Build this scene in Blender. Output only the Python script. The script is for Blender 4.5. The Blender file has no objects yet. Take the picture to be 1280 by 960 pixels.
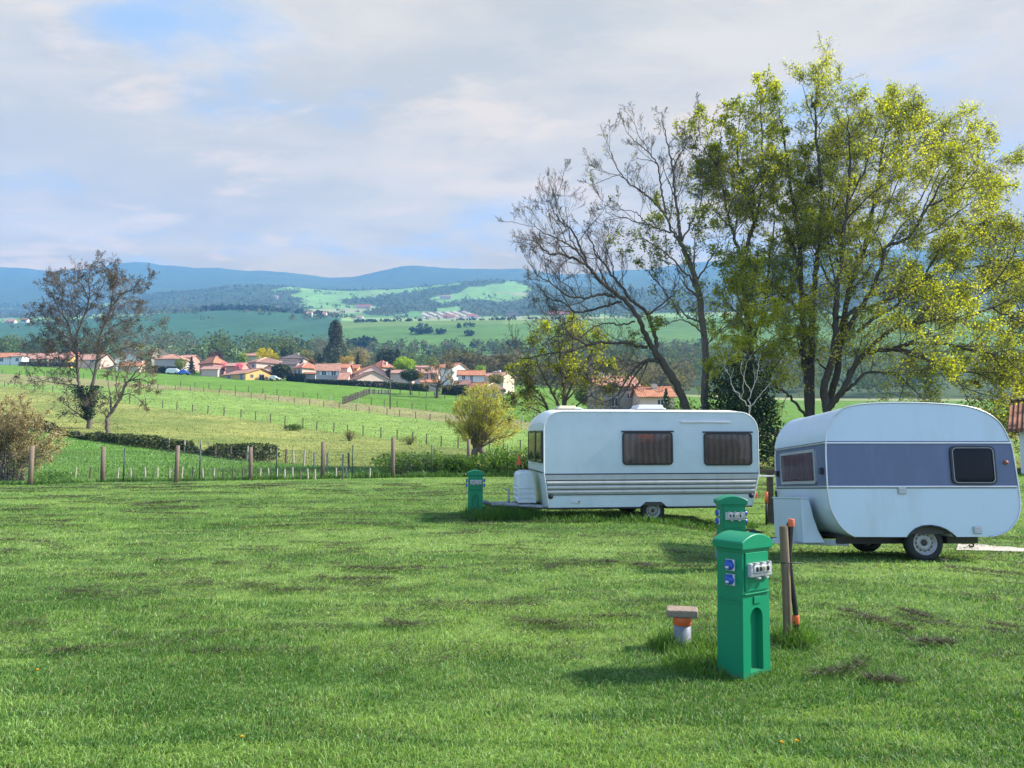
import bpy, math, random
import numpy as np
from mathutils import Vector, Matrix, Euler
R = math.radians
rng = np.random.default_rng(7)
rnd = random.Random(11)
SC = bpy.context.scene
COL = SC.collection
# ------------------------------------------------------------------ camera
F, CX, CY, H = 924.0, 640.0, 480.0, 1.77
TH = math.atan(69.0 / F)
ct, st = math.cos(TH), math.sin(TH)
cam = bpy.data.cameras.new('camera')
cam.sensor_width = 36.0
cam.lens = F / 1280.0 * 36.0
cam.clip_start = 0.1
cam.clip_end = 20000
camo = bpy.data.objects.new('camera', cam)
COL.objects.link(camo)
camo.location = (0, 0, H)
camo.rotation_euler = (math.pi / 2 + TH, 0, 0)
SC.camera = camo


def at(px, py, Y):
    a = (px - CX) / F
    b = (CY - py) / F
    t = Y / (ct - st * b)
    return Vector((a * t, Y, H + (st + ct * b) * t))


def g_of(py):
    b = (CY - py) / F
    return (st + ct * b) / (ct - st * b)


def py_of(z, Y):
    # inverse of g_of
    g = (z - H) / Y
    b = (g * ct - st) / (ct + g * st)
    return CY - F * b


def sstep(a, b, x):
    t = np.clip((x - a) / (b - a), 0, 1)
    return t * t * (3 - 2 * t)


# ------------------------------------------------------------------ noise
_P = np.random.default_rng(3).random((512, 512))


def vnoise(x, y):
    xi = np.floor(x).astype(int)
    yi = np.floor(y).astype(int)
    fx = x - xi
    fy = y - yi
    fx = fx * fx * (3 - 2 * fx)
    fy = fy * fy * (3 - 2 * fy)
    a = _P[xi % 512, yi % 512]
    b = _P[(xi + 1) % 512, yi % 512]
    c = _P[xi % 512, (yi + 1) % 512]
    d = _P[(xi + 1) % 512, (yi + 1) % 512]
    return (a * (1 - fx) + b * fx) * (1 - fy) + (c * (1 - fx) + d * fx) * fy


def fbm(x, y, o=4):
    s = 0
    w = 0.5
    n = 0
    for i in range(o):
        s = s + w * vnoise(x * 2 ** i + 17.3 * i, y * 2 ** i + 9.1 * i)
        n += w
        w *= 0.5
    return s / n


# ------------------------------------------------------------------ terrain
PXC = [-500, 0, 90, 180, 300, 380, 440, 530, 600, 650, 700, 800, 1000, 1280, 1800]
NEARC = [-500, 0, 200, 340, 500, 640, 800, 1000, 1280, 1800]
NEAR = {
    34: [py_of(0, 34)] * 10,
    50: [560, 562, 570, 575, 578, 580, 581, 581, 580, 580],
    65: [540, 541, 552, 560, 567, 569, 571, 572, 572, 572],
    80: [524, 526, 535, 545, 553, 560, 562, 564, 564, 564],
    100: [508, 510, 517, 527, 537, 545, 550, 553, 553, 553],
    130: [491, 493, 497, 506, 517, 524, 532, 538, 538, 538],
    160: [478, 480, 485, 493, 502, 509, 520, 527, 527, 527],
    200: [465, 467, 474, 481, 488, 495, 508, 516, 516, 516],
    240: [456, 458, 467, 473, 479, 486, 500, 508, 508, 508],
    290: [450, 453, 462, 467, 473, 480, 494, 502, 502, 502],
}
FAR = {
    #      -500  0    90   180  300  380  440  530  600  650  700  800  1000 1280 1800
    350: [447, 451, 456, 461, 466, 469, 472, 475, 477, 480, 483, 489, 495, 496, 496],
    450: [440, 446, 448, 452, 456, 459, 461, 463, 464, 465, 466, 468, 470, 470, 470],
    600: [432, 436, 437, 438, 444, 446, 446, 445, 445, 446, 446, 447, 448, 448, 448],
    800: [424, 424, 424, 424, 428, 430, 426, 420, 420, 420, 420, 420, 418, 418, 418],
    1000: [414, 414, 412, 409, 404, 407, 403, 401, 400, 400, 399, 397, 396, 396, 396],
    1200: [407, 405, 400, 393, 386, 392, 400, 401, 401, 400, 399, 398, 397, 397, 397],
    1500: [402, 401, 398, 392, 391, 393, 396, 397, 396, 395, 394, 392, 389, 386, 386],
    1900: [396, 396, 394, 385, 378, 379, 382, 379, 376, 376, 376, 376, 372, 368, 366],
    2300: [391, 391, 388, 371, 357, 359, 364, 358, 350, 351, 361, 364, 360, 350, 348],
    2800: [374, 374, 372, 368, 364, 366, 368, 364, 360, 360, 362, 362, 350, 335, 332],
    3300: [356, 352, 352, 352, 352, 355, 358, 352, 348, 350, 354, 350, 336, 320, 316],
    3900: [338, 334, 336, 332, 338, 340, 344, 334, 336, 336, 344, 336, 318, 303, 300],
}
_gp = np.arange(-520, 1822, 2.0)
_ys = np.concatenate([np.linspace(26, 60, 35), np.exp(np.linspace(math.log(61), math.log(300), 90)),
                      np.exp(np.linspace(math.log(305), math.log(3900), 190))])
rows_y = sorted(NEAR) + sorted(FAR)
tab = []
for y in rows_y:
    if y in NEAR:
        r = np.interp(_gp, NEARC, NEAR[y])
    else:
        r = np.interp(_gp, PXC, FAR[y])
    k = np.exp(-0.5 * (np.arange(-30, 31) / (11.0 if y < 1500 else 7.0)) ** 2)
    k /= k.sum()
    r = np.convolve(np.pad(r, 30, mode='edge'), k, mode='valid')
    if y == 3900:
        r = r + 7 * (fbm(_gp / 45.0, _gp * 0 + 3.3, 5) - 0.5) - 6 * np.exp(-((_gp - 505) / 30.0) ** 2)
        r = r - 5 * np.exp(-((_gp - 155) / 32.0) ** 2) + 4 * np.exp(-((_gp - 420) / 34.0) ** 2) + 3 * np.exp(-((_gp - 60) / 26.0) ** 2)
    if y == 2300:
        r = r + 5 * (fbm(_gp / 50.0, _gp * 0 + 7.7, 4) - 0.5)
    tab.append(r)
tab = np.array(tab)
_G = np.empty((len(_ys), len(_gp)))
ly = np.log(np.array(rows_y, float))
for i in range(len(_gp)):
    _G[:, i] = np.interp(np.log(_ys), ly, tab[:, i])
# smooth along distance
_Gs = _G.copy()
for it in range(6):
    _Gs[1:-1] = 0.25 * _Gs[:-2] + 0.5 * _Gs[1:-1] + 0.25 * _Gs[2:]
_G = _Gs
_Z = H + _ys[:, None] * g_of(_G)
_flat = 1 - sstep(33.0, 38.0, _ys)[:, None]
_Z = _Z * (1 - _flat)
_G = py_of(_Z, _ys[:, None])


def lawn_z(X, Y):
    X = np.asarray(X, float)
    Y = np.asarray(Y, float)
    d = -0.22 * sstep(10.6, 13.8, Y) * (1 - sstep(15, 25, Y)) * sstep(2.6, 4.6, X)
    return d + 0.03 * (fbm(X * 0.9 + 40, Y * 0.9 + 40, 3) - 0.5) * (1 - sstep(20, 26, Y))


def _samp(px, Y):
    u = np.clip((px - _gp[0]) / 2.0, 0, len(_gp) - 1.001)
    v = np.clip(np.interp(Y, _ys, np.arange(len(_ys))), 0, len(_ys) - 1.001)
    i = u.astype(int)
    j = v.astype(int)
    fu = u - i
    fv = v - j
    return (_Z[j, i] * (1 - fu) + _Z[j, i + 1] * fu) * (1 - fv) + (_Z[j + 1, i] * (1 - fu) + _Z[j + 1, i + 1] * fu) * fv


def fence_Y(px):
    return np.interp(px, [-1500, 0, 490, 650, 900, 3000], [28.7, 28.7, 33.4, 34.6, 34.6, 34.6])


def ground(X, Y):
    X = np.atleast_1d(np.asarray(X, float))
    Y = np.atleast_1d(np.asarray(Y, float))
    px = CX + F * X / Y * 0.9965
    return np.where(Y < fence_Y(px), lawn_z(X, Y), _samp(px, Y))


def gz(X, Y):
    return float(ground(X, Y)[0])


def hit(px, py):
    """first point of the ground under a pixel"""
    if py > 597:
        lo = H * 1.0 / max(-g_of(py), 1e-6)
        if lo < fence_Y(px):
            p = at(px, py, lo)
            p.z = gz(p.x, p.y)
            return p
    col = np.array([np.interp(px, _gp, _G[j]) for j in range(len(_ys))])
    idx = np.where((col <= py) & (_ys > 28))[0]
    j = idx[0] if len(idx) else len(_ys) - 1
    if j > 0 and col[j - 1] != col[j]:
        t = (col[j - 1] - py) / (col[j - 1] - col[j])
        Y = _ys[j - 1] + t * (_ys[j] - _ys[j - 1])
    else:
        Y = _ys[j]
    return at(px, py, Y)


# ------------------------------------------------------------------ materials
def new_mat(name):
    m = bpy.data.materials.new(name)
    m.use_nodes = True
    return m, m.node_tree, m.node_tree.nodes['Principled BSDF']


def lk(nt, a, b):
    nt.links.new(a, b)


def simple(name, col, rough=0.6, metal=0.0, spec=0.5, var=0.12, nscale=6.0, bump=0.0, bscale=60.0, dirt=None, coat=0.0):
    m, nt, b = new_mat(name)
    b.inputs['Roughness'].default_value = rough
    b.inputs['Metallic'].default_value = metal
    b.inputs['Specular IOR Level'].default_value = spec
    b.inputs['Coat Weight'].default_value = coat
    tc = nt.nodes.new('ShaderNodeTexCoord')
    n = nt.nodes.new('ShaderNodeTexNoise')
    n.inputs['Scale'].default_value = nscale
    n.inputs['Detail'].default_value = 6
    lk(nt, tc.outputs['Object'], n.inputs['Vector'])
    mx = nt.nodes.new('ShaderNodeMix')
    mx.data_type = 'RGBA'
    mx.inputs[6].default_value = (*[c * (1 - var) for c in col], 1)
    mx.inputs[7].default_value = (*[min(1, c * (1 + var)) for c in col], 1)
    lk(nt, n.outputs['Fac'], mx.inputs[0])
    out = mx.outputs[2]
    if dirt:
        n2 = nt.nodes.new('ShaderNodeTexNoise')
        n2.inputs['Scale'].default_value = dirt[1]
        n2.inputs['Detail'].default_value = 8
        n2.inputs['Roughness'].default_value = 0.7
        mp = nt.nodes.new('ShaderNodeMapping')
        mp.inputs['Scale'].default_value = (1.6, 1.6, 0.35)
        lk(nt, tc.outputs['Object'], mp.inputs[0])
        lk(nt, mp.outputs[0], n2.inputs['Vector'])
        rp = nt.nodes.new('ShaderNodeMapRange')
        rp.inputs[1].default_value = 0.5
        rp.inputs[2].default_value = 0.8
        rp.inputs[4].default_value = dirt[2]
        lk(nt, n2.outputs['Fac'], rp.inputs[0])
        m2 = nt.nodes.new('ShaderNodeMix')
        m2.data_type = 'RGBA'
        m2.inputs[7].default_value = (*dirt[0], 1)
        lk(nt, rp.outputs[0], m2.inputs[0])
        lk(nt, out, m2.inputs[6])
        out = m2.outputs[2]
    lk(nt, out, b.inputs['Base Color'])
    if bump:
        nb = nt.nodes.new('ShaderNodeTexNoise')
        nb.inputs['Scale'].default_value = bscale
        nb.inputs['Detail'].default_value = 4
        lk(nt, tc.outputs['Object'], nb.inputs['Vector'])
        bp = nt.nodes.new('ShaderNodeBump')
        bp.inputs['Strength'].default_value = bump
        bp.inputs['Distance'].default_value = 0.02
        lk(nt, nb.outputs['Fac'], bp.inputs['Height'])
        lk(nt, bp.outputs[0], b.inputs['Normal'])
    return m


def leafmat(name, trans=0.4, rough=0.55, spec=0.3, gain=1.5):
    m, nt, b = new_mat(name)
    at_ = nt.nodes.new('ShaderNodeAttribute')
    at_.attribute_name = 'tint'
    lk(nt, at_.outputs['Color'], b.inputs['Base Color'])
    b.inputs['Roughness'].default_value = rough
    b.inputs['Specular IOR Level'].default_value = spec
    tr = nt.nodes.new('ShaderNodeBsdfTranslucent')
    mul = nt.nodes.new('ShaderNodeMix')
    mul.data_type = 'RGBA'
    mul.blend_type = 'MULTIPLY'
    mul.inputs[0].default_value = 1
    mul.inputs[7].default_value = (gain * 1.05, gain, gain * 0.6, 1)
    lk(nt, at_.outputs['Color'], mul.inputs[6])
    lk(nt, mul.outputs[2], tr.inputs['Color'])
    ms = nt.nodes.new('ShaderNodeMixShader')
    ms.inputs[0].default_value = trans
    lk(nt, b.outputs[0], ms.inputs[1])
    lk(nt, tr.outputs[0], ms.inputs[2])
    lk(nt, ms.outputs[0], nt.nodes['Material Output'].inputs['Surface'])
    return m


def groundmat(name, s1, s2, amt, bump=0.4, dist=0.03):
    m, nt, b = new_mat(name)
    at_ = nt.nodes.new('ShaderNodeAttribute')
    at_.attribute_name = 'tint'
    tc = nt.nodes.new('ShaderNodeTexCoord')
    n1 = nt.nodes.new('ShaderNodeTexNoise')
    n1.inputs['Scale'].default_value = s1
    n1.inputs['Detail'].default_value = 8
    n1.inputs['Roughness'].default_value = 0.65
    n2 = nt.nodes.new('ShaderNodeTexNoise')
    n2.inputs['Scale'].default_value = s2
    n2.inputs['Detail'].default_value = 6
    for n in (n1, n2):
        lk(nt, tc.outputs['Object'], n.inputs['Vector'])
    ad = nt.nodes.new('ShaderNodeMath')
    ad.operation = 'ADD'
    lk(nt, n1.outputs['Fac'], ad.inputs[0])
    lk(nt, n2.outputs['Fac'], ad.inputs[1])
    mr = nt.nodes.new('ShaderNodeMapRange')
    mr.inputs[1].default_value = 0.7
    mr.inputs[2].default_value = 1.3
    mr.inputs[3].default_value = 1 - amt
    mr.inputs[4].default_value = 1 + amt
    lk(nt, ad.outputs[0], mr.inputs[0])
    mul = nt.nodes.new('ShaderNodeVectorMath')
    mul.operation = 'SCALE'
    lk(nt, at_.outputs['Color'], mul.inputs[0])
    lk(nt, mr.outputs[0], mul.inputs['Scale'])
    lk(nt, mul.outputs[0], b.inputs['Base Color'])
    b.inputs['Roughness'].default_value = 0.9
    b.inputs['Specular IOR Level'].default_value = 0.1
    if bump:
        bp = nt.nodes.new('ShaderNodeBump')
        bp.inputs['Strength'].default_value = bump
        bp.inputs['Distance'].default_value = dist
        lk(nt, n1.outputs['Fac'], bp.inputs['Height'])
        lk(nt, bp.outputs[0], b.inputs['Normal'])
    return m


def glassmat(name, tint, refl=0.25):
    m, nt, b = new_mat(name)
    nt.nodes.remove(b)
    t = nt.nodes.new('ShaderNodeBsdfTransparent')
    t.inputs[0].default_value = (*tint, 1)
    g = nt.nodes.new('ShaderNodeBsdfGlossy')
    g.inputs['Roughness'].default_value = 0.06
    g.inputs['Color'].default_value = (0.8, 0.8, 0.8, 1)
    tcg = nt.nodes.new('ShaderNodeTexCoord')
    ng = nt.nodes.new('ShaderNodeTexNoise')
    ng.inputs['Scale'].default_value = 3.5
    ng.inputs['Detail'].default_value = 3
    lk(nt, tcg.outputs['Object'], ng.inputs['Vector'])
    bg_ = nt.nodes.new('ShaderNodeBump')
    bg_.inputs['Strength'].default_value = 0.25
    bg_.inputs['Distance'].default_value = 0.03
    lk(nt, ng.outputs['Fac'], bg_.inputs['Height'])
    lk(nt, bg_.outputs[0], g.inputs['Normal'])
    lw = nt.nodes.new('ShaderNodeLayerWeight')
    lw.inputs[0].default_value = refl
    ms = nt.nodes.new('ShaderNodeMixShader')
    lk(nt, lw.outputs['Fresnel'], ms.inputs[0])
    lk(nt, t.outputs[0], ms.inputs[1])
    lk(nt, g.outputs[0], ms.inputs[2])
    lk(nt, ms.outputs[0], nt.nodes['Material Output'].inputs['Surface'])
    return m


def striped(name, col, col2, scale, axis='X', rough=0.7, bump=0.5, dist=0.03, spec=0.3, prof='SIN', nvar=0.25):
    m, nt, b = new_mat(name)
    b.inputs['Roughness'].default_value = rough
    b.inputs['Specular IOR Level'].default_value = spec
    tc = nt.nodes.new('ShaderNodeTexCoord')
    w = nt.nodes.new('ShaderNodeTexWave')
    w.wave_type = 'BANDS'
    w.bands_direction = axis
    w.wave_profile = prof
    w.inputs['Scale'].default_value = scale
    w.inputs['Distortion'].default_value = 2.5 if 'curtain' in name else 0.3
    n = nt.nodes.new('ShaderNodeTexNoise')
    n.inputs['Scale'].default_value = 1.3
    n.inputs['Detail'].default_value = 8
    n.inputs['Roughness'].default_value = 0.7
    lk(nt, tc.outputs['Object'], w.inputs['Vector'])
    lk(nt, tc.outputs['Object'], n.inputs['Vector'])
    mx = nt.nodes.new('ShaderNodeMix')
    mx.data_type = 'RGBA'
    mx.inputs[6].default_value = (*col2, 1)
    mx.inputs[7].default_value = (*col, 1)
    lk(nt, w.outputs['Fac'], mx.inputs[0])
    mr = nt.nodes.new('ShaderNodeMapRange')
    mr.inputs[1].default_value = 0.3
    mr.inputs[2].default_value = 0.7
    mr.inputs[3].default_value = 1 - nvar
    mr.inputs[4].default_value = 1 + nvar
    lk(nt, n.outputs['Fac'], mr.inputs[0])
    mul = nt.nodes.new('ShaderNodeVectorMath')
    mul.operation = 'SCALE'
    lk(nt, mx.outputs[2], mul.inputs[0])
    lk(nt, mr.outputs[0], mul.inputs['Scale'])
    lk(nt, mul.outputs[0], b.inputs['Base Color'])
    bp = nt.nodes.new('ShaderNodeBump')
    bp.inputs['Strength'].default_value = bump
    bp.inputs['Distance'].default_value = dist
    lk(nt, w.outputs['Fac'], bp.inputs['Height'])
    lk(nt, bp.outputs[0], b.inputs['Normal'])
    return m


# ------------------------------------------------------------------ mesh helpers
def tag(o, label=None, cat=None, group=None, kind=None):
    if label:
        o['label'] = label
    if cat:
        o['category'] = cat
    if group:
        o['group'] = group
    if kind:
        o['kind'] = kind
    return o


def empty(name, loc, label, cat, rz=0, group=None, rot=None):
    o = bpy.data.objects.new(name, None)
    COL.objects.link(o)
    o.location = loc
    o.rotation_euler = rot if rot else (0, 0, rz)
    o.empty_display_size = 0.2
    return tag(o, label, cat, group)


def link(name, me, parent=None):
    o = bpy.data.objects.new(name, me)
    COL.objects.link(o)
    if parent is not None:
        o.parent = parent
    return o


def copy_tree(o, parent=None):
    c = o.copy()
    COL.objects.link(c)
    if parent is not None:
        c.parent = parent
    for ch in list(o.children):
        copy_tree(ch, c)
    return c


def np_mesh(name, V, faces_n, idx, mat, tint=None, smooth=False):
    """V (n,3); faces_n: verts per face (int or array); idx flat loop indices"""
    me = bpy.data.meshes.new(name)
    V = np.asarray(V, np.float32)
    idx = np.asarray(idx, np.int32).ravel()
    me.vertices.add(len(V))
    me.vertices.foreach_set('co', V.ravel())
    me.loops.add(len(idx))
    me.loops.foreach_set('vertex_index', idx)
    if np.isscalar(faces_n):
        nf = len(idx) // faces_n
        tot = np.full(nf, faces_n, np.int32)
    else:
        tot = np.asarray(faces_n, np.int32)
        nf = len(tot)
    start = np.concatenate([[0], np.cumsum(tot)[:-1]]).astype(np.int32)
    me.polygons.add(nf)
    me.polygons.foreach_set('loop_start', start)
    if smooth:
        me.polygons.foreach_set('use_smooth', np.ones(nf, bool))
    me.update(calc_edges=True)
    me.validate()
    if tint is not None:
        ca = me.attributes.new('tint', 'FLOAT_COLOR', 'POINT')
        c4 = np.ones((len(V), 4), np.float32)
        c4[:, :3] = tint
        ca.data.foreach_set('color', c4.ravel())
    if mat:
        me.materials.append(mat)
    return me


class MB:
    def __init__(s):
        s.v = []
        s.f = []
        s.m = []
        s.sm = []

    def add(s, vs, fs, mi=0, smooth=False):
        o = len(s.v)
        s.v += [tuple(p) for p in vs]
        s.f += [tuple(i + o for i in f) for f in fs]
        s.m += [mi] * len(fs)
        s.sm += [smooth] * len(fs)
        return s

    def box(s, c, d, rz=0, mi=0, M=None, taper=1.0):
        x, y, z = d[0] / 2, d[1] / 2, d[2] / 2
        vs = []
        for sz in (-1, 1):
            k = taper if sz > 0 else 1
            for sx, sy in ((-1, -1), (1, -1), (1, 1), (-1, 1)):
                vs.append(Vector((sx * x * k, sy * y * k, sz * z)))
        if M is None:
            M = Matrix.Rotation(rz, 3, 'Z')
        vs = [M @ v + Vector(c) for v in vs]
        return s.add(vs, [(3, 2, 1, 0), (4, 5, 6, 7), (0, 1, 5, 4), (1, 2, 6, 5), (2, 3, 7, 6), (3, 0, 4, 7)], mi)

    def tube(s, pts, rad, n=8, mi=0, cap=True, smooth=True):
        pts = [Vector(p) for p in pts]
        if not hasattr(rad, '__len__'):
            rad = [rad] * len(pts)
        k = len(pts)
        vs = []
        ref = None
        for i in range(k):
            t = (pts[min(i + 1, k - 1)] - pts[max(i - 1, 0)])
            if t.length < 1e-9:
                t = Vector((0, 0, 1))
            t.normalize()
            if ref is None:
                ref = Vector((0, 0, 1)) if abs(t.z) < 0.9 else Vector((1, 0, 0))
            u = ref - t * ref.dot(t)
            if u.length < 1e-6:
                u = t.orthogonal()
            u.normalize()
            w = t.cross(u)
            ref = u
            r = rad[i]
            for j in range(n):
                a = 2 * math.pi * j / n
                vs.append(pts[i] + u * (math.cos(a) * r) + w * (math.sin(a) * r))
        fs = []
        for i in range(k - 1):
            for j in range(n):
                j2 = (j + 1) % n
                fs.append((i * n + j, i * n + j2, (i + 1) * n + j2, (i + 1) * n + j))
        s.add(vs, fs, mi, smooth)
        if cap:
            o = len(s.v) - len(vs)
            s.f += [tuple(o + j for j in reversed(range(n))), tuple(o + (k - 1) * n + j for j in range(n))]
            s.m += [mi, mi]
            s.sm += [False, False]
        return s

    def lathe(s, prof, c, axis='Y', n=28, mi=0, smooth=True):
        """prof: list of (r, h) ; revolve about axis through c"""
        vs = []
        for r, h in prof:
            for j in range(n):
                a = 2 * math.pi * j / n
                ca, sa = math.cos(a) * r, math.sin(a) * r
                if axis == 'Y':
                    p = (c[0] + ca, c[1] + h, c[2] + sa)
                elif axis == 'X':
                    p = (c[0] + h, c[1] + ca, c[2] + sa)
                else:
                    p = (c[0] + ca, c[1] + sa, c[2] + h)
                vs.append(p)
        fs = []
        for i in range(len(prof) - 1):
            for j in range(n):
                j2 = (j + 1) % n
                fs.append((i * n + j, i * n + j2, (i + 1) * n + j2, (i + 1) * n + j))
        return s.add(vs, fs, mi, smooth)

    def prism(s, poly, y0, y1, mi=0, ax='XZ'):
        """extrude a polygon given in the xz plane along y (or xy along z)"""
        n = len(poly)
        if ax == 'XZ':
            vs = [(p[0], y0, p[1]) for p in poly] + [(p[0], y1, p[1]) for p in poly]
        elif ax == 'YZ':
            vs = [(y0, p[0], p[1]) for p in poly] + [(y1, p[0], p[1]) for p in poly]
        else:
            vs = [(p[0], p[1], y0) for p in poly] + [(p[0], p[1], y1) for p in poly]
        fs = [tuple(range(n)), tuple(reversed(range(n, 2 * n)))]
        for i in range(n):
            j = (i + 1) % n
            fs.append((i, i + n, j + n, j))
        return s.add(vs, fs, mi)

    def build(s, name, mat, parent=None, bevel=0.0, seg=2, fix=True):
        me = bpy.data.meshes.new(name)
        me.from_pydata(s.v, [], s.f)
        for m in (mat if isinstance(mat, (list, tuple)) else [mat]):
            me.materials.append(m)
        me.polygons.foreach_set('material_index', s.m)
        me.polygons.foreach_set('use_smooth', s.sm)
        if fix:
            import bmesh
            bm = bmesh.new()
            bm.from_mesh(me)
            bmesh.ops.recalc_face_normals(bm, faces=bm.faces)
            bm.to_mesh(me)
            bm.free()
        me.update()
        o = link(name, me, parent)
        if bevel:
            b = o.modifiers.new('edge_round', 'BEVEL')
            b.width = bevel
            b.segments = seg
            b.limit_method = 'ANGLE'
            b.angle_limit = R(40)
        return o


def rrect(x0, x1, z0, z1, r, n=5):
    out = []
    for cx, cz, a0 in ((x1 - r, z1 - r, 0), (x0 + r, z1 - r, 90), (x0 + r, z0 + r, 180), (x1 - r, z0 + r, 270)):
        for i in range(n + 1):
            a = R(a0 + 90 * i / n)
            out.append((cx + r * math.cos(a), cz + r * math.sin(a)))
    return out


def clip_z(poly, z, keep_above):
    out = []
    n = len(poly)
    for i in range(n):
        a, b = poly[i], poly[(i + 1) % n]
        ia = (a[1] >= z) == keep_above
        ib = (b[1] >= z) == keep_above
        if ia:
            out.append(a)
        if ia != ib and abs(a[1] - b[1]) > 1e-9:
            t = (z - a[1]) / (b[1] - a[1])
            q = (a[0] + t * (b[0] - a[0]), z)
            out.append(q)
    ded = []
    for p in out:
        if not ded or (abs(p[0] - ded[-1][0]) + abs(p[1] - ded[-1][1])) > 1e-6:
            ded.append(p)
    return ded


def smooth_poly(pts, sub=4, closed=False):
    P = [Vector(p) for p in pts]
    out = []
    n = len(P)
    for i in range(n - 1 if not closed else n):
        p0 = P[(i - 1) % n] if (closed or i > 0) else P[0] * 2 - P[1]
        p1, p2 = P[i], P[(i + 1) % n]
        p3 = P[(i + 2) % n] if (closed or i + 2 < n) else p2 * 2 - p1
        for k in range(sub):
            t = k / sub
            out.append(0.5 * ((2 * p1) + (p2 - p0) * t + (2 * p0 - 5 * p1 + 4 * p2 - p3) * t * t + (3 * p1 - p0 - 3 * p2 + p3) * t ** 3))
    if not closed:
        out.append(P[-1])
    return out


def leaf_cards(P, size, col, mat, name, parent=None, aspect=0.6, updir=0.0, shape='rhomb', jit=0.35):
    """P (n,3) centres; size (n,) or scalar; col (n,3)"""
    n = len(P)
    P = np.asarray(P, float)
    size = np.broadcast_to(np.asarray(size, float), (n,)) * rng.uniform(1 - jit, 1 + jit, n)
    d = rng.normal(size=(n, 3))
    d /= np.linalg.norm(d, axis=1, keepdims=True)
    e = rng.normal(size=(n, 3))
    e[:, 2] += updir
    e -= d * np.sum(d * e, axis=1, keepdims=True)
    e /= np.linalg.norm(e, axis=1, keepdims=True) + 1e-9
    L = e * size[:, None] * 0.5
    W = d * size[:, None] * 0.5 * aspect
    nrm = np.cross(d, e) * size[:, None] * 0.12
    V = np.empty((n, 4, 3))
    V[:, 0] = P - L
    V[:, 1] = P + W + nrm
    V[:, 2] = P + L
    V[:, 3] = P - W + nrm
    tint = np.repeat(col, 4, axis=0)
    me = np_mesh(name, V.reshape(-1, 3), 4, np.arange(n * 4), mat, tint)
    return link(name, me, parent)


def mixc(a, b, t):
    a = np.asarray(a, float)
    b = np.asarray(b, float)
    t = np.asarray(t)[:, None]
    return a * (1 - t) + b * t
# ------------------------------------------------------------------ light and sky
SUN = Vector((0.99, 0.10, 0)).normalized() * math.cos(R(40)) + Vector((0, 0, math.sin(R(40))))
sl = bpy.data.lights.new('sun', 'SUN')
sl.energy = 4.4
sl.angle = R(3.0)
sl.color = (1.0, 0.93, 0.82)
so = bpy.data.objects.new('sun', sl)
COL.objects.link(so)
so.rotation_euler = SUN.to_track_quat('Z', 'Y').to_euler()
so.location = (60, 20, 60)
W = bpy.data.worlds.new('World')
SC.world = W
W.use_nodes = True
nt = W.node_tree
bg = nt.nodes['Background']
sky = nt.nodes.new('ShaderNodeTexSky')
sky.sky_type = 'NISHITA'
sky.sun_disc = False
sky.sun_elevation = R(40)
sky.sun_rotation = math.atan2(SUN.x, SUN.y)
sky.air_density = 1.0
sky.dust_density = 0.6
sky.ozone_density = 2.0
SKYS = 0.1
bg.inputs['Strength'].default_value = SKYS
tc = nt.nodes.new('ShaderNodeTexCoord')
sep = nt.nodes.new('ShaderNodeSeparateXYZ')
lk(nt, tc.outputs['Generated'], sep.inputs[0])
zz = nt.nodes.new('ShaderNodeMath')
zz.operation = 'ADD'
zz.inputs[1].default_value = 0.10
lk(nt, sep.outputs['Z'], zz.inputs[0])
zc = nt.nodes.new('ShaderNodeMath')
zc.operation = 'MAXIMUM'
zc.inputs[1].default_value = 0.03
lk(nt, zz.outputs[0], zc.inputs[0])
dv = nt.nodes.new('ShaderNodeVectorMath')
dv.operation = 'DIVIDE'
cmb = nt.nodes.new('ShaderNodeCombineXYZ')
for i in range(3):
    lk(nt, zc.outputs[0], cmb.inputs[i])
lk(nt, tc.outputs['Generated'], dv.inputs[0])
lk(nt, cmb.outputs[0], dv.inputs[1])


def cl_noise(scale, detail, rough, loc, sc=(1, 1, 1), dist=0.0):
    mp = nt.nodes.new('ShaderNodeMapping')
    mp.inputs['Location'].default_value = loc
    mp.inputs['Scale'].default_value = sc
    lk(nt, dv.outputs[0], mp.inputs[0])
    n = nt.nodes.new('ShaderNodeTexNoise')
    n.inputs['Scale'].default_value = scale
    n.inputs['Detail'].default_value = detail
    n.inputs['Roughness'].default_value = rough
    n.inputs['Distortion'].default_value = dist
    lk(nt, mp.outputs[0], n.inputs['Vector'])
    return n.outputs['Fac']


def mrange(x, a, b, c, d, smooth=True):
    n = nt.nodes.new('ShaderNodeMapRange')
    if smooth:
        n.interpolation_type = 'SMOOTHSTEP'
    n.inputs[1].default_value = a
    n.inputs[2].default_value = b
    n.inputs[3].default_value = c
    n.inputs[4].default_value = d
    lk(nt, x, n.inputs[0])
    return n.outputs[0]


def cmix(fac, a, b):
    n = nt.nodes.new('ShaderNodeMix')
    n.data_type = 'RGBA'
    lk(nt, fac, n.inputs[0])
    for i, c in ((6, a), (7, b)):
        if isinstance(c, tuple):
            n.inputs[i].default_value = (*c, 1)
        else:
            lk(nt, c, n.inputs[i])
    return n.outputs[2]


cover = mrange(cl_noise(1.15, 10, 0.60, (3.1, 0.4, 0), (1, 1.2, 1)), 0.33, 0.50, 0.22, 0.98)
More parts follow.
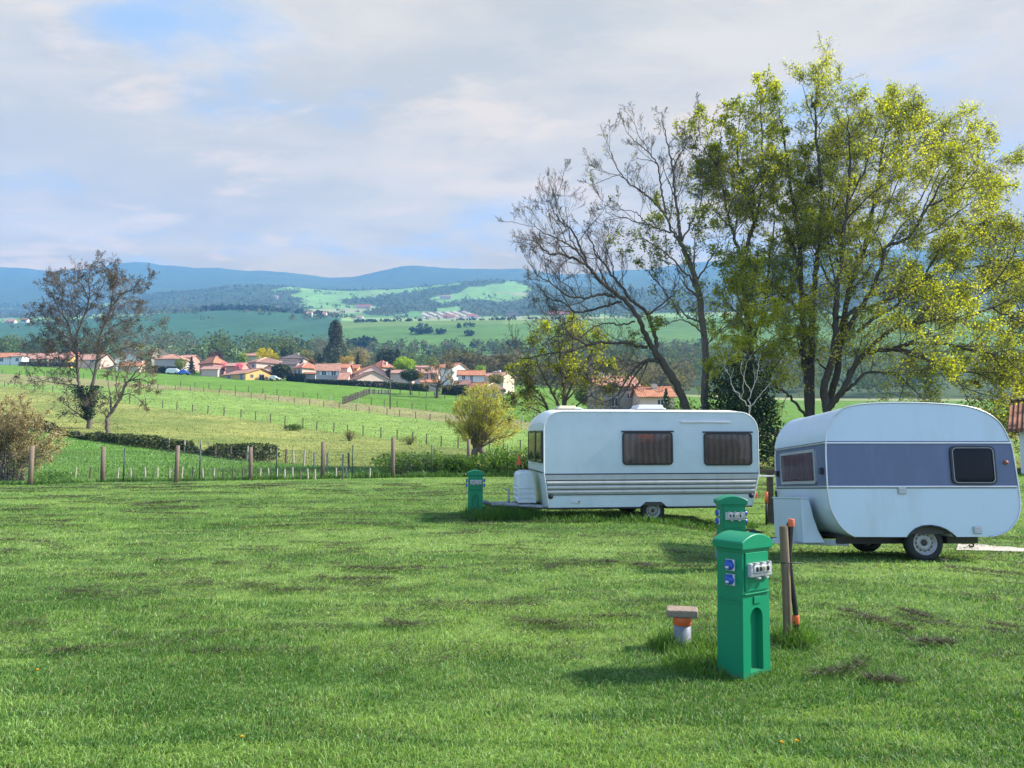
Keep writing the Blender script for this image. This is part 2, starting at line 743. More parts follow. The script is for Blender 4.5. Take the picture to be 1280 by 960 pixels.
# the cloud sheet thins out overhead and behind the camera, where the sky is clear blue
clear1 = mrange(sep.outputs['Z'], 0.52, 0.75, 1.0, 0.15)
clear2 = mrange(sep.outputs['Y'], -0.25, 0.15, 0.15, 1.0)
cm_ = nt.nodes.new('ShaderNodeMath')
cm_.operation = 'MULTIPLY'
lk(nt, clear1, cm_.inputs[0])
lk(nt, clear2, cm_.inputs[1])
cm2 = nt.nodes.new('ShaderNodeMath')
cm2.operation = 'MULTIPLY'
lk(nt, cover, cm2.inputs[0])
lk(nt, cm_.outputs[0], cm2.inputs[1])
cover = cm2.outputs[0]
tone = mrange(cl_noise(1.15, 12, 0.62, (7.7, 2.2, 0), (1, 1.5, 1), 0.35), 0.38, 0.62, 0.0, 1.0)
puff = mrange(cl_noise(2.1, 12, 0.62, (1.3, 5.2, 0), (1, 1.7, 1), 0.25), 0.52, 0.66, 0.0, 0.9)
CK = 1.0 / SKYS
elev = mrange(sep.outputs['Z'], 0.05, 0.50, 0.0, 1.0, False)


def sc_(c):
    return tuple(v * CK for v in c)


cdark = cmix(elev, sc_((0.34, 0.225, 0.055)), sc_((0.255, 0.208, 0.120)))
clight = cmix(elev, sc_((0.42, 0.275, 0.075)), sc_((0.360, 0.283, 0.158)))
cwarm = cmix(elev, sc_((0.54, 0.33, 0.10)), sc_((0.395, 0.295, 0.155)))
cblue = cmix(elev, sc_((0.28, 0.22, 0.12)), sc_((0.12, 0.19, 0.27)))
skyb = nt.nodes.new('ShaderNodeMix')
skyb.data_type = 'RGBA'
skyb.inputs[0].default_value = 0.55
lk(nt, sky.outputs[0], skyb.inputs[6])
back = mrange(sep.outputs['Y'], -0.3, 0.1, 1.0, 0.0)
lk(nt, cmix(back, cblue, sc_((0.17, 0.29, 0.52))), skyb.inputs[7])
cl = cmix(tone, cdark, clight)
cl = cmix(puff, cl, cwarm)
final = cmix(cover, skyb.outputs[2], cl)
lk(nt, final, bg.inputs['Color'])

vs = SC.view_settings
vs.view_transform = 'Standard'
vs.look = 'None'
vs.exposure = 1.70
vs.gamma = 1.0
vs.use_curve_mapping = False
SC.render.engine = 'CYCLES'
cy = SC.cycles
cy.use_denoising = True
cy.denoiser = 'OPENIMAGEDENOISE'
cy.max_bounces = 8
cy.diffuse_bounces = 2
cy.glossy_bounces = 3
cy.transmission_bounces = 3
cy.transparent_max_bounces = 12
cy.volume_bounces = 0
cy.use_adaptive_sampling = True
cy.adaptive_threshold = 0.02
cy.sample_clamp_indirect = 6

# ------------------------------------------------------------------ ground sheets
def grid_mesh(name, X, Y, Z, tint, mat):
    ny, nx = X.shape
    V = np.stack([X, Y, Z], -1).reshape(-1, 3)
    i = np.arange(ny * nx).reshape(ny, nx)
    q = np.stack([i[:-1, :-1], i[:-1, 1:], i[1:, 1:], i[1:, :-1]], -1).reshape(-1)
    me = np_mesh(name, V, 4, q, mat, tint.reshape(-1, 3), smooth=True)
    return tag(link(name, me), kind='structure')


def lawn_tint(X, Y):
    n1 = fbm(X * 0.35 + 5, Y * 0.9 + 2, 4)
    n2 = fbm(X * 2.2 + 50, Y * 5.0 + 20, 3)
    n3 = fbm(X * 0.12 + 30, Y * 0.16 + 77, 3)
    t = np.clip((n1 - 0.5) * 1.9 + (n2 - 0.5) * 1.7 + (n3 - 0.5) * 1.0 + 0.53 + 0.20 * sstep(7, 22, Y), 0, 1)
    # rows left by the mower, curving away on the right
    u = (Y + 1.3 * fbm(X * 0.11 + 9, Y * 0.09, 2) + 0.34 * np.maximum(X - 3.5, 0) + 0.10 * np.sin(X * 0.7)) / 0.47
    fr = u - np.floor(u)
    m = np.clip((fbm(X * 0.5 + 70, Y * 1.1 + 31, 3) - 0.40) * 5, 0, 1)
    return np.clip(t - 0.42 * m * (fr < 0.20) + 0.16 * m * (fr > 0.55), 0, 1)


G_DARK = (0.062, 0.168, 0.028)
G_LITE = (0.262, 0.420, 0.092)

lp = np.concatenate([np.linspace(-2600, -520, 60), np.arange(-500, 1800, 10.0), np.linspace(1820, 3900, 60)])
lt = np.concatenate([np.linspace(0, 0.55, 110), np.linspace(0.56, 1, 60)])
PXL, TT = np.meshgrid(lp, lt)
YL = 2.4 * (fence_Y(PXL) / 2.4) ** TT
XL = (PXL - CX) / F * YL / 0.9965
ZL = lawn_z(XL, YL)
tl = lawn_tint(XL, YL).reshape(-1)
tint = mixc((0.065, 0.12, 0.026), (0.14, 0.21, 0.055), tl).reshape(*XL.shape, 3)
M_LAWN = groundmat('mown_turf', 1.6, 14.0, 0.35, 0.5, 0.03)
grid_mesh('lawn', XL, YL, ZL, tint, M_LAWN)

# field between the fence and the village
fp = np.arange(-500, 1801, 2.0)
fy = np.concatenate([np.linspace(0, 1, 14), ])
yb = np.exp(np.linspace(math.log(38), math.log(300), 300))
PXF, YB = np.meshgrid(fp, np.concatenate([np.zeros(14), yb[1:]]))
for i in range(14):
    YB[i] = fence_Y(fp) + (38.0 - fence_Y(fp)) * i / 13.0
XF = (PXF - CX) / F * YB / 0.9965
ZF = _samp(CX + F * XF / YB * 0.9965, YB)
PYF = py_of(ZF, YB)


def line_py(px, pts):
    return np.interp(px, [p[0] for p in pts], [p[1] for p in pts])


L1 = [(-500, 478), (-100, 480), (20, 484), (60, 489), (185, 508), (308, 523), (393, 537), (473, 547), (550, 558), (650, 566), (800, 572), (1800, 574)]
L2 = [(-500, 462), (-100, 463), (0, 467), (120, 474), (211, 482), (317, 491), (407, 500), (503, 510), (565, 517), (650, 526), (800, 536), (1800, 545)]
L2B = [(-500, 470), (-100, 474), (0, 479), (120, 483), (265, 490), (315, 498), (366, 504), (437, 512), (494, 520), (561, 528), (650, 537), (800, 546), (1800, 552)]
HB = [(-500, 522), (30, 532), (100, 547), (160, 556), (250, 568), (340, 578), (420, 583), (640, 588), (1800, 589)]
nA = fbm(XF * 0.15, YB * 0.15, 5)
nB = fbm(XF * 0.9 + 9, YB * 0.9, 4)
wob = (nB - 0.5) * 2.5
py1 = line_py(PXF, L1) + wob
py2 = line_py(PXF, L2) + wob
py2b = line_py(PXF, L2B) + wob
pyh = line_py(PXF, HB) + wob
C_NEAR = np.array((0.085, 0.175, 0.030))
C_STRIP = np.array((0.185, 0.215, 0.060))
C_PALE = np.array((0.165, 0.250, 0.060))
C_TRACK = np.array((0.22, 0.20, 0.10))
C_VIV = np.array((0.105, 0.205, 0.030))
tint = np.empty((*PXF.shape, 3))
tint[:] = C_NEAR
tint = np.where((PYF < pyh)[..., None], C_STRIP + ((nA - 0.5) * 2.2)[..., None] * (C_STRIP - C_PALE * 0.75), tint)
tint = np.where((PYF < py1)[..., None], C_PALE, tint)
tint = np.where((PYF < py2b)[..., None], mixc(C_TRACK, C_STRIP, np.clip((nB.reshape(-1) - 0.42) * 4, 0, 1)).reshape(*PXF.shape, 3), tint)
tint = np.where((PYF < py2)[..., None], C_VIV, tint)
plot_ = (PYF < py2) & (PYF > line_py(PXF, [(-500, 600), (424, 600), (428, 505), (462, 491), (1800, 489)]))
tint = np.where(plot_[..., None], C_VIV * 0.9, tint)
tint = tint * (0.75 + 0.5 * nA)[..., None] * (0.85 + 0.3 * nB)[..., None]
M_FIELD = groundmat('meadow_grass', 0.6, 4.0, 0.38, 0.7, 0.2)
grid_mesh('field', XF, YB, ZF, tint, M_FIELD)

# hills
hp = np.arange(-500, 1801, 2.0)
hy = np.exp(np.linspace(math.log(300), math.log(3900), 240))
PXH, YH = np.meshgrid(hp, hy)
XH = (PXH - CX) / F * YH / 0.9965
ZH = _samp(CX + F * XH / YH * 0.9965, YH)
PYH = py_of(ZH, YH)
nh = fbm(XH * 0.004 + 3, YH * 0.003 + 8, 5)
nf = fbm(XH * 0.02 + 30, YH * 0.012 + 80, 4)
# patchwork of fields: voronoi cells in the plan
cells = np.random.default_rng(5)
cp = np.stack([cells.uniform(-2600, 2600, 520), cells.uniform(280, 3000, 520)], 1)
cp[:, 1] = 280 + (cp[:, 1] - 280)
cpal = np.array([(0.17, 0.26, 0.08), (0.13, 0.235, 0.06), (0.20, 0.27, 0.10), (0.09, 0.19, 0.05), (0.23, 0.25, 0.12), (0.15, 0.27, 0.08)])
cc = cpal[cells.integers(0, 6, 520)] * 1.12
P2 = np.stack([XH.ravel() + (nf.ravel() - 0.5) * 60, YH.ravel() + (nh.ravel() - 0.5) * 60], 1)
best = np.full(len(P2), 1e18)
sec = np.full(len(P2), 1e18)
bi = np.zeros(len(P2), int)
for k in range(len(cp)):
    d = (P2[:, 0] - cp[k, 0]) ** 2 + ((P2[:, 1] - cp[k, 1]) * 0.8) ** 2
    c = d < best
    sec = np.where(c, best, np.minimum(sec, d))
    bi = np.where(c, k, bi)
    best = np.where(c, d, best)
tint = cc[bi].reshape(*PXH.shape, 3)
edge = (np.sqrt(sec) - np.sqrt(best)).reshape(PXH.shape)
C_WOOD = np.array((0.055, 0.085, 0.035))
# big named meadows
tint = np.where(((YH > 620) & (YH < 1050) & (PXH > 425))[..., None], np.array((0.085, 0.165, 0.035)), tint)
tint = np.where(((YH > 940) & (YH < 1050) & (PXH > 425) & (PXH < 760))[..., None], np.array((0.13, 0.20, 0.05)), tint)
tint = np.where(((YH > 700) & (YH < 1260) & (PXH < 425))[..., None], np.array((0.040, 0.105, 0.052)), tint)
# tree cover on the hills
pyc = PYH
wood = np.zeros(PXH.shape, bool)
PXW = PXH + (nf - 0.5) * 90 + (nh - 0.5) * 80
wood |= (YH > 1450) & (YH < 2450) & (PXW > 150) & (PXW < 372) & (nh > 0.36)
wood |= (YH > 1500) & (YH < 2450) & (PXH > 575) & ((nh > 0.47) | (PXW > 650)) & ~((PXH > 575) & (PXH < 625) & (YH > 2000) & (YH < 2180))
wood |= (YH > 1350) & (YH < 2450) & (PXH > 480) & (nh > 0.66)
wood |= (YH > 1400) & (YH < 2450) & (nh > 0.68)
wood |= (YH > 1600) & (YH < 2600) & (PXH < 150) & (nh > 0.46)
wood |= (YH > 2450)
wood |= (YH > 320) & (YH < 610)
vine = (YH > 1340) & (YH < 1640) & (PXH > 526) & (PXH < 600) & (PXH + (YH - 1340) * 0.09 < 612)
wood &= ~vine
wcol = C_WOOD * (0.7 + 0.6 * nf)[..., None]
tint = np.where(wood[..., None], wcol, tint * (0.8 + 0.4 * nf)[..., None])
vinec = np.where((np.sin((XH * 0.80 + YH * 0.22) * 0.42) > -0.1)[..., None], np.array((0.42, 0.35, 0.28)), np.array((0.06, 0.085, 0.04)))
tint = np.where(vine[..., None], vinec, tint)
M_HILL = groundmat('hillside_grass', 0.02, 0.09, 0.22, 0.0)
grid_mesh('hills', XH, YH, ZH, tint, M_HILL)

# ------------------------------------------------------------------ the air
hz = MB()
hz.box((0, 1990, 590), (11000, 4060, 1230))
m, hn, b = new_mat('air')
hn.nodes.remove(b)
pv = hn.nodes.new('ShaderNodeVolumePrincipled')
pv.inputs['Color'].default_value = (0.20, 0.50, 1.0, 1)
pv.inputs['Density'].default_value = 0.00023
pv.inputs['Anisotropy'].default_value = 0.0
lk(hn, pv.outputs[0], hn.nodes['Material Output'].inputs['Volume'])
tag(hz.build('haze', m), kind='stuff')

# ------------------------------------------------------------------ lawn grass blades
def blades(name, P, h, w, lean, col, seg2, mat):
    n = len(P)
    az = rng.uniform(0, 2 * math.pi, n)
    wd = np.stack([np.cos(az), np.sin(az), np.zeros(n)], 1)
    tip = P + lean * h[:, None]
    tip[:, 2] += h * np.sqrt(np.clip(1 - np.sum(lean ** 2, 1), 0.08, 1))
    if seg2:
        mid = P + lean * h[:, None] * 0.28
        mid[:, 2] += h * 0.55
        V = np.stack([P - wd * w[:, None] / 2, P + wd * w[:, None] / 2, mid + wd * w[:, None] * 0.42, mid - wd * w[:, None] * 0.42, tip], 1)
        base = (np.arange(n) * 5)[:, None]
        idx = (base + np.array([[0, 1, 2, 3, 3, 2, 4]])).reshape(-1)
        tot = np.tile([4, 3], n)
        k = 5
        tt = np.stack([col * 0.6, col * 0.6, col, col, col * 1.2], 1)  # dark roots and bright tips put the shade between blades into the tint
    else:
        V = np.stack([P - wd * w[:, None] / 2, P + wd * w[:, None] / 2, tip], 1)
        idx = np.arange(n * 3)
        tot = 3
        k = 3
        tt = np.stack([col * 0.7, col * 0.7, col * 1.15], 1)  # same root-to-tip shading painted into the tint
    me = np_mesh(name, V.reshape(-1, 3), tot, idx, mat, tt.reshape(-1, 3))
    return tag(link(name, me), kind='stuff')


M_BLADE = leafmat('grass_blade', 0.36, 0.5, 0.35, 1.5)
HOLES = []          # (x, y, r) where nothing grows


def scatter_lawn(n, p0, p1, q0, q1):
    px = rng.uniform(p0, p1, n)
    py = rng.uniform(q0, q1, n)
    Y = -H / g_of(py)
    X = (px - CX) / F * Y / 0.9965
    k = Y < fence_Y(px) + 0.6
    return X[k], Y[k]


def lawn_blades(name, n, q0, q1, seg2, hs, wmin, p0=-260, p1=1540):
    X, Y = scatter_lawn(n, p0, p1, q0, q1)
    Z = lawn_z(X, Y)
    t = lawn_tint(X, Y)
    cl_ = fbm(X * 3.1 + 3, Y * 3.1 + 8, 3)
    big = fbm(X * 0.6 + 13, Y * 0.8 + 8, 3)
    h = hs * rng.uniform(0.55, 1.35, len(X)) * (0.45 + 1.1 * cl_) * (0.8 + 0.4 * big)
    w = np.maximum(wmin, Y * 0.00085) * rng.uniform(0.7, 1.3, len(X))
    la = 1.6 * (fbm(X * 0.5 + 3, Y * 1.2 + 1, 2) * 2 - 1) + rng.normal(0, 1.7, len(X)) + 0.5
    lm = rng.uniform(0.35, 0.93, len(X))
    lean = np.stack([np.cos(la) * lm, np.sin(la) * lm, np.zeros(len(X))], 1)
    u = np.clip(t + rng.normal(0, 0.36, len(X)), 0, 1)
    col = mixc(G_DARK, G_LITE, u)
    pale = rng.random(len(X)) < 0.10  # some bright blades, their highlight put into the tint
    col[pale] = np.array((0.26, 0.40, 0.17)) * rng.uniform(0.8, 1.15, (pale.sum(), 1))
    straw = rng.random(len(X)) < 0.035 + 0.05 * (fbm(X * 1.5 + 60, Y * 3.5, 3) > 0.56)
    col[straw] = np.array((0.26, 0.24, 0.12)) * rng.uniform(0.7, 1.2, (straw.sum(), 1))
    P = np.stack([X, Y, Z - 0.004], 1)
    return blades(name, P, h, w, lean, col, seg2, M_BLADE)


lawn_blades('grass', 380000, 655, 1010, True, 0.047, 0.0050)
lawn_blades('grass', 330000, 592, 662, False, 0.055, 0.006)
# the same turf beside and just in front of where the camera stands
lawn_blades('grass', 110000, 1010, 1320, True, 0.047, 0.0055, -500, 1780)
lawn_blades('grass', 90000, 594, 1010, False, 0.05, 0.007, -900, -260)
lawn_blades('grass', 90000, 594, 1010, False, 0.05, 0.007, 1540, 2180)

# dry brown clippings lying in rows where the mower turned
CL = []


def clip_row(pts, width, n, jit=1.0):
    pts = [hit(*p) for p in pts]
    L = smooth_poly(pts, 8)
    seg = np.array([[p.x, p.y] for p in L])
    for _ in range(n):
        i = rnd.randrange(len(seg) - 1)
        t = rnd.random()
        q = seg[i] * (1 - t) + seg[i + 1] * t
        x = q[0] + rnd.gauss(0, width)
        y = q[1] + rnd.gauss(0, width)
        if vnoise(np.array([x * 3.7]), np.array([y * 5.5]))[0] < 0.45 + rnd.gauss(0, 0.08):
            continue
        CL.append((x, y))


rows = [([(1030, 760), (1080, 775), (1140, 793)], .10, 1500), ([(1085, 757), (1130, 768), (1165, 777)], .08, 900),
        ([(1010, 850), (1060, 843), (1082, 830)], .09, 520), ([(1080, 853), (1130, 860)], .08, 500),
        ([(1170, 770), (1220, 780), (1275, 790)], .1, 800), ([(1225, 745), (1280, 768)], .1, 600),
        ([(1145, 808), (1190, 810)], .08, 400), ([(1175, 782), (1215, 785)], .08, 300), ([(1180, 712), (1280, 722)], .12, 700),
        ([(630, 718), (700, 710), (760, 705), (820, 712)], .16, 2200), ([(760, 705), (870, 712), (960, 705)], .14, 1600),
        ([(400, 706), (470, 715), (545, 712)], .16, 1700), ([(400, 725), (440, 728), (490, 727)], .16, 1100),
        ([(470, 778), (510, 788), (535, 789)], .12, 900), ([(640, 780), (690, 785), (740, 782)], .14, 900),
        ([(745, 777), (800, 776)], .1, 500), ([(230, 728), (320, 735), (400, 730)], .2, 900),
        ([(270, 708), (330, 712), (420, 722)], .15, 900), ([(0, 785), (80, 780), (160, 770)], .2, 800), ([(30, 655), (90, 653)], .3, 600),
        ([(0, 688), (20, 695)], .2, 500), ([(20, 670), (70, 685), (90, 690)], .25, 500), ([(170, 632), (230, 628)], .35, 700),
        ([(0, 640), (60, 638)], .35, 500), ([(200, 638), (330, 632), (420, 628)], .4, 900), ([(330, 745), (400, 740), (480, 735)], .2, 800),
        ([(70, 818), (130, 822)], .1, 300), ([(60, 740), (140, 750)], .2, 500), ([(950, 700), (1030, 708), (1090, 712)], .12, 800),
        ([(560, 670), (640, 668), (720, 672), (860, 668)], .3, 1100), ([(300, 690), (380, 700), (450, 690)], .25, 700),
        ([(420, 655), (520, 662)], .3, 600), ([(770, 760), (860, 750)], .15, 400), ([(880, 720), (960, 728)], .12, 500),
        ([(560, 640), (480, 644), (380, 648)], .35, 700), ([(100, 610), (250, 612), (420, 610)], .5, 900)]
for r_ in rows:
    clip_row(r_[0], r_[1] * 0.42, int(r_[2] * 0.75))
for _ in range(14000):
    px, py = rnd.uniform(-200, 1480), 604 + 190 * rnd.random() ** 1.4
    Y = -H / g_of(py)
    x = (px - CX) / F * Y
    if vnoise(np.array([x * .55 + 9]), np.array([Y * .95]))[0] * 0.5 + 0.5 * vnoise(np.array([x * 2.5 + 9]), np.array([Y * 5]))[0] > 0.645:
        CL.append((x, Y))
# short thin streaks where the mower blade dropped its cut
for _ in range(520):
    px, py = rnd.uniform(-150, 1430), 606 + 225 * rnd.random() ** 1.8
    Y = -H / g_of(py)
    if Y > fence_Y(px) - 1:
        continue
    x = (px - CX) / F * Y
    ang = rnd.gauss(0.05, 0.25) if px < 950 else rnd.gauss(-0.35, 0.3)
    L_ = rnd.uniform(0.25, 1.3) * (0.6 + Y * 0.045)
    k = rnd.uniform(-0.25, 0.25)
    for _ in range(int(rnd.uniform(50, 170) * L_)):
        t = rnd.uniform(-0.5, 0.5)
        w_ = rnd.gauss(0, 0.025 + 0.0018 * Y)
        a = ang + k * t
        CL.append((x + math.cos(a) * t * L_ - math.sin(a) * w_, Y + math.sin(a) * t * L_ + math.cos(a) * w_))
CLA = np.array(CL)
nC = len(CLA)
Zc = lawn_z(CLA[:, 0], CLA[:, 1]) + 0.030 + rng.uniform(0, 0.025, nC)
hC = rng.uniform(0.03, 0.09, nC) * (1 + CLA[:, 1] * 0.012)
aC = rng.uniform(0, 6.28, nC)
lC = np.stack([np.cos(aC), np.sin(aC), np.zeros(nC)], 1) * 0.93
cC = mixc((0.030, 0.028, 0.018), (0.105, 0.098, 0.06), rng.random(nC))
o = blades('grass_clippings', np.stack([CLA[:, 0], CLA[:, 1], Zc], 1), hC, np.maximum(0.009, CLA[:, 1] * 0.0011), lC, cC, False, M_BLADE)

# long unmown grass round posts, pipes and under the caravans
LG = []


def tuft(cx, cy, r, n, h, dark=0.0, ex=1.0, ey=1.0, f=None):
    for _ in range(n):
        a = rnd.uniform(0, 6.283)
        q = r * math.sqrt(rnd.random())
        LG.append((cx + math.cos(a) * q * ex, cy + math.sin(a) * q * ey, h * rnd.uniform(0.45, 1.15) * (1.1 - 0.5 * q / r), dark))


def flush_long():
    A = np.array(LG)
    n = len(A)
    Z = ground(A[:, 0], A[:, 1])
    a = rng.uniform(0, 6.283, n)
    lm = rng.uniform(0.15, 0.75, n)
    lean = np.stack([np.cos(a) * lm, np.sin(a) * lm, np.zeros(n)], 1)
    col = mixc((0.045, 0.13, 0.014), (0.135, 0.26, 0.04), np.clip(rng.random(n), 0, 1))
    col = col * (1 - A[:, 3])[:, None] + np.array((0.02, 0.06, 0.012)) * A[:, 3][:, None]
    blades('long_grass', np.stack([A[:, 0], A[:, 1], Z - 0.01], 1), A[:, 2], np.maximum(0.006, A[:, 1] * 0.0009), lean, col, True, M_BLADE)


# the taller grass of the meadows beyond the fence, with daisies
n = 120000
px = rng.uniform(-300, 1500, n)
pyq = rng.uniform(500, 599, n)
jy = np.interp(rng.random(n), [0, 1], [0, 1])
Yq = 34.8 * np.exp(rng.random(n) ** 1.3 * math.log(170 / 34.8))
Yq = np.maximum(Yq, fence_Y(px) + 0.3)
Xq = (px - CX) / F * Yq / 0.9965
Zq = _samp(px, Yq)
pq = py_of(Zq, Yq)
q1, qh, q2b, q2 = line_py(px, L1), line_py(px, HB), line_py(px, L2B), line_py(px, L2)
cA = np.where((pq > qh)[:, None], C_NEAR, np.where((pq > q1)[:, None], C_STRIP, np.where((pq > q2b)[:, None], C_PALE, np.where((pq > q2)[:, None], C_TRACK, C_VIV))))
cA = cA * rng.uniform(0.75, 1.5, (n, 1)) * (0.8 + 0.5 * fbm(Xq * 0.3, Yq * 0.3, 3))[:, None]
az_ = rng.uniform(0, 6.283, n)
ln = np.stack([np.cos(az_), np.sin(az_), np.zeros(n)], 1) * rng.uniform(0.2, 0.8, n)[:, None]
blades('meadow_grass', np.stack([Xq, Yq, Zq - 0.01], 1), rng.uniform(0.06, 0.20, n) * np.where(pq > q1, 1.0, 1.3), Yq * 0.0013, ln, cA, False, M_BLADE)
n = 1500
px = rng.uniform(-100, 660, n)
Yq = rng.uniform(35, 60, n)
Xq = (px - CX) / F * Yq / 0.9965
k = (vnoise(Xq * 0.4, Yq * 0.4) > 0.5) & (py_of(_samp(px, Yq), Yq) > line_py(px, HB))
Xq, Yq = Xq[k], Yq[k]
Pd = np.stack([Xq, Yq, ground(Xq, Yq) + 0.14], 1)
M_DAISY = leafmat('daisy_petals', 0.3, 0.6, 0.2, 1.0)
me_o = leaf_cards(Pd, 0.05, np.full((len(Pd), 3), 0.75), M_DAISY, 'daisies', aspect=0.9)
tag(me_o, kind='stuff')
# ------------------------------------------------------------------ campsite service pillars
M_GREEN = simple('green_moulded_plastic', (0.001, 0.200, 0.092), 0.40, 0, 0.35, 0.06, 3.0, 0.05, 160, dirt=((0.05, 0.14, 0.07), 2.2, 0.35))
M_BLUEP = simple('blue_plastic', (0.014, 0.075, 0.38), 0.4)
M_GREYP = simple('grey_plastic', (0.36, 0.37, 0.38), 0.4)
M_WHITEP = simple('white_plastic', (0.56, 0.57, 0.58), 0.4)
M_DARK = simple('black_rubber', (0.018, 0.018, 0.02), 0.6)
M_ORANGE = simple('orange_plastic', (0.70, 0.13, 0.04), 0.5)
M_CLEAR = glassmat('clear_lid', (0.97, 0.97, 0.97), 0.08)
M_YEL = simple('pale_yellow_plastic', (0.62, 0.5, 0.22), 0.5)


nt_ = M_GREEN.node_tree
pb_ = nt_.nodes['Principled BSDF']
src_ = pb_.inputs['Base Color'].links[0].from_socket
tc_ = nt_.nodes.new('ShaderNodeTexCoord')
sp_ = nt_.nodes.new('ShaderNodeSeparateXYZ')
lk(nt_, tc_.outputs['Object'], sp_.inputs[0])
ns_ = nt_.nodes.new('ShaderNodeTexNoise')
ns_.inputs['Scale'].default_value = 22
ns_.inputs['Detail'].default_value = 8
lk(nt_, tc_.outputs['Object'], ns_.inputs['Vector'])
ma_ = nt_.nodes.new('ShaderNodeMath')
ma_.operation = 'MULTIPLY_ADD'
ma_.inputs[1].default_value = -5.5
lk(nt_, sp_.outputs['Z'], ma_.inputs[0])
lk(nt_, ns_.outputs['Fac'], ma_.inputs[2])
mr_ = nt_.nodes.new('ShaderNodeMapRange')
mr_.inputs[1].default_value = 0.12
mr_.inputs[2].default_value = 0.55
mr_.inputs[4].default_value = 0.55
lk(nt_, ma_.outputs[0], mr_.inputs[0])
mm_ = nt_.nodes.new('ShaderNodeMix')
mm_.data_type = 'RGBA'
mm_.inputs[7].default_value = (0.10, 0.085, 0.05, 1)
lk(nt_, mr_.outputs[0], mm_.inputs[0])
lk(nt_, src_, mm_.inputs[6])
lk(nt_, mm_.outputs[2], pb_.inputs['Base Color'])


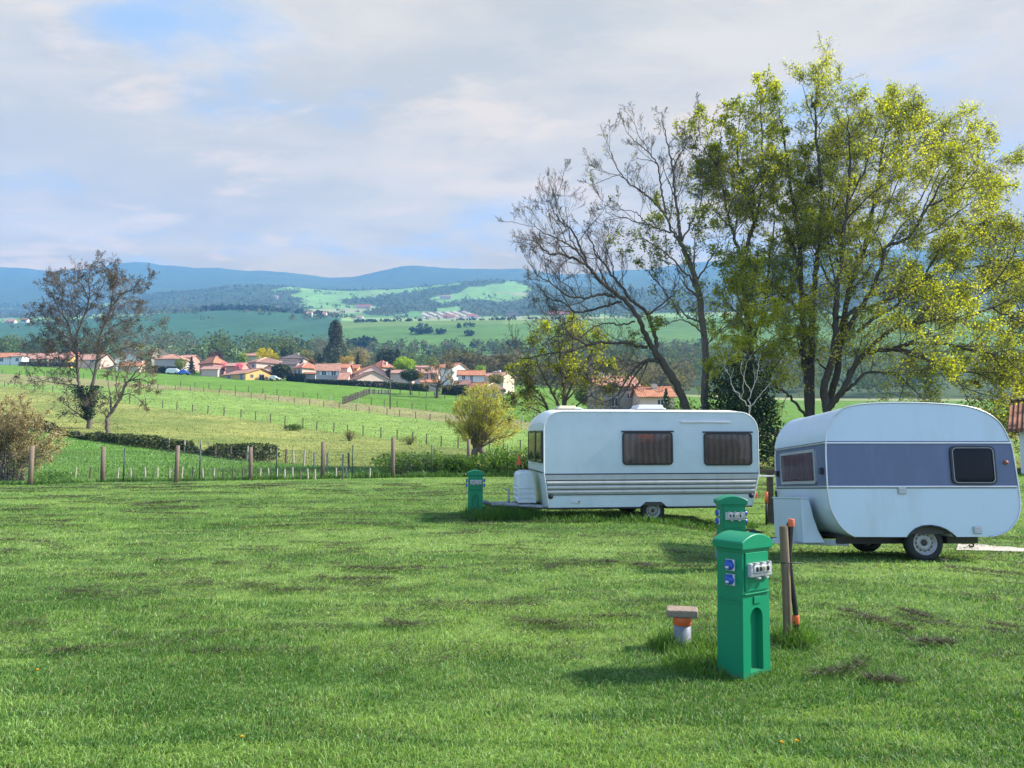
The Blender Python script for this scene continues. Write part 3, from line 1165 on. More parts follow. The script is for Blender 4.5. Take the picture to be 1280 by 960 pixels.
def make_pillar(label, loc, rz, tilt=0.0):
    w, d, h = 0.322, 0.225, 0.955
    root = empty('service_pillar', loc, label, 'service pillar', group='green service pillars on the lawn', rot=(0, tilt, rz))
    k = lambda x, z: x * (1 + 0.05 * (1 - z / h))
    b = MB()
    zb, zs, r = 0.05, 0.44, 0.075       # arched recess
    yf = -d / 2
    arc = [(-r, zb)] + [(-r * math.cos(R(a)), zs + r * math.sin(R(a))) for a in range(0, 91, 10)]
    left = [(-w / 2, 0), (0, 0), (0, zb)] + arc + [(0, h), (-w / 2, h)]
    fl = [(k(x, z), yf * (1 + 0.05 * (1 - z / h)), z) for x, z in left]
    b.add(fl, [tuple(range(len(fl)))])
    fr = [(-x, y, z) for x, y, z in fl]
    b.add(fr, [tuple(reversed(range(len(fr))))])
    full = arc + [(-x, z) for x, z in reversed(arc[:-1])]
    n = len(full)
    rr = 0.045
    o1 = [(x, yf * 1.04, z) for x, z in full]
    o1 = [(k(x, z), yf * (1 + 0.05 * (1 - z / h)), z) for x, z in full]
    o2 = [(x * 0.93, yf + rr, zb + 0.012 + (z - zb) * 0.97) for x, z in full]
    b.add(o1 + o2, [(i, (i + 1) % n, n + (i + 1) % n, n + i) for i in range(n)])
    b.add(o2, [tuple(range(n))])
    e = 1.05
    W2, D2 = w / 2, d / 2
    vs = [(-W2 * e, -D2 * e, 0), (W2 * e, -D2 * e, 0), (W2 * e, D2 * e, 0), (-W2 * e, D2 * e, 0),
          (-W2, -D2, h), (W2, -D2, h), (W2, D2, h), (-W2, D2, h)]
    b.add(vs, [(1, 2, 6, 5), (2, 3, 7, 6), (3, 0, 4, 7), (4, 5, 6, 7)])
    for z in (0.555, 0.585):
        for sx in (-1, 1):
            b.box((sx * (W2 * 1.02 + 0.002), 0.0, z), (0.012, d * 0.97, 0.013))
    b.build('housing', M_GREEN, root, fix=False)
    dm = MB()
    dm.box((0, -D2 - 0.006, 0.785), (w * 0.86, 0.012, 0.285))
    dm.box((0, -D2 - 0.010, 0.625), (w * 0.97, 0.014, 0.012))
    dm.build('access_door', M_GREEN, root, bevel=0.004)
    pm = MB()
    pm.box((0.005, -D2 - 0.007, 0.572), (0.085, 0.009, 0.052))
    pm.build('name_plate', M_GREEN, root, bevel=0.003)
    # cap
    cw, cd = 0.388, 0.275
    poly = [(-cw / 2, h - 0.004), (cw / 2, h - 0.004), (cw / 2 + 0.002, h + 0.045)]
    for i in range(0, 13):
        t = i / 12
        x = cw / 2 * (1 - 2 * t)
        poly.append((x, h + 0.055 + 0.056 * (1 - (1 - 2 * t) ** 2)))
    poly.append((-cw / 2 - 0.002, h + 0.045))
    c = MB()
    c.prism(poly, -cd / 2, cd / 2)
    c.build('cap', M_GREEN, root, bevel=0.010, seg=3)
    u = MB()
    u.box((0, 0, h - 0.014), (w * 1.06, d * 1.08, 0.024))
    u.build('cap_seat', M_GREEN, root, bevel=0.004)
    # breaker box
    m = MB()
    m.box((0.012, -D2 - 0.027, 0.80), (0.262, 0.038, 0.100))
    mo = m.build('breaker_box', M_GREYP, root, bevel=0.006)
    q = MB()
    q.box((0.012, -D2 - 0.048, 0.808), (0.205, 0.012, 0.052))
    q.build('breaker_row', M_WHITEP, mo, bevel=0.002)
    for i in range(4):
        s_ = MB()
        s_.box((-0.058 + i * 0.045, -D2 - 0.058, 0.806), (0.017, 0.012, 0.026))
        s_.box((-0.058 + i * 0.045, -D2 - 0.056, 0.823), (0.02, 0.008, 0.005))
        s_.build('switch', M_DARK if i != 2 else M_YEL, mo)
    lidm = MB()
    lidm.box((0.012, -D2 - 0.069, 0.804), (0.236, 0.008, 0.085))
    lidm.build('clear_lid', M_CLEAR, mo, bevel=0.003)
    cl = MB()
    for i in (-1, 0, 1):
        cl.box((0.012 + i * 0.085, -D2 - 0.05, 0.854), (0.022, 0.03, 0.012))
    for i in (-1, 1):
        cl.box((0.012 + i * 0.05, -D2 - 0.05, 0.744), (0.032, 0.03, 0.014))
    cl.build('lid_clip', M_GREYP, mo, bevel=0.002)
    # blue sockets both sides
    for sx in (-1, 1):
        for z in (0.83, 0.722):
            p = MB()
            p.box((sx * (W2 + 0.011), -0.012, z), (0.02, 0.074, 0.084))
            po = p.build('socket', M_WHITEP, root, bevel=0.004)
            l = MB()
            l.lathe([(0.0, sx * 0.056), (0.024, sx * 0.055), (0.034, sx * 0.047), (0.036, sx * 0.02)], (sx * W2, -0.016, z), 'X', 20)
            l.box((sx * (W2 + 0.036), -0.016, z + 0.034), (0.034, 0.04, 0.012))
            l.build('socket_lid', M_BLUEP, po)
            t = MB()
            t.box((sx * (W2 + 0.058), -0.016, z - 0.012), (0.004, 0.026, 0.016))
            t.build('socket_mark', M_WHITEP, po)
    return root


p = hit(930, 841)
P1 = p
make_pillar('green service pillar nearest the camera, shown full length with two blue sockets on its left face', (p.x, p.y + 0.0, lawn_z(p.x, p.y) - 0.01), R(37), R(1.2))
Y2 = 10.15
p = at(913, 620, Y2)
make_pillar('green service pillar half hidden behind the nearest pillar, beside a grey pipe', (p.x, Y2, p.z - 1.058), 0.02)
Y3 = 16.8
p = at(594.5, 588, Y3)
make_pillar('small far green service pillar standing left of the caravan drawbar', (p.x, Y3, p.z - 1.058), 0.03)
tuft(P1.x - 0.30, P1.y + 0.15, 0.30, 900, 0.16)
tuft(P1.x, P1.y + 0.05, 0.33, 700, 0.085)
tuft(P1.x + 0.25, P1.y + 0.25, 0.25, 350, 0.10)

# ------------------------------------------------------------------ pipe stubs
M_PVC = simple('grey_pvc', (0.17, 0.19, 0.24), 0.45, dirt=((0.2, 0.2, 0.17), 7, 0.5))
M_STONE = simple('weathered_concrete', (0.28, 0.215, 0.165), 0.9, 0, 0.2, 0.3, 14, 0.7, 40, dirt=((0.16, 0.14, 0.12), 9, 0.7))


def pipe_stub(x, y, rad, h, label, slab, band0):
    z = gz(x, y)
    root = empty('drain_pipe', (x, y, z), label, 'drain pipe', group='grey pipe stubs in the lawn')
    b = MB()
    b.lathe([(rad * 0.86, h), (rad, h), (rad, -0.05)], (0, 0, 0), 'Z', 24)
    b.lathe([(0.0, h - 0.02), (rad * 0.86, h - 0.02), (rad * 0.86, h)], (0, 0, 0), 'Z', 24)
    b.build('pipe', M_PVC, root)
    b = MB()
    b.lathe([(rad + 0.004, h - 0.004), (rad + 0.006, h - 0.008), (rad + 0.006, band0), (rad, band0 - 0.003)], (0, 0, 0), 'Z', 24)
    b.build('orange_collar', M_ORANGE, root)
    return root


p = hit(853.5, 812)
PP = p
pipe_stub(p.x, p.y, 0.071, 0.275, 'thick grey pipe stub with orange collar, capped by a stone slab', True, 0.205)
b = MB()
b.box((0, 0, 0.032), (0.258, 0.18, 0.062))
o = b.build('stone_slab', M_STONE, None, bevel=0.012, seg=3)
o.location = (p.x, p.y, gz(p.x, p.y) + 0.276)
o.rotation_euler = (0.015, -0.01, R(-12))
tag(o, 'brownish stone slab lying on top of the thick grey pipe stub', 'paving slab')
tuft(p.x, p.y + 0.02, 0.26, 900, 0.17)
tuft(p.x - 0.1, p.y, 0.22, 250, 0.27)
tuft(p.x + 0.18, p.y - 0.05, 0.35, 800, 0.13)
p = hit(898.5, 701)
pipe_stub(p.x, p.y, 0.045, 0.40, 'thin grey pipe with orange collar peeping out left behind the half hidden pillar', False, 0.33)

# ------------------------------------------------------------------ water post with hose
M_POST = striped('weathered_post_wood', (0.20, 0.145, 0.09), (0.15, 0.11, 0.07), 9, 'X', 0.9, 0.25, 0.006)
M_HOSE = simple('black_hose', (0.016, 0.017, 0.022), 0.42)
p = hit(985, 806)
PQ = p
z0 = gz(p.x, p.y)
px_m = F / p.y
b = MB()
b.tube([(0, 0, -0.1), (0.0, 0, 0.5), (-0.012, 0, (806 - 664) / px_m)], [0.038, 0.037, 0.036], 14)
o = b.build('wooden_post', M_POST, None, bevel=0.004)
o.location = (p.x, p.y, z0)
tag(o, 'round wooden stake beside the black hose, right of the nearest pillar', 'post')
hx = 0.082
root = empty('standpipe_hose', (p.x + hx, p.y + 0.01, z0), 'black hose with orange ends standing against the round wooden stake', 'hose')
b = MB()
b.tube(smooth_poly([(0.0, 0, -0.05), (0.0, 0, 0.12), (-0.006, 0, 0.28), (-0.035, 0, 0.55), (-0.045, 0, 0.75), (-0.028, 0, 0.95), (-0.022, 0, 1.02)], 5), 0.022, 14)
b.build('pipe', M_HOSE, root)
b = MB()
b.tube([(-0.0215, 0, 1.0), (-0.019, 0, 1.065)], 0.026, 16)
b.build('orange_cap', M_ORANGE, root, bevel=0.003)
b = MB()
b.tube([(-0.001, 0, 0.165), (-0.004, 0, 0.24)], [0.028, 0.029], 16)
b.box((-0.032, -0.005, 0.21), (0.026, 0.026, 0.04))
b.build('orange_joint', M_ORANGE, root, bevel=0.004)
b = MB()
zt = (806 - 708) / px_m
b.tube([(-0.24, -0.02, zt + 0.006), (-0.13, -0.045, zt), (-0.03, -0.035, zt), (0.06, -0.02, zt - 0.004)], 0.0055, 6)
b.build('tie_wire', M_DARK, root)
tuft(p.x + 0.05, p.y + 0.02, 0.22, 700, 0.22)
tuft(p.x + 0.08, p.y - 0.02, 0.12, 200, 0.30)
tuft(p.x - 0.05, p.y + 0.1, 0.3, 500, 0.10)

# ------------------------------------------------------------------ caravans
M_C1 = striped('ivory_caravan_sheet', (0.54, 0.615, 0.645), (0.51, 0.58, 0.61), 9.5, 'Z', 0.35, 0.12, 0.004, 0.5, nvar=0.09)
M_C1R = simple('white_roof_sheet', (0.74, 0.75, 0.75), 0.35, dirt=((0.4, 0.4, 0.36), 1.5, 0.4))
M_BAND = simple('grey_corrugated_sheet', (0.44, 0.44, 0.43), 0.4, dirt=((0.22, 0.21, 0.19), 3, 0.5))
M_LINE = simple('dark_trim', (0.022, 0.023, 0.026), 0.45)
M_C2 = simple('white_caravan_paint', (0.525, 0.615, 0.70), 0.3, 0, 0.5, 0.03, 2, 0.02, 8, dirt=((0.40, 0.42, 0.40), 1.6, 0.5))
M_C2B = simple('slate_blue_caravan_paint', (0.095, 0.122, 0.212), 0.4, 0, 0.5, 0.08, 3, 0.02, 8, dirt=((0.16, 0.2, 0.34), 3, 0.5))
M_ALU = simple('aluminium_trim', (0.55, 0.56, 0.58), 0.35, 0.8)
M_STEEL = simple('galvanised_steel', (0.30, 0.32, 0.35), 0.5, 0.5, dirt=((0.16, 0.12, 0.09), 6, 0.6))
M_CHASS = simple('dirty_chassis_steel', (0.055, 0.048, 0.042), 0.8)
M_TYRE = simple('tyre_rubber', (0.025, 0.025, 0.026), 0.75, 0, 0.3, 0.2, 12)
M_RIM = simple('silver_wheel_steel', (0.32, 0.31, 0.31), 0.4, 0.4, dirt=((0.16, 0.12, 0.085), 12, 0.8))
M_GLASS = glassmat('smoked_window', (0.66, 0.62, 0.60), 0.30)
M_GLASSB = glassmat('clear_caravan_window', (0.62, 0.62, 0.66), 0.17)
M_CURT = striped('brown_curtain', (0.55, 0.45, 0.40), (0.38, 0.31, 0.275), 2.3, 'X', 0.9, 0.6, 0.02, 0.1)  # lighter and darker stripes paint the shade of the folds
M_CURTM = striped('mauve_curtain', (0.48, 0.33, 0.36), (0.26, 0.18, 0.21), 7, 'Y', 0.9, 0.6, 0.02, 0.1)  # fold shade painted as stripes here too
M_DIMROOM = simple('dim_interior', (0.05, 0.05, 0.065), 0.8)  # dark sheet behind bare windows, the unlit room put into its colour


def shell(name, prof, W, mats, matfn, parent, camber=0.0, ztop=9, cuts=None):
    """caravan body: profile (x,z) swept across the width with optional roof camber; end faces split at heights in cuts"""
    b = MB()
    ys = [i / 8 for i in range(9)] if camber else [0, 1]
    n = len(prof)
    vs = []
    for u in ys:
        for x, z in prof:
            dz = camber * (1 - (2 * u - 1) ** 2) * float(sstep(ztop - 0.5, ztop, z))
            vs.append((x, u * W, z + dz))
    o = len(b.v)
    for k_ in range(len(ys) - 1):
        for i in range(n):
            j = (i + 1) % n
            mi = matfn((prof[i][1] + prof[j][1]) / 2)
            b.add([vs[k_ * n + i], vs[k_ * n + j], vs[(k_ + 1) * n + j], vs[(k_ + 1) * n + i]], [(0, 1, 2, 3)], mi, True)
    lev = [-9] + sorted(cuts or []) + [99]
    for a, c in zip(lev[:-1], lev[1:]):
        poly = prof
        if a > -9:
            poly = clip_z(poly, a, True)
        if c < 99:
            poly = clip_z(poly, c, False)
        mi = matfn((max(p[1] for p in poly) + min(p[1] for p in poly)) / 2)
        m_ = len(poly)
        b.add([(x, 0, z) for x, z in poly], [tuple(range(m_))], mi)
        b.add([(x, W, z) for x, z in poly], [tuple(reversed(range(m_)))], mi)
    import bmesh
    ob = b.build(name, mats, parent)
    bm = bmesh.new()
    bm.from_mesh(ob.data)
    bmesh.ops.remove_doubles(bm, verts=bm.verts, dist=0.0005)
    bmesh.ops.recalc_face_normals(bm, faces=bm.faces)
    for e in bm.edges:
        if len(e.link_faces) == 2 and e.calc_face_angle(0) > R(38):
            e.smooth = False
    bm.to_mesh(ob.data)
    bm.free()
    return ob


def insert_z(prof, zs):
    out = []
    n = len(prof)
    for i in range(n):
        a, c = prof[i], prof[(i + 1) % n]
        out.append(a)
        ts = []
        for z in zs:
            if (a[1] - z) * (c[1] - z) < 0:
                t = (z - a[1]) / (c[1] - a[1])
                ts.append((t, (a[0] + t * (c[0] - a[0]), z)))
        out += [q for _, q in sorted(ts)]
    return out


def frame_ring(b, outer, inner, y0, y1, flip=None):
    """window frame: ring between two loops in xz, from y0 (wall) to y1 (proud, smaller y)"""
    n = len(outer)
    vs = [(x, y1, z) for x, z in outer] + [(x, y1, z) for x, z in inner] + [(x, y0, z) for x, z in outer] + [(x, y0, z) for x, z in inner]
    fs = []
    for i in range(n):
        j = (i + 1) % n
        fs += [(i, j, n + j, n + i), (i, 2 * n + i, 2 * n + j, j), (n + i, n + j, 3 * n + j, 3 * n + i)]
    if flip:
        vs = [flip(v) for v in vs]
    b.add(vs, fs)


def window(parent, x0, x1, z0, z1, r, frame_w, mframe, mglass, mback, name='window', flip=None, proud=0.028, fold=0.0, head=None, off=0.0):
    """flip maps the local (x along wall, y out of the wall (negative), z) to the thing's frame"""
    f = flip or (lambda v: v)
    o = rrect(x0, x1, z0, z1, r)
    i = rrect(x0 + frame_w, x1 - frame_w, z0 + frame_w, z1 - frame_w, max(0.01, r - frame_w))
    b = MB()
    frame_ring(b, o, i, -off + 0.002, -off - proud, f)
    if head:
        b.box(f(((x0 + x1) / 2, -off - proud * 0.7, z1 + 0.012)), (x1 - x0 + 0.04, proud * 1.5, 0.032))
    w = b.build(name, mframe, parent)
    b = MB()
    ni = len(i)
    cxw, czw = (x0 + x1) / 2, (z0 + z1) / 2
    vs = []
    for k_, (sc_w, bl) in enumerate(((1.0, 0.0), (0.92, 0.006), (0.72, 0.012), (0.4, 0.016))):
        vs += [f((cxw + (x - cxw) * sc_w, -off - proud * 0.75 - bl, czw + (z - czw) * sc_w)) for x, z in i]
    vs.append(f((cxw, -off - proud * 0.75 - 0.017, czw)))
    fs = [(k_ * ni + j, k_ * ni + (j + 1) % ni, (k_ + 1) * ni + (j + 1) % ni, (k_ + 1) * ni + j) for k_ in range(3) for j in range(ni)]
    fs += [(3 * ni + j, 3 * ni + (j + 1) % ni, 4 * ni) for j in range(ni)]
    b.add(vs, fs, 0, True)
    b.build('pane', mglass, w)
    # curtain behind the pane; bare windows get a dark sheet for unlit depth
    b = MB()
    n = 60 if fold else 2
    vs = []
    for k_ in range(n + 1):
        x = x0 + frame_w + (x1 - x0 - 2 * frame_w) * k_ / n
        y = -off - 0.006 - (fold * (0.5 + 0.5 * math.sin(k_ * 0.95 + 1.2 * math.sin(k_ * 0.31))) if fold else 0)
        vs += [f((x, y, z0 + frame_w)), f((x, y, z1 - frame_w))]
    b.add(vs, [(2 * k_, 2 * k_ + 2, 2 * k_ + 3, 2 * k_ + 1) for k_ in range(n)], 0, bool(fold))
    b.build('curtain', mback, w)
    return w


def wheel(parent, x, y, z, r, w, rim_r, out=-1):
    """out=-1: outer face towards -y"""
    t = MB()
    s_ = out
    t.lathe([(rim_r, s_ * w * 0.42), (rim_r + 0.01, s_ * w * 0.5), (r - 0.035, s_ * w * 0.5), (r - 0.008, s_ * w * 0.40), (r, s_ * w * 0.22), (r, -s_ * w * 0.3), (r - 0.03, -s_ * w * 0.5), (rim_r, -s_ * w * 0.5)], (x, y, z), 'Y', 40)
    root = t.build('wheel', M_TYRE, parent)
    m = MB()
    m.lathe([(rim_r, s_ * w * 0.46), (rim_r - 0.012, s_ * w * 0.47), (rim_r - 0.022, s_ * w * 0.30), (rim_r * 0.74, s_ * w * 0.22), (rim_r * 0.58, s_ * w * 0.30), (rim_r * 0.44, s_ * w * 0.34), (rim_r * 0.30, s_ * w * 0.26), (0.0, s_ * w * 0.26)], (x, y, z), 'Y', 36)
    m.build('rim', M_RIM, root)
    h = MB()
    vs, nn_ = [], 144
    for k_ in range(nn_):
        a = 2 * math.pi * k_ / nn_
        lob = 0.0015 + 0.0105 * max(0.0, math.cos(12 * a)) ** 0.6
        for sg in (-1, 1):
            q = rim_r * 0.69 + sg * lob
            vs.append((x + math.cos(a) * q, y + s_ * (w * 0.26 + 0.003), z + math.sin(a) * q))
    h.add(vs, [(2 * k_, 2 * k_ + 1, 2 * ((k_ + 1) % nn_) + 1, 2 * ((k_ + 1) % nn_)) for k_ in range(nn_)])
    h.build('rim_holes', M_CHASS, root)
    h = MB()
    h.lathe([(0.0, s_ * 0.03), (rim_r * 0.2, s_ * 0.028), (rim_r * 0.26, 0)], (x, y + s_ * w * 0.26, z), 'Y', 20)
    h.build('hub', M_CHASS, root)
    return root


# ---- white and grey caravan with the corrugated band
L1c, W1 = 4.85, 2.25
A1 = at(680, 549, 16.0)
c1 = empty('caravan', (A1.x, 16.0, 0), 'white caravan with grey corrugated band and two brown curtained side windows, behind the pillars', 'caravan', rz=R(7), group='touring caravans on the lawn')
prof1 = [(0, 1.04), (0, 2.0), (0.02, 2.10), (0.073, 2.21), (0.13, 2.28), (0.2, 2.325), (0.29, 2.355), (0.40, 2.37), (2.4, 2.375), (4.46, 2.37), (4.58, 2.345), (4.68, 2.29), (4.76, 2.21), (4.82, 2.11), (4.85, 1.98), (4.85, 1.016), (4.79, 0.75), (4.73, 0.50), (4.68, 0.30),
         (2.72, 0.30), (2.60, 0.405), (2.24, 0.405), (2.12, 0.30), (0.10, 0.30), (0.075, 0.50), (0.05, 0.74)]
shell('body', prof1, W1, [M_C1, M_C1R], lambda z: 1 if z > 2.05 and z < 9 else 0, c1, camber=0.085, ztop=2.37)
c1.children[0].data.polygons.foreach_set('material_index', [1 if (p_.center.z > 2.08 and abs(p_.normal.y) < 0.9) else 0 for p_ in c1.children[0].data.polygons])


def edge_x(prof, z, front):
    xs = []
    n = len(prof)
    for i in range(n):
        a, c = prof[i], prof[(i + 1) % n]
        if (a[1] - z) * (c[1] - z) <= 0 and abs(a[1] - c[1]) > 1e-9:
            xs.append(a[0] + (z - a[1]) / (c[1] - a[1]) * (c[0] - a[0]))
    return min(xs) if front else max(xs)


b = MB()
for zc, hh in ((1.018, 0.022), (0.885, 0.014), (0.574, 0.018)):
    x0, x1 = edge_x(prof1, zc, True), edge_x(prof1, zc, False)
    b.box(((x0 + x1) / 2, -0.006, zc), (x1 - x0 - 0.01, 0.02, hh))
b.box((-0.006, W1 / 2, 1.045), (0.022, W1 - 0.02, 0.028))
b.box((0.16, -0.004, 0.292), (0.0, 0.0, 0.0))
b.box((1.11, -0.004, 0.288), (2.0, 0.022, 0.03))
b.box((3.7, -0.004, 0.288), (1.95, 0.022, 0.03))
b.build('trim_strip', M_LINE, c1, bevel=0.003)
b = MB()
x0, x1 = edge_x(prof1, 0.94, True) + 0.02, edge_x(prof1, 0.94, False) - 0.02
b.box(((x0 + x1) / 2, -0.005, 0.950), (x1 - x0, 0.016, 0.108))
for zc in (0.83, 0.733, 0.636):
    x0, x1 = edge_x(prof1, zc - 0.03, True) + 0.02, edge_x(prof1, zc - 0.03, False) - 0.03
    pr = [(0.002, zc - 0.046), (-0.010, zc - 0.04), (-0.026, zc - 0.02), (-0.032, zc + 0.004), (-0.022, zc + 0.028), (-0.006, zc + 0.041), (0.002, zc + 0.044)]
    b.prism(pr, x0, x1, 0, 'YZ')
b.build('corrugated_band', M_BAND, c1)
b = MB()
for zc in (0.782, 0.685):
    x0, x1 = edge_x(prof1, zc, True) + 0.02, edge_x(prof1, zc, False) - 0.03
    b.box(((x0 + x1) / 2, -0.006, zc), (x1 - x0, 0.012, 0.008))
b.build('groove_shade', M_LINE, c1)  # flat dark strips paint the shade between the ridges
for yy in (-0.006, W1 + 0.006):
    b = MB()
    pts = [(x, yy, z + 0.004) for x, z in smooth_poly([Vector((p_[0], p_[1], 0)) for p_ in prof1[0:19]], 3) for _ in (0,)] if False else [(p_[0], yy, p_[1]) for p_ in prof1[0:19]]
    pts = [(prof1[23][0], yy, 0.30), (prof1[24][0], yy, 0.5), (prof1[25][0], yy, 0.74)] + pts
    b.tube(pts, 0.013, 6)
    b.build('edge_trim', M_C1R, c1)
w1 = window(c1, 1.73, 2.87, 1.205, 1.93, 0.09, 0.035, M_LINE, M_GLASS, M_CURT, fold=0.012, head=True)
w2 = window(c1, 3.58, 4.70, 1.19, 1.915, 0.09, 0.035, M_LINE, M_GLASS, M_CURT, fold=0.012, head=True)
b = MB()
b.box((2.25, -0.0185, 1.845), (0.36, 0.004, 0.05))
b.box((2.20, -0.0185, 1.77), (0.06, 0.004, 0.12))
b.box((2.39, -0.0185, 1.745), (0.05, 0.004, 0.17))
b.box((2.30, -0.0185, 1.80), (0.20, 0.004, 0.025))
b.build('orange_hanger', simple('bright_orange_card', (0.95, 0.30, 0.10), 0.6), w1)
ff = lambda v: (v[1], W1 - v[0], v[2])
ffr = lambda v: (v[1], v[0], v[2])
window(c1, 0.12, 0.92, 1.25, 1.96, 0.06, 0.035, M_LINE, M_GLASS, M_DIMROOM, flip=ffr, proud=0.04)
window(c1, 1.0, 2.14, 1.25, 1.97, 0.06, 0.035, M_LINE, M_GLASS, M_DIMROOM, flip=ffr, proud=0.04)
b = MB()
b.box((3.63, -0.012, 2.152), (1.16, 0.03, 0.045))
b.build('awning_rail', M_ALU, c1, bevel=0.008)
b = MB()
b.box((0.69, -0.008, 0.432), (0.215, 0.02, 0.085))
ho = b.build('service_hatch', M_YEL if False else M_WHITEP, c1, bevel=0.015)
b = MB()
b.box((0.755, -0.02, 0.43), (0.025, 0.012, 0.03))
b.build('hatch_lock', M_DARK, ho)
for x, z in ((0.14, 0.545), (4.66, 0.525)):
    b = MB()
    b.lathe([(0.0, -0.04), (0.03, -0.036), (0.055, -0.02), (0.058, 0.0)], (x, 0, z), 'Y', 18)
    b.build('marker_lamp', M_DARK, c1)
b = MB()
b.box((4.80, 0.05, 0.52), (0.05, 0.07, 0.12))
b.build('rear_lamp', M_ORANGE, c1, bevel=0.012)
M_VENT = simple('yellowed_vent_plastic', (0.62, 0.56, 0.40), 0.5)
for x0, x1, yy, hh, mm, nm in ((0.42, 0.85, 0.75, 0.085, M_VENT, 'roof_vent'), (0.80, 0.95, 0.60, 0.05, M_WHITEP, 'roof_cap'), (2.28, 2.92, 0.95, 0.12, M_WHITEP, 'roof_light')):
    b = MB()
    zr = 2.375 + 0.085 * (1 - (2 * yy / W1 - 1) ** 2)
    b.box(((x0 + x1) / 2, yy, zr + hh * 0.42), (x1 - x0, (x1 - x0) * 0.95, hh * 0.9), taper=0.86)
    b.box(((x0 + x1) / 2, yy, zr + 0.012), (x1 - x0 + 0.05, (x1 - x0) + 0.05, 0.03))
    b.build(nm, mm, c1, bevel=0.018, seg=3)
wheel(c1, 2.43, 0.13, 0.21, 0.26, 0.17, 0.155)
wheel(c1, 2.43, W1 - 0.13, 0.21, 0.26, 0.17, 0.155, 1)
b = MB()
b.box((2.42, W1 / 2, 0.21), (0.07, W1 - 0.3, 0.07))
b.box((2.3, 0.45, 0.27), (4.3, 0.06, 0.10))
b.box((2.3, W1 - 0.45, 0.27), (4.3, 0.06, 0.10))
b.box((2.42, 0.26, 0.36), (0.56, 0.5, 0.07))
b.build('chassis', M_CHASS, c1)
b = MB()
for y0 in (0.45, W1 - 0.45):
    b.tube([(0.5, y0, 0.27), (0.0, y0 + (W1 / 2 - y0) * 0.25, 0.27), (-1.15, W1 / 2, 0.30)], 0.05, 6)
b.box((-0.55, W1 / 2, 0.30), (1.0, 0.45, 0.03))
b.tube([(-1.1, W1 / 2, 0.32), (-1.32, W1 / 2, 0.36), (-1.42, W1 / 2, 0.34)], [0.05, 0.055, 0.03], 10)
b.tube([(-0.62, W1 / 2 + 0.1, 0.18), (-0.62, W1 / 2 + 0.1, 0.62)], 0.022, 8)
b.tube([(-0.62, W1 / 2 + 0.1, 0.61), (-0.72, W1 / 2 + 0.1, 0.63)], 0.012, 6)
b.build('drawbar', M_STEEL, c1)
b = MB()
b.tube([(-0.30, W1 / 2 + 0.35, 0.9), (-0.32, W1 / 2 + 0.35, 1.2)], 0.022, 8)
hb_ = b.build('brake_lever', M_DARK, c1)
b = MB()
b.tube([(-0.32, W1 / 2 + 0.35, 1.17), (-0.345, W1 / 2 + 0.35, 1.30), (-0.37, W1 / 2 + 0.35, 1.40)], [0.045, 0.035, 0.02], 8)
b.box((-0.37, W1 / 2 + 0.35, 1.20), (0.12, 0.05, 0.06))
b.build('orange_grip', M_ORANGE, hb_, bevel=0.01)
# moulded gas locker on the drawbar
M_LOCK = simple('pale_locker_plastic', (0.60, 0.66, 0.70), 0.45, dirt=((0.4, 0.42, 0.4), 2.5, 0.4))
b = MB()
pl = [(-0.47, 0.34), (-0.50, 0.45), (-0.47, 0.465), (-0.50, 0.56), (-0.47, 0.575), (-0.50, 0.67), (-0.47, 0.685), (-0.49, 0.73), (-0.46, 0.97), (-0.41, 1.03), (-0.18, 1.04), (-0.13, 1.0), (-0.05, 0.34)]
b.prism(pl, 0.74, 1.52)
lo = b.build('gas_locker', M_LOCK, c1, bevel=0.018, seg=3)
b = MB()
for z in (0.46, 0.57, 0.68):
    b.box((-0.27, 0.734, z), (0.40, 0.012, 0.016))
b.build('locker_rib', M_LOCK, lo, bevel=0.004)
b = MB()
b.box((-0.29, 1.1, 1.045), (0.2, 0.45, 0.03))
b.build('locker_lid', M_LOCK, lo, bevel=0.012)
b = MB()
b.tube([(4.2, 0.35, 0.29), (4.42, 0.35, 0.05)], 0.025, 6)
b.build('steady_leg', M_CHASS, c1)
c1m = Matrix.Translation((A1.x, 16.0, 0)) @ Matrix.Rotation(R(7), 4, 'Z')
q = c1m @ Vector((4.47, 0.35, 0))
b = MB()
b.box((0, 0, 0.05), (0.26, 0.24, 0.12))
o = b.build('paving_block', M_STONE, None, bevel=0.012)
o.location = (q.x, q.y, gz(q.x, q.y) - 0.01)
tag(o, 'small concrete block under the rear steady leg of the white corrugated caravan', 'paving block')
for i in range(60):
    u = rnd.uniform(-1.5, 4.7)
    vv = rnd.uniform(-0.28, 0.3)
    if u < 0:
        vv = rnd.uniform(0.3, 1.6)
    q = c1m @ Vector((u, vv, 0))
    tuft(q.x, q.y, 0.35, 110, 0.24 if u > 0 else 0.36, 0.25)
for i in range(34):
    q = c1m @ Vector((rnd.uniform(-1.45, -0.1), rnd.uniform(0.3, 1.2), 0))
    tuft(q.x, q.y, 0.3, 85, 0.42, 0.25)

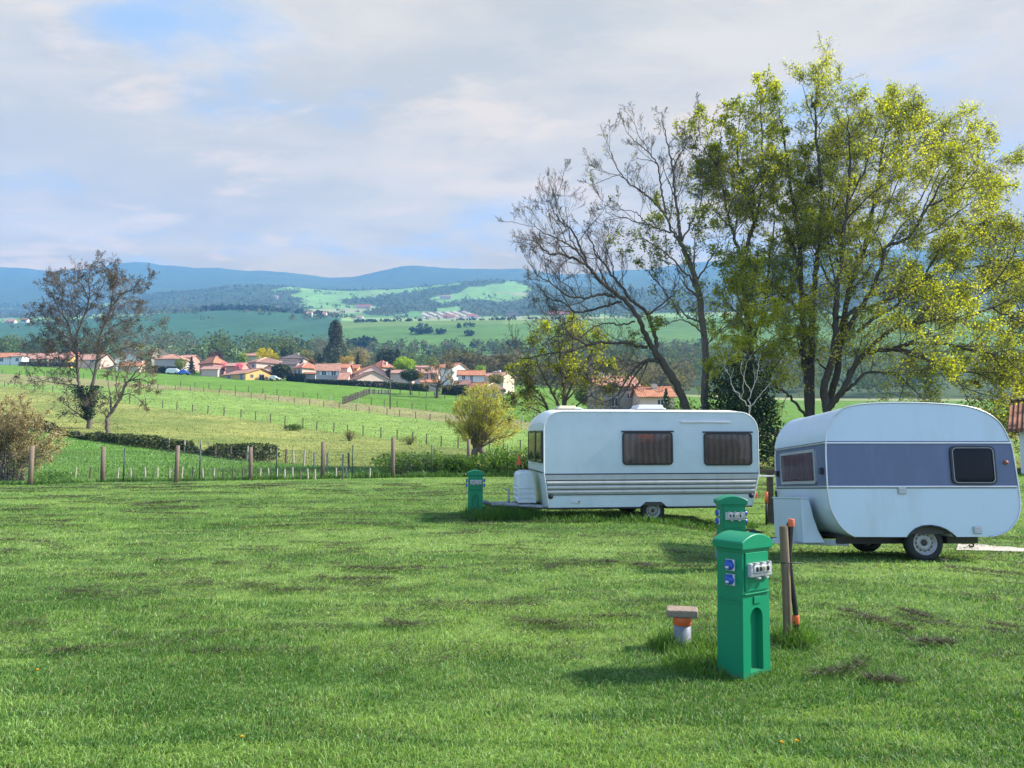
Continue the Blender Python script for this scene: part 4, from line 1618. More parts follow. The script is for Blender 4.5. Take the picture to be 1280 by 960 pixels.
# ---- small rounded caravan with the slate blue band
W2c = 2.05
A2 = at(1035, 549, 10.85)
c2 = empty('caravan', (A2.x, 10.85, 0), 'small rounded white caravan with a slate blue window band, at the right edge', 'caravan', group='touring caravans on the lawn', rot=(R(-4.0), 0, R(0.6)))
ctl = [(0.0, 1.08), (0.004, 1.40), (0.016, 1.706), (0.045, 1.88), (0.13, 2.06), (0.24, 2.18), (0.37, 2.255), (0.64, 2.30), (1.0, 2.318), (1.386, 2.318), (1.8, 2.30), (2.16, 2.265), (2.40, 2.19), (2.55, 2.10), (2.66, 1.98), (2.74, 1.80), (2.79, 1.60), (2.822, 1.084), (2.825, 0.85), (2.80, 0.70), (2.74, 0.575), (2.62, 0.45), (2.48, 0.385), (2.33, 0.354)]
arch = [(1.83, 0.352), (1.78, 0.40), (1.70, 0.455), (1.60, 0.495), (1.48, 0.515), (1.35, 0.505), (1.25, 0.465), (1.18, 0.41), (1.13, 0.352)]
bot = [(0.36, 0.355), (0.25, 0.42), (0.15, 0.52), (0.07, 0.66), (0.03, 0.78), (0.008, 0.93)]
cs = [(p_.x, p_.y) for p_ in smooth_poly([Vector((x, z, 0)) for x, z in ctl], 3)]
bs = [(p_.x, p_.y) for p_ in smooth_poly([Vector((x, z, 0)) for x, z in bot], 3)]
ZA, ZB = 1.085, 1.715
prof2 = insert_z(cs + arch + bs, [ZA, ZB])
shell('body', prof2, W2c, [M_C2, M_C2B], lambda z: 1 if ZA < z < ZB else 0, c2, cuts=[ZA, ZB])
for yy in (-0.003, W2c + 0.003):
    b = MB()
    b.tube([(x, yy, z) for x, z in list(bs) + cs], 0.012, 6)
    b.build('edge_trim', M_ALU, c2)
b = MB()
b.tube([(x, -0.004, z) for x, z in arch], 0.014, 6)
b.build('arch_trim', M_LINE, c2)
b = MB()
for z, hh in ((ZB + 0.005, 0.026), (ZA - 0.006, 0.026)):
    b.box((1.40, -0.006, z), (2.79, 0.018, hh))
    b.box((-0.004 if z < 1.5 else 0.008, W2c / 2, z), (0.022, W2c, hh))
bo_ = b.build('belt_rail', M_ALU, c2, bevel=0.004)
b = MB()
for z in (ZB + 0.024, ZA - 0.026):
    b.box((1.40, -0.003, z), (2.79, 0.012, 0.009))
    b.box((-0.002 if z < 1.5 else 0.012, W2c / 2, z), (0.016, W2c, 0.010))
b.build('belt_seal', M_LINE, c2)
window(c2, 1.84, 2.505, 1.105, 1.675, 0.085, 0.028, M_LINE, M_GLASSB, M_DIMROOM, proud=0.030)
b = MB()
o_ = rrect(1.868, 2.477, 1.133, 1.647, 0.062)
i_ = rrect(1.875, 2.470, 1.140, 1.640, 0.056)
frame_ring(b, o_, i_, -0.024, -0.036)
b.build('window_bead', M_GREYP, c2)
wf = window(c2, 0.33, 1.74, 1.125, 1.65, 0.05, 0.045, M_ALU, M_GLASSB, M_CURTM, flip=lambda v: (v[1] + 0.004, v[0], v[2]), proud=0.035, fold=0.01)
for x, z in ((1.09, 1.02), (2.15, 0.452)):
    b = MB()
    b.box((x, -0.014, z), (0.115, 0.03, 0.105))
    vo = b.build('wall_vent', M_GREYP, c2, bevel=0.008)
    b = MB()
    for k_ in range(4):
        b.box((x, -0.030, z - 0.033 + k_ * 0.022), (0.085, 0.004, 0.007))
    b.build('vent_slot', M_ALU, vo)
b = MB()
b.lathe([(0.0, -0.05), (0.02, -0.045), (0.032, -0.02), (0.034, 0)], (2.665, 0, 1.43), 'Y', 16)
b.build('side_reflector', simple('faded_red_plastic', (0.30, 0.10, 0.07), 0.5), c2)
for yy in (0.13, W2c - 0.13):
    b = MB()
    b.box((-0.02, yy, 1.31), (0.05, 0.07, 0.10))
    b.build('front_lamp', M_DARK, c2, bevel=0.01)
b = MB()
b.tube([(-0.03, W2c - 0.05, 0.86), (-0.03, W2c - 0.05, 1.02)], 0.018, 6)
b.build('grab_handle', M_DARK, c2)
wheel(c2, 1.43, 0.16, 0.262, 0.272, 0.16, 0.175)
wheel(c2, 1.43, W2c - 0.16, 0.262, 0.272, 0.16, 0.175, 1)
b = MB()
b.box((1.43, W2c / 2, 0.25), (0.07, W2c - 0.35, 0.07))
b.box((1.3, 0.42, 0.29), (2.05, 0.06, 0.12))
b.box((1.3, W2c - 0.42, 0.29), (2.05, 0.06, 0.12))
b.box((2.08, 0.5, 0.30), (0.46, 0.5, 0.11))
b.box((1.48, 0.30, 0.44), (0.64, 0.5, 0.10))
b.tube(smooth_poly([(2.24, 0.3, 0.28), (2.27, 0.3, 0.21), (2.22, 0.3, 0.19), (2.20, 0.3, 0.22)]), 0.012, 6)
b.box((0.72, W2c / 2, 0.338), (0.85, W2c - 0.5, 0.04))
b.build('chassis', M_CHASS, c2)
M_BEAM = simple('pale_beam_paint', (0.50, 0.55, 0.60), 0.5, dirt=((0.25, 0.2, 0.15), 5, 0.5))
b = MB()
for y0 in (0.42, W2c - 0.42):
    s_ = 1 if y0 < 1 else -1
    d_ = Vector((-0.98, (W2c / 2 - y0), -0.02))
    L_ = d_.length
    mid = Vector((0.45, y0, 0.25)) + d_ * 0.5
    ang = math.atan2(d_.y, d_.x)
    b.box(mid, (L_, 0.05, 0.085), ang)
b.build('drawbar', M_BEAM, c2, bevel=0.004)
b = MB()
b.box((-0.60, W2c / 2, 0.25), (0.34, 0.10, 0.08))
b.tube([(-0.70, W2c / 2, 0.30), (-0.78, W2c / 2, 0.36), (-0.88, W2c / 2, 0.30)], [0.05, 0.07, 0.04], 10)
b.tube([(-0.64, W2c / 2, 0.36), (-0.80, W2c / 2, 0.40), (-0.98, W2c / 2, 0.41)], 0.014, 6)
b.tube([(-0.98, W2c / 2, 0.36), (-0.98, W2c / 2, 0.47)], 0.022, 8)
b.tube(smooth_poly([(-0.55, W2c / 2, 0.3), (-0.75, W2c / 2 - 0.1, 0.22), (-1.0, W2c / 2 - 0.1, 0.27), (-0.9, W2c / 2 - 0.2, 0.12)]), 0.012, 6)
b.tube([(-0.32, W2c / 2 - 0.3, 0.10), (-0.32, W2c / 2 - 0.3, 0.48)], 0.022, 8)
b.box((-0.32, W2c / 2 - 0.3, 0.50), (0.05, 0.05, 0.06))
b.build('hitch', M_DARK, c2)
b = MB()
pl = [(-0.215, 0.235), (-0.215, 0.90), (-0.10, 0.905), (-0.075, 0.80), (-0.04, 0.62), (0.02, 0.42), (0.12, 0.235)]
b.prism(pl, 0.45, 1.65)
lo = b.build('gas_locker', M_C2, c2, bevel=0.012)
b = MB()
b.box((-0.16, 1.05, 0.908), (0.14, 1.22, 0.022))
b.build('locker_lid', M_C2, lo, bevel=0.006)
for i in range(16):
    tuft(A2.x + rnd.uniform(0.2, 3), 10.85 + rnd.uniform(0.2, 2), 0.35, 60, 0.09, 0.2)

# ------------------------------------------------------------------ rail fence behind the caravans
M_DKWOOD = striped('dark_fence_wood', (0.10, 0.082, 0.062), (0.055, 0.046, 0.036), 10, 'X', 0.9, 0.3, 0.01)
Yr = 17.3
pr_ = at(962, 590, Yr)
zg = gz(pr_.x, Yr)
root = empty('rail_fence', (pr_.x, Yr, zg), 'dark wooden rail fence with a pale pipe rail seen between the two caravans', 'fence')
ht = pr_.z - zg
for dx in (0, 2.6, 5.2):
    b = MB()
    b.box((dx, 0, (ht - 0.1) / 2), (0.13, 0.11, ht + 0.1))
    b.build('post', M_DKWOOD, root, bevel=0.01)
b = MB()
b.box((2.3, -0.075, ht + 0.01), (6.4, 0.045, 0.09))
b.build('rail', M_DKWOOD, root, bevel=0.006)
b = MB()
b.tube([(-0.9, -0.08, ht - 0.09), (5.5, -0.08, ht - 0.09)], 0.028, 8)
b.build('pipe_rail', M_ALU, root)
b = MB()
for z in (0.25, 0.48, 0.7, 0.9):
    b.tube([(-0.9, -0.07, z), (5.5, -0.07, z)], 0.004, 4)
b.build('wire', M_DARK, root)
b = MB()
b.tube([(0, 0, -0.05), (0.01, 0, 0.55)], 0.03, 10)
root = b.build('standpipe_hose', M_HOSE, None)
root.location = (pr_.x - 0.14, Yr - 0.12, zg)
tag(root, 'short black hose with orange end against the dark rail fence post', 'hose')
b = MB()
b.tube([(0.01, 0, 0.5), (0.012, 0, 0.75)], 0.04, 12)
b.build('orange_cap', M_ORANGE, root)

# ------------------------------------------------------------------ gravel path on the right
M_GRAV = simple('pale_gravel', (0.46, 0.42, 0.36), 0.95, 0, 0.1, 0.3, 30, 0.8, 60)
pp_ = [(1195, 671), (1228, 672), (1280, 676), (1380, 684), (1700, 700)]
top = [hit(x, y - 4.5) for x, y in pp_]
bt = [hit(x, y + 4.5) for x, y in pp_]
b = MB()
vs = []
n = 24
tt_ = [i / n * (len(pp_) - 1) for i in range(n + 1)]
for t in tt_:
    i = min(int(t), len(pp_) - 2)
    f_ = t - i
    for q, r_ in ((top, 0.0), (bt, 0.0)):
        v = q[i].lerp(q[i + 1], f_)
        v.y += rnd.uniform(-0.06, 0.06)
        v.z = gz(v.x, v.y) + 0.03
        vs.append(v)
b.add(vs, [(2 * i, 2 * i + 2, 2 * i + 3, 2 * i + 1) for i in range(n)])
tag(b.build('gravel_path', M_GRAV), kind='structure')

# dandelions
M_STEM = simple('flower_stem', (0.08, 0.2, 0.04), 0.6)
M_DAND = simple('yellow_petals', (0.85, 0.52, 0.01), 0.6, nscale=60)
DL = [(301, 938, 'yellow dandelion in the short grass near the bottom edge'), (45, 848, 'yellow dandelion at the far left of the lawn'),
      (976, 946, 'yellow dandelion below the nearest pillar at the bottom edge'), (995, 944, 'second yellow dandelion right of the one below the nearest pillar'), (472, 701, 'tiny yellow dandelion far out on the open lawn')]
for px, py, lab in DL:
    p = hit(px, py)
    root = empty('dandelion', (p.x, p.y, gz(p.x, p.y)), lab, 'flower', group='dandelions in the lawn')
    b = MB()
    b.tube([(0, 0, 0), (0.008, 0.0, 0.06)], 0.003, 5)
    b.build('stem', M_STEM, root)
    b = MB()
    for k_ in range(26):
        a = k_ * 2.4
        e_ = 0.25 + 0.9 * (k_ / 26)
        dr = Vector((math.cos(a) * math.sin(e_), math.sin(a) * math.sin(e_), math.cos(e_)))
        sd = Vector((-math.sin(a), math.cos(a), 0)) * 0.003
        c_ = Vector((0.008, 0, 0.062))
        b.add([c_ - sd, c_ + sd, c_ + dr * 0.015 + sd, c_ + dr * 0.015 - sd], [(0, 1, 2, 3)])
    b.build('petals', M_DAND, root, fix=False)
# ------------------------------------------------------------------ fences
M_FPOST = striped('grey_fence_post_wood', (0.22, 0.165, 0.125), (0.14, 0.105, 0.08), 9, 'X', 0.9, 0.3, 0.01)
M_GSTAKE = simple('dark_green_metal_stake', (0.018, 0.05, 0.035), 0.5)
M_WIRE = simple('dull_wire', (0.10, 0.105, 0.10), 0.6, 0.3)
M_WSTAKE = simple('bleached_stake_wood', (0.36, 0.32, 0.265), 0.9, 0, 0.2, 0.35, 7)
M_BSTAKE = simple('dark_stake_wood', (0.11, 0.09, 0.07), 0.9, 0, 0.2, 0.35, 7)


def fence(name, label, posts, mat, rad, h=None, wires=(), sides=6, lean=0.03, wire_r=0.004):
    """posts: (px, py_base[, py_top]); stands on the ground"""
    P = [hit(p_[0], p_[1]) for p_ in posts]
    o = P[0]
    root = empty(name, (o.x, o.y, o.z), label, 'fence')
    tops = []
    for p_, q in zip(posts, P):
        hh = h if len(p_) < 3 else (at(p_[0], p_[2], q.y).z - q.z)
        hh *= rnd.uniform(0.93, 1.07)
        b = MB()
        d = q - o
        dx, dy = rnd.uniform(-lean, lean) * hh, rnd.uniform(-lean, lean) * hh
        b.tube([(d.x, d.y, d.z - 0.15), (d.x + dx * .5, d.y + dy * .5, d.z + hh * 0.5), (d.x + dx, d.y + dy, d.z + hh)], [rad, rad * 0.97, rad * 0.9], sides, smooth=sides > 6)
        b.build('post', mat[rnd.randrange(len(mat))] if isinstance(mat, list) else mat, root)
        tops.append((d, hh))
    if wires:
        b = MB()
        for w in wires:
            b.tube([(d.x, d.y - rad, d.z + hh * w) for d, hh in tops], wire_r, 4, cap=False)
        b.build('wire', M_WIRE, root)
    return root


# main mesh fence
mp_ = [(-66, 608, 560), (38, 606, 558), (128, 602, 560), (220, 603, 558), (313, 600, 556), (403, 598, 552), (491, 597, 550), (586, 594, 548), (690, 596, 549)]
root = fence('mesh_fence', 'tall wire mesh fence on grey wooden posts along the far edge of the lawn', mp_, M_FPOST, 0.095, sides=8, lean=0.02)
o = root.location
for px, py, pt in [(-20, 607, 562), (154, 603, 560), (249, 601, 555), (345, 599, 557), (440, 598, 556), (539, 596, 556), (634, 595, 556)]:
    q = hit(px, py)
    b = MB()
    d = q - o
    b.tube([(d.x, d.y, d.z - 0.1), (d.x + 0.02, d.y, d.z + at(px, pt, q.y).z - q.z)], 0.03, 5)
    b.build('metal_stake', M_GSTAKE, root)
b = MB()
for a, c in zip(mp_[:-1], mp_[1:]):
    A, B = hit(a[0], a[1]) - o, hit(c[0], c[1]) - o
    A.y -= 0.08
    B.y -= 0.08
    n = max(2, int((B - A).length / 0.115))
    for i in range(n + 1):
        p_ = A.lerp(B, i / n)
        b.tube([(p_.x, p_.y, p_.z + 0.03), (p_.x, p_.y, p_.z + 1.28)], 0.0028, 3, cap=False)
    for k_ in range(12):
        z = 0.04 + k_ * 0.113
        M_ = A.lerp(B, 0.5)
        b.tube([(A.x, A.y, A.z + z), (M_.x, M_.y, M_.z + z - 0.012), (B.x, B.y, B.z + z)], 0.0028 if k_ < 11 else 0.005, 3, cap=False)
b.build('wire_mesh', M_WIRE, root, fix=False)

ps = [(x, 598.5 + rnd.uniform(-2, 1.5)) for x in (94, 112, 147, 164, 182, 197, 212, 227, 241, 254, 267, 279, 291, 303, 325, 336, 346, 356, 366, 376, 385, 394, 420, 428, 434, 462)]
fence('low_stake_row', 'row of short bleached stakes just behind the wire mesh fence', ps, [M_WSTAKE, M_WSTAKE, M_BSTAKE], 0.042, 0.48, sides=5, lean=0.12)
ps = [(190, 559), (211, 563), (231, 566), (250, 568), (269, 572), (288, 574), (309, 576), (338, 577), (357, 579), (367, 580), (380, 582), (393, 584), (409, 585), (428, 587), (436, 588)]
fence('pasture_fence', 'line of pale posts running along the foot of the dark hedge', ps, [M_WSTAKE, M_BSTAKE, M_WSTAKE], 0.06, 0.92, (0.5, 0.9), 5, 0.04)


def along(pts, x0, x1, n, jit=2.0):
    return [(x0 + (x1 - x0) * i / (n - 1) + rnd.uniform(-jit, jit), line_py(x0 + (x1 - x0) * i / (n - 1), pts)) for i in range(n)]


fence('field_fence', 'wire fence of dark posts between the yellowish strip and the pale green meadow', along(L1, -150, 690, 44), M_BSTAKE, 0.075, 1.15, (0.35, 0.65, 0.92), 5)
fence('field_fence', 'upper wire fence on the village side of the brown track', along(L2, -150, 720, 52), [M_BSTAKE, M_BSTAKE, M_WSTAKE], 0.09, 1.25, (0.4, 0.9), 5)
fence('field_fence', 'lower wire fence on the near side of the brown track', along(L2B, 180, 690, 28), M_BSTAKE, 0.075, 1.1, (0.4, 0.9), 5)
ps = [(429 + (462 - 429) * i / 17, 505.5 - (505.5 - 492.5) * i / 17) for i in range(18)]
fence('paling_fence', 'short dense paling fence climbing the field left of the utility pole', ps, [M_BSTAKE, M_BSTAKE], 0.16, 1.45, (0.3, 0.8), 5, wire_r=0.04)
ps = [(461 + i * 1.75, 492.5 + i * 0.05) for i in range(15)]
fence('paling_fence', 'pale paling fence across the field behind the utility pole', ps, [M_WSTAKE, M_BSTAKE], 0.13, 1.2, (0.3, 0.8), 5, wire_r=0.03)
ps = [(500, 493), (515, 494), (524, 494.5), (533, 495.5), (543, 496.5), (556, 498.5), (570, 501), (590, 504)]
fence('field_fence', 'sparse dark posts in the field below the small bare tree', ps, M_BSTAKE, 0.11, 1.2, (), 5)
# utility pole
q = hit(487.5, 511)
root = empty('utility_pole', q, 'tall thin wooden utility pole in the field before the houses', 'utility pole')
hh = at(487.5, 458, q.y).z - q.z
b = MB()
b.tube([(0, 0, -0.3), (0.03, 0, hh)], [0.13, 0.09], 8)
b.build('pole', M_BSTAKE, root)
b = MB()
b.box((0.03, 0, hh - 0.25), (0.9, 0.08, 0.1))
b.build('cross_arm', M_BSTAKE, root)
b = MB()
for x in (-0.35, 0.4):
    b.lathe([(0.05, 0), (0.05, 0.15), (0.0, 0.17)], (x, 0, hh - 0.2), 'Z', 8)
b.build('insulator', M_GREYP, root)

# ------------------------------------------------------------------ vegetation tools
M_LEAF = leafmat('broad_leaf', 0.55, 0.5, 0.3, 1.95)
M_EVER = leafmat('dark_foliage', 0.15, 0.55, 0.3, 1.2)
M_BARK = simple('furrowed_bark', (0.088, 0.070, 0.054), 0.95, 0, 0.15, 0.4, 3.0, 0.9, 9, dirt=((0.15, 0.14, 0.10), 1.2, 0.45))
M_BARKG = simple('grey_bark', (0.14, 0.115, 0.095), 0.95, 0, 0.15, 0.35, 3.0, 0.8, 9)
M_PALEB = simple('bleached_branch', (0.50, 0.46, 0.40), 0.9, 0, 0.15, 0.2)
M_TWIG = simple('brown_twig', (0.125, 0.105, 0.088), 0.9, 0, 0.15, 0.3)


class Grow:
    def __init__(s, seed):
        s.r = random.Random(seed)
        s.V = []
        s.Fq = []
        s.tw = MB()
        s.limb = MB()
        s.tips = []

    def twig(s, p, d, L, r, lev, P):
        R_ = s.r
        n = (5, 4, 3, 2)[lev]
        pts = [p.copy()]
        rad = [r]
        d = d.normalized()
        for i in range(n):
            w = P['wig']
            d = (d + Vector((R_.gauss(0, w), R_.gauss(0, w), R_.gauss(0, w))) + Vector((0, 0, P['up'][lev]))).normalized()
            p = p + d * (L / n)
            pts.append(p.copy())
            rad.append(max(P['rmin'], r * (1 - 0.72 * (i + 1) / n)))
        s.tw.tube(pts, rad, 4 if lev == 0 else 3, cap=False)
        if lev >= P['leaf_lev']:
            for i in range(1, len(pts)):
                s.tips.append((pts[i], lev))
        if lev + 1 < P['levels']:
            nk = P['kids'][lev]
            for k in range(nk):
                t = 0.22 + 0.78 * (k + R_.random()) / nk
                i = min(int(t * n), n - 1)
                q = pts[i].lerp(pts[i + 1], t * n - i)
                ax = (pts[i + 1] - pts[i]).normalized()
                pe = Vector((R_.gauss(0, 1), R_.gauss(0, 1), R_.gauss(0, 1)))
                pe = (pe - ax * pe.dot(ax)).normalized()
                an = R(R_.uniform(*P['ang']))
                cd = ax * math.cos(an) + pe * math.sin(an)
                s.twig(q, cd, L * R_.uniform(*P['lr']) * (1.1 - 0.45 * t), rad[i] * 0.6, lev + 1, P)

    def guide(s, pts3, r0, r1, P, t0=0.2, dens=None, sides=8, sub=5, wob=0.03, Lk=1.0):
        R_ = s.r
        r0 *= P.get('rk', 1.0)
        r1 *= P.get('rk', 1.0)
        L = smooth_poly(pts3, sub)
        n = len(L)
        tot = sum((L[i + 1] - L[i]).length for i in range(n - 1))
        for i in range(1, n - 1):
            L[i] = L[i] + Vector((R_.gauss(0, wob), R_.gauss(0, wob * 1.5), R_.gauss(0, wob)))
        rad = [r0 * (1 - i / (n - 1)) ** 0.8 + r1 * (1 - (1 - i / (n - 1)) ** 0.8) for i in range(n)]
        s.limb.tube(L, rad, sides)
        dens = P['dens'] if dens is None else dens
        m = int(tot * (1 - t0) * dens)
        for k in range(m):
            t = t0 + (1 - t0) * (k + R_.random()) / m
            i = min(int(t * (n - 1)), n - 2)
            q = L[i].lerp(L[i + 1], t * (n - 1) - i)
            ax = (L[i + 1] - L[i]).normalized()
            pe = Vector((R_.gauss(0, 1), R_.gauss(0, 1), R_.gauss(0, 1)))
            pe = (pe - ax * pe.dot(ax)).normalized()
            an = R(R_.uniform(*P['ang0']))
            cd = ax * math.cos(an) + pe * math.sin(an)
            s.twig(q, cd, P['L'] * Lk * R_.uniform(0.6, 1.25) * (1.2 - P.get('tap', 0.75) * t), max(P['rmin'], min(rad[i] * 0.5, P['r'])), 0, P)
        # side limbs that carry twigs of their own
        if P.get('sub') and Lk > 0:
            m = int(tot * (1 - t0) * P['sub'] + R_.random())
            P2 = dict(P, sub=0, rk=1.0)
            for k in range(m):
                t = t0 + (0.93 - t0) * (k + R_.random()) / max(m, 1)
                i = min(int(t * (n - 1)), n - 2)
                q = L[i].lerp(L[i + 1], t * (n - 1) - i)
                ax = (L[i + 1] - L[i]).normalized()
                pe = Vector((R_.gauss(0, 1), R_.gauss(0, 1.2), R_.gauss(0, 1)))
                pe = (pe - ax * pe.dot(ax)).normalized()
                an = R(R_.uniform(30, 58))
                d = ax * math.cos(an) + pe * math.sin(an)
                Ls = P['subL'] * R_.uniform(0.6, 1.2) * (1.15 - 0.6 * t)
                pts = [q]
                for j in range(4):
                    d = (d + Vector((R_.gauss(0, .16), R_.gauss(0, .16), R_.gauss(0, .16) + P['up'][0]))).normalized()
                    pts.append(pts[-1] + d * Ls / 4)
                s.guide(pts, min(rad[i] * 0.6, 0.10), 0.014, P2, 0.15, None, 5, 3, 0.015, Lk * 0.85)
        # the limb's own end keeps growing
        s.twig(L[-1], (L[-1] - L[-2]), P['L'] * 0.38 * Lk, max(r1, P['rmin']), 0, P)


def g3(pts, Y0, dy0, dy1):
    n = len(pts)
    return [at(p_[0], p_[1], Y0 + dy0 + (dy1 - dy0) * i / (n - 1)) for i, p_ in enumerate(pts)]


# ------------------------------------------------------------------ the big trees behind the caravans
def tree_root(px, Y, name, label, group=None, cat='tree'):
    x = (px - CX) / F * Y
    return empty(name, (x, Y, gz(x, Y)), label, cat, group=group)


def finish_tree(G, root, mlimb, mtwig, limb_name='trunk', twig_name='branches'):
    off = -Vector(root.location)
    for mb_, nm, mt in ((G.limb, limb_name, mlimb), (G.tw, twig_name, mtwig)):
        mb_.v = [(v[0] + off.x, v[1] + off.y, v[2] + off.z) for v in mb_.v]
        mb_.build(nm, mt, root, fix=False)


def add_leaves(G, root, size, per, spread, cols, mat=None, name='foliage', keep=1.0, lev=None, updir=0.0):
    T = [t for t in G.tips if (lev is None or t[1] >= lev) and G.r.random() < keep]
    if not T:
        return
    P = np.array([t[0] for t in T])
    P = np.repeat(P, per, 0) + rng.normal(0, spread, (len(T) * per, 3))
    P -= np.array(root.location)
    w = fbm(P[:, 0] * 0.35 + 20, P[:, 2] * 0.35 + 40 + P[:, 1] * 0.3, 3)
    t = np.clip((w - 0.5) * 2.0 + 0.5 + rng.normal(0, 0.22, len(P)), 0, 1)
    return leaf_cards(P, size, mixc(cols[0], cols[1], t), mat or M_LEAF, name, root, 0.75, updir)


BARE = dict(sub=0.32, subL=3.0, rk=0.50, L=2.3, r=0.028, rmin=0.0075, wig=0.16, up=(0.10, 0.12, 0.10, 0.1), kids=(6, 4, 2), levels=4, leaf_lev=2, ang=(20, 48), ang0=(25, 60), lr=(0.36, 0.6), dens=1.9)
YB_ = 42.0
root = tree_root(868, YB_, 'bare_tree', 'bare tree leaning left with long drooping branches behind the white caravan')
G = Grow(21)
G.guide(g3([(874, 592), (866, 545), (858, 512), (845, 480), (828, 452), (815, 434)], YB_, 0, -0.3), 0.52, 0.36, BARE, 0.9, 0, 10)
for pts, d0, d1, r0, r1 in [
    ([(815, 434), (806, 415), (795, 393), (780, 374), (765, 364), (743, 343), (735, 333), (717, 323), (699, 317), (686, 317), (672, 304), (661, 300)], -0.3, -2.5, .30, .03),
    ([(735, 333), (725, 309), (715, 288), (704, 280), (695, 268), (687, 254), (681, 248)], -1.4, -1.2, .13, .02),
    ([(735, 333), (722, 314), (706, 304), (690, 296), (676, 288), (661, 276)], -1.4, -3.4, .12, .02),
    ([(722, 312), (712, 296), (708, 270), (706, 246)], -1.3, 0.5, .08, .015),
    ([(818, 440), (820, 424), (812, 400), (804, 386), (789, 375), (778, 360), (767, 347), (755, 330), (745, 318), (738, 300), (728, 285)], -0.2, 2.4, .26, .02),
    ([(767, 347), (765, 330), (758, 312), (756, 296)], 1.2, 2.8, .09, .015),
    ([(769, 371), (758, 369), (745, 369), (729, 373), (709, 369), (686, 352), (670, 341), (658, 324)], -0.5, -3.5, .16, .02),
    ([(777, 377), (765, 380), (753, 384), (736, 388), (719, 390), (707, 379), (698, 376), (688, 374), (674, 360), (664, 350)], -0.3, 1.8, .15, .02),
    ([(719, 390), (714, 400), (705, 405), (695, 409), (688, 411)], 0.8, 2.2, .07, .015),
    ([(793, 402), (777, 406), (761, 404), (745, 408), (733, 416), (722, 424)], -0.4, -2.6, .11, .02),
    ([(809, 434), (795, 432), (782, 429), (756, 428), (731, 433), (711, 439), (681, 443), (660, 447), (645, 449)], -0.3, -3.0, .21, .03),
    ([(731, 431), (719, 424), (707, 418), (691, 423), (678, 432), (668, 438)], -1.6, -0.4, .09, .015),
    ([(690, 443), (680, 452), (672, 462)], -2.2, -2.8, .06, .012),
    ([(826, 454), (818, 450), (811, 450), (800, 455), (791, 464), (786, 470), (782, 476), (774, 490), (764, 500), (746, 506)], -0.2, -1.6, .20, .025),
    ([(823, 451), (808, 453), (794, 469), (786, 482), (780, 492), (775, 500)], -0.2, 0.8, .15, .02),
    ([(800, 455), (786, 450), (772, 452), (758, 460), (745, 470)], -0.8, 0.8, .07, .012)]:
    G.guide(g3(pts, YB_, d0, d1), r0, r1, BARE, 0.18, None, 7)
finish_tree(G, root, M_BARK, M_TWIG)

HALF = dict(BARE, L=2.1, dens=1.5)
root = tree_root(881, 43, 'half_bare_tree', 'upright tree with grey bare top and sparse leaves lower down')
G = Grow(33)
Yh = 43.0
G.guide(g3([(882, 590), (881, 540), (881, 500), (882, 450), (878, 400), (871, 355), (858, 318), (850, 300)], Yh, 0, 0), 0.50, 0.24, HALF, 0.6, 0.3, 10)
bare_l = [
    ([(852, 302), (849, 286), (848, 270), (845, 250), (844, 237), (841, 214), (837, 189), (832, 172), (828, 150), (827, 143)], 0, 0.5, .20, .02),
    ([(842, 214), (846, 200), (852, 190), (858, 180), (869, 165)], 0.2, 1.5, .10, .02),
    ([(855, 312), (848, 300), (840, 290), (832, 270), (819, 255), (805, 241), (788, 230), (775, 214), (763, 191), (762, 172)], 0, -2.2, .17, .02),
    ([(788, 230), (776, 220), (767, 218), (756, 214), (748, 212)], -1.4, -2.6, .06, .012),
    ([(833, 268), (829, 250), (826, 235), (823, 210), (817, 198), (808, 188), (798, 180), (786, 168), (778, 152)], -0.5, 1.8, .13, .02),
    ([(838, 291), (823, 286), (810, 281), (796, 278), (782, 272), (766, 274), (750, 276)], -0.3, -2.4, .11, .015),
    ([(810, 281), (800, 270), (790, 264), (770, 262), (752, 268)], -1.2, 0.6, .07, .012),
    ([(853, 300), (862, 282), (870, 268), (877, 246), (878, 220), (873, 203), (862, 190)], 0, 1.6, .12, .02),
    ([(866, 287), (876, 272), (884, 262), (892, 244), (898, 228)], 0, -1.2, .10, .02)]
for pts, d0, d1, r0, r1 in bare_l:
    G.guide(g3(pts, Yh, d0, d1), r0, r1, HALF, 0.2, None, 7)
nb = len(G.tips)
G.tips = [t for t in G.tips if G.r.random() < 0.02]
for pts, d0, d1, r0, r1 in [
    ([(876, 372), (866, 352), (852, 337), (838, 321), (822, 309), (800, 298), (778, 305)], 0, -2.0, .15, .02),
    ([(879, 405), (868, 400), (858, 396), (842, 378), (828, 361), (815, 346), (805, 336)], 0, 1.6, .14, .02),
    ([(880, 420), (865, 405), (846, 400), (830, 404)], 0, -2.2, .10, .02),
    ([(872, 350), (884, 330), (895, 312), (900, 295)], 0, -1.5, .12, .02),
    ([(850, 300), (838, 280), (828, 262)], 0, -1.5, .08, .02),
    ([(880, 440), (892, 420), (905, 405)], 0, -2, .10, .02)]:
    G.guide(g3(pts, Yh, d0, d1), r0, r1, dict(HALF, dens=1.7), 0.15, None, 7)
finish_tree(G, root, M_BARKG, M_TWIG)
add_leaves(G, root, 0.13, 1, 0.12, ((0.10, 0.13, 0.014), (0.22, 0.25, 0.025)), keep=0.42)

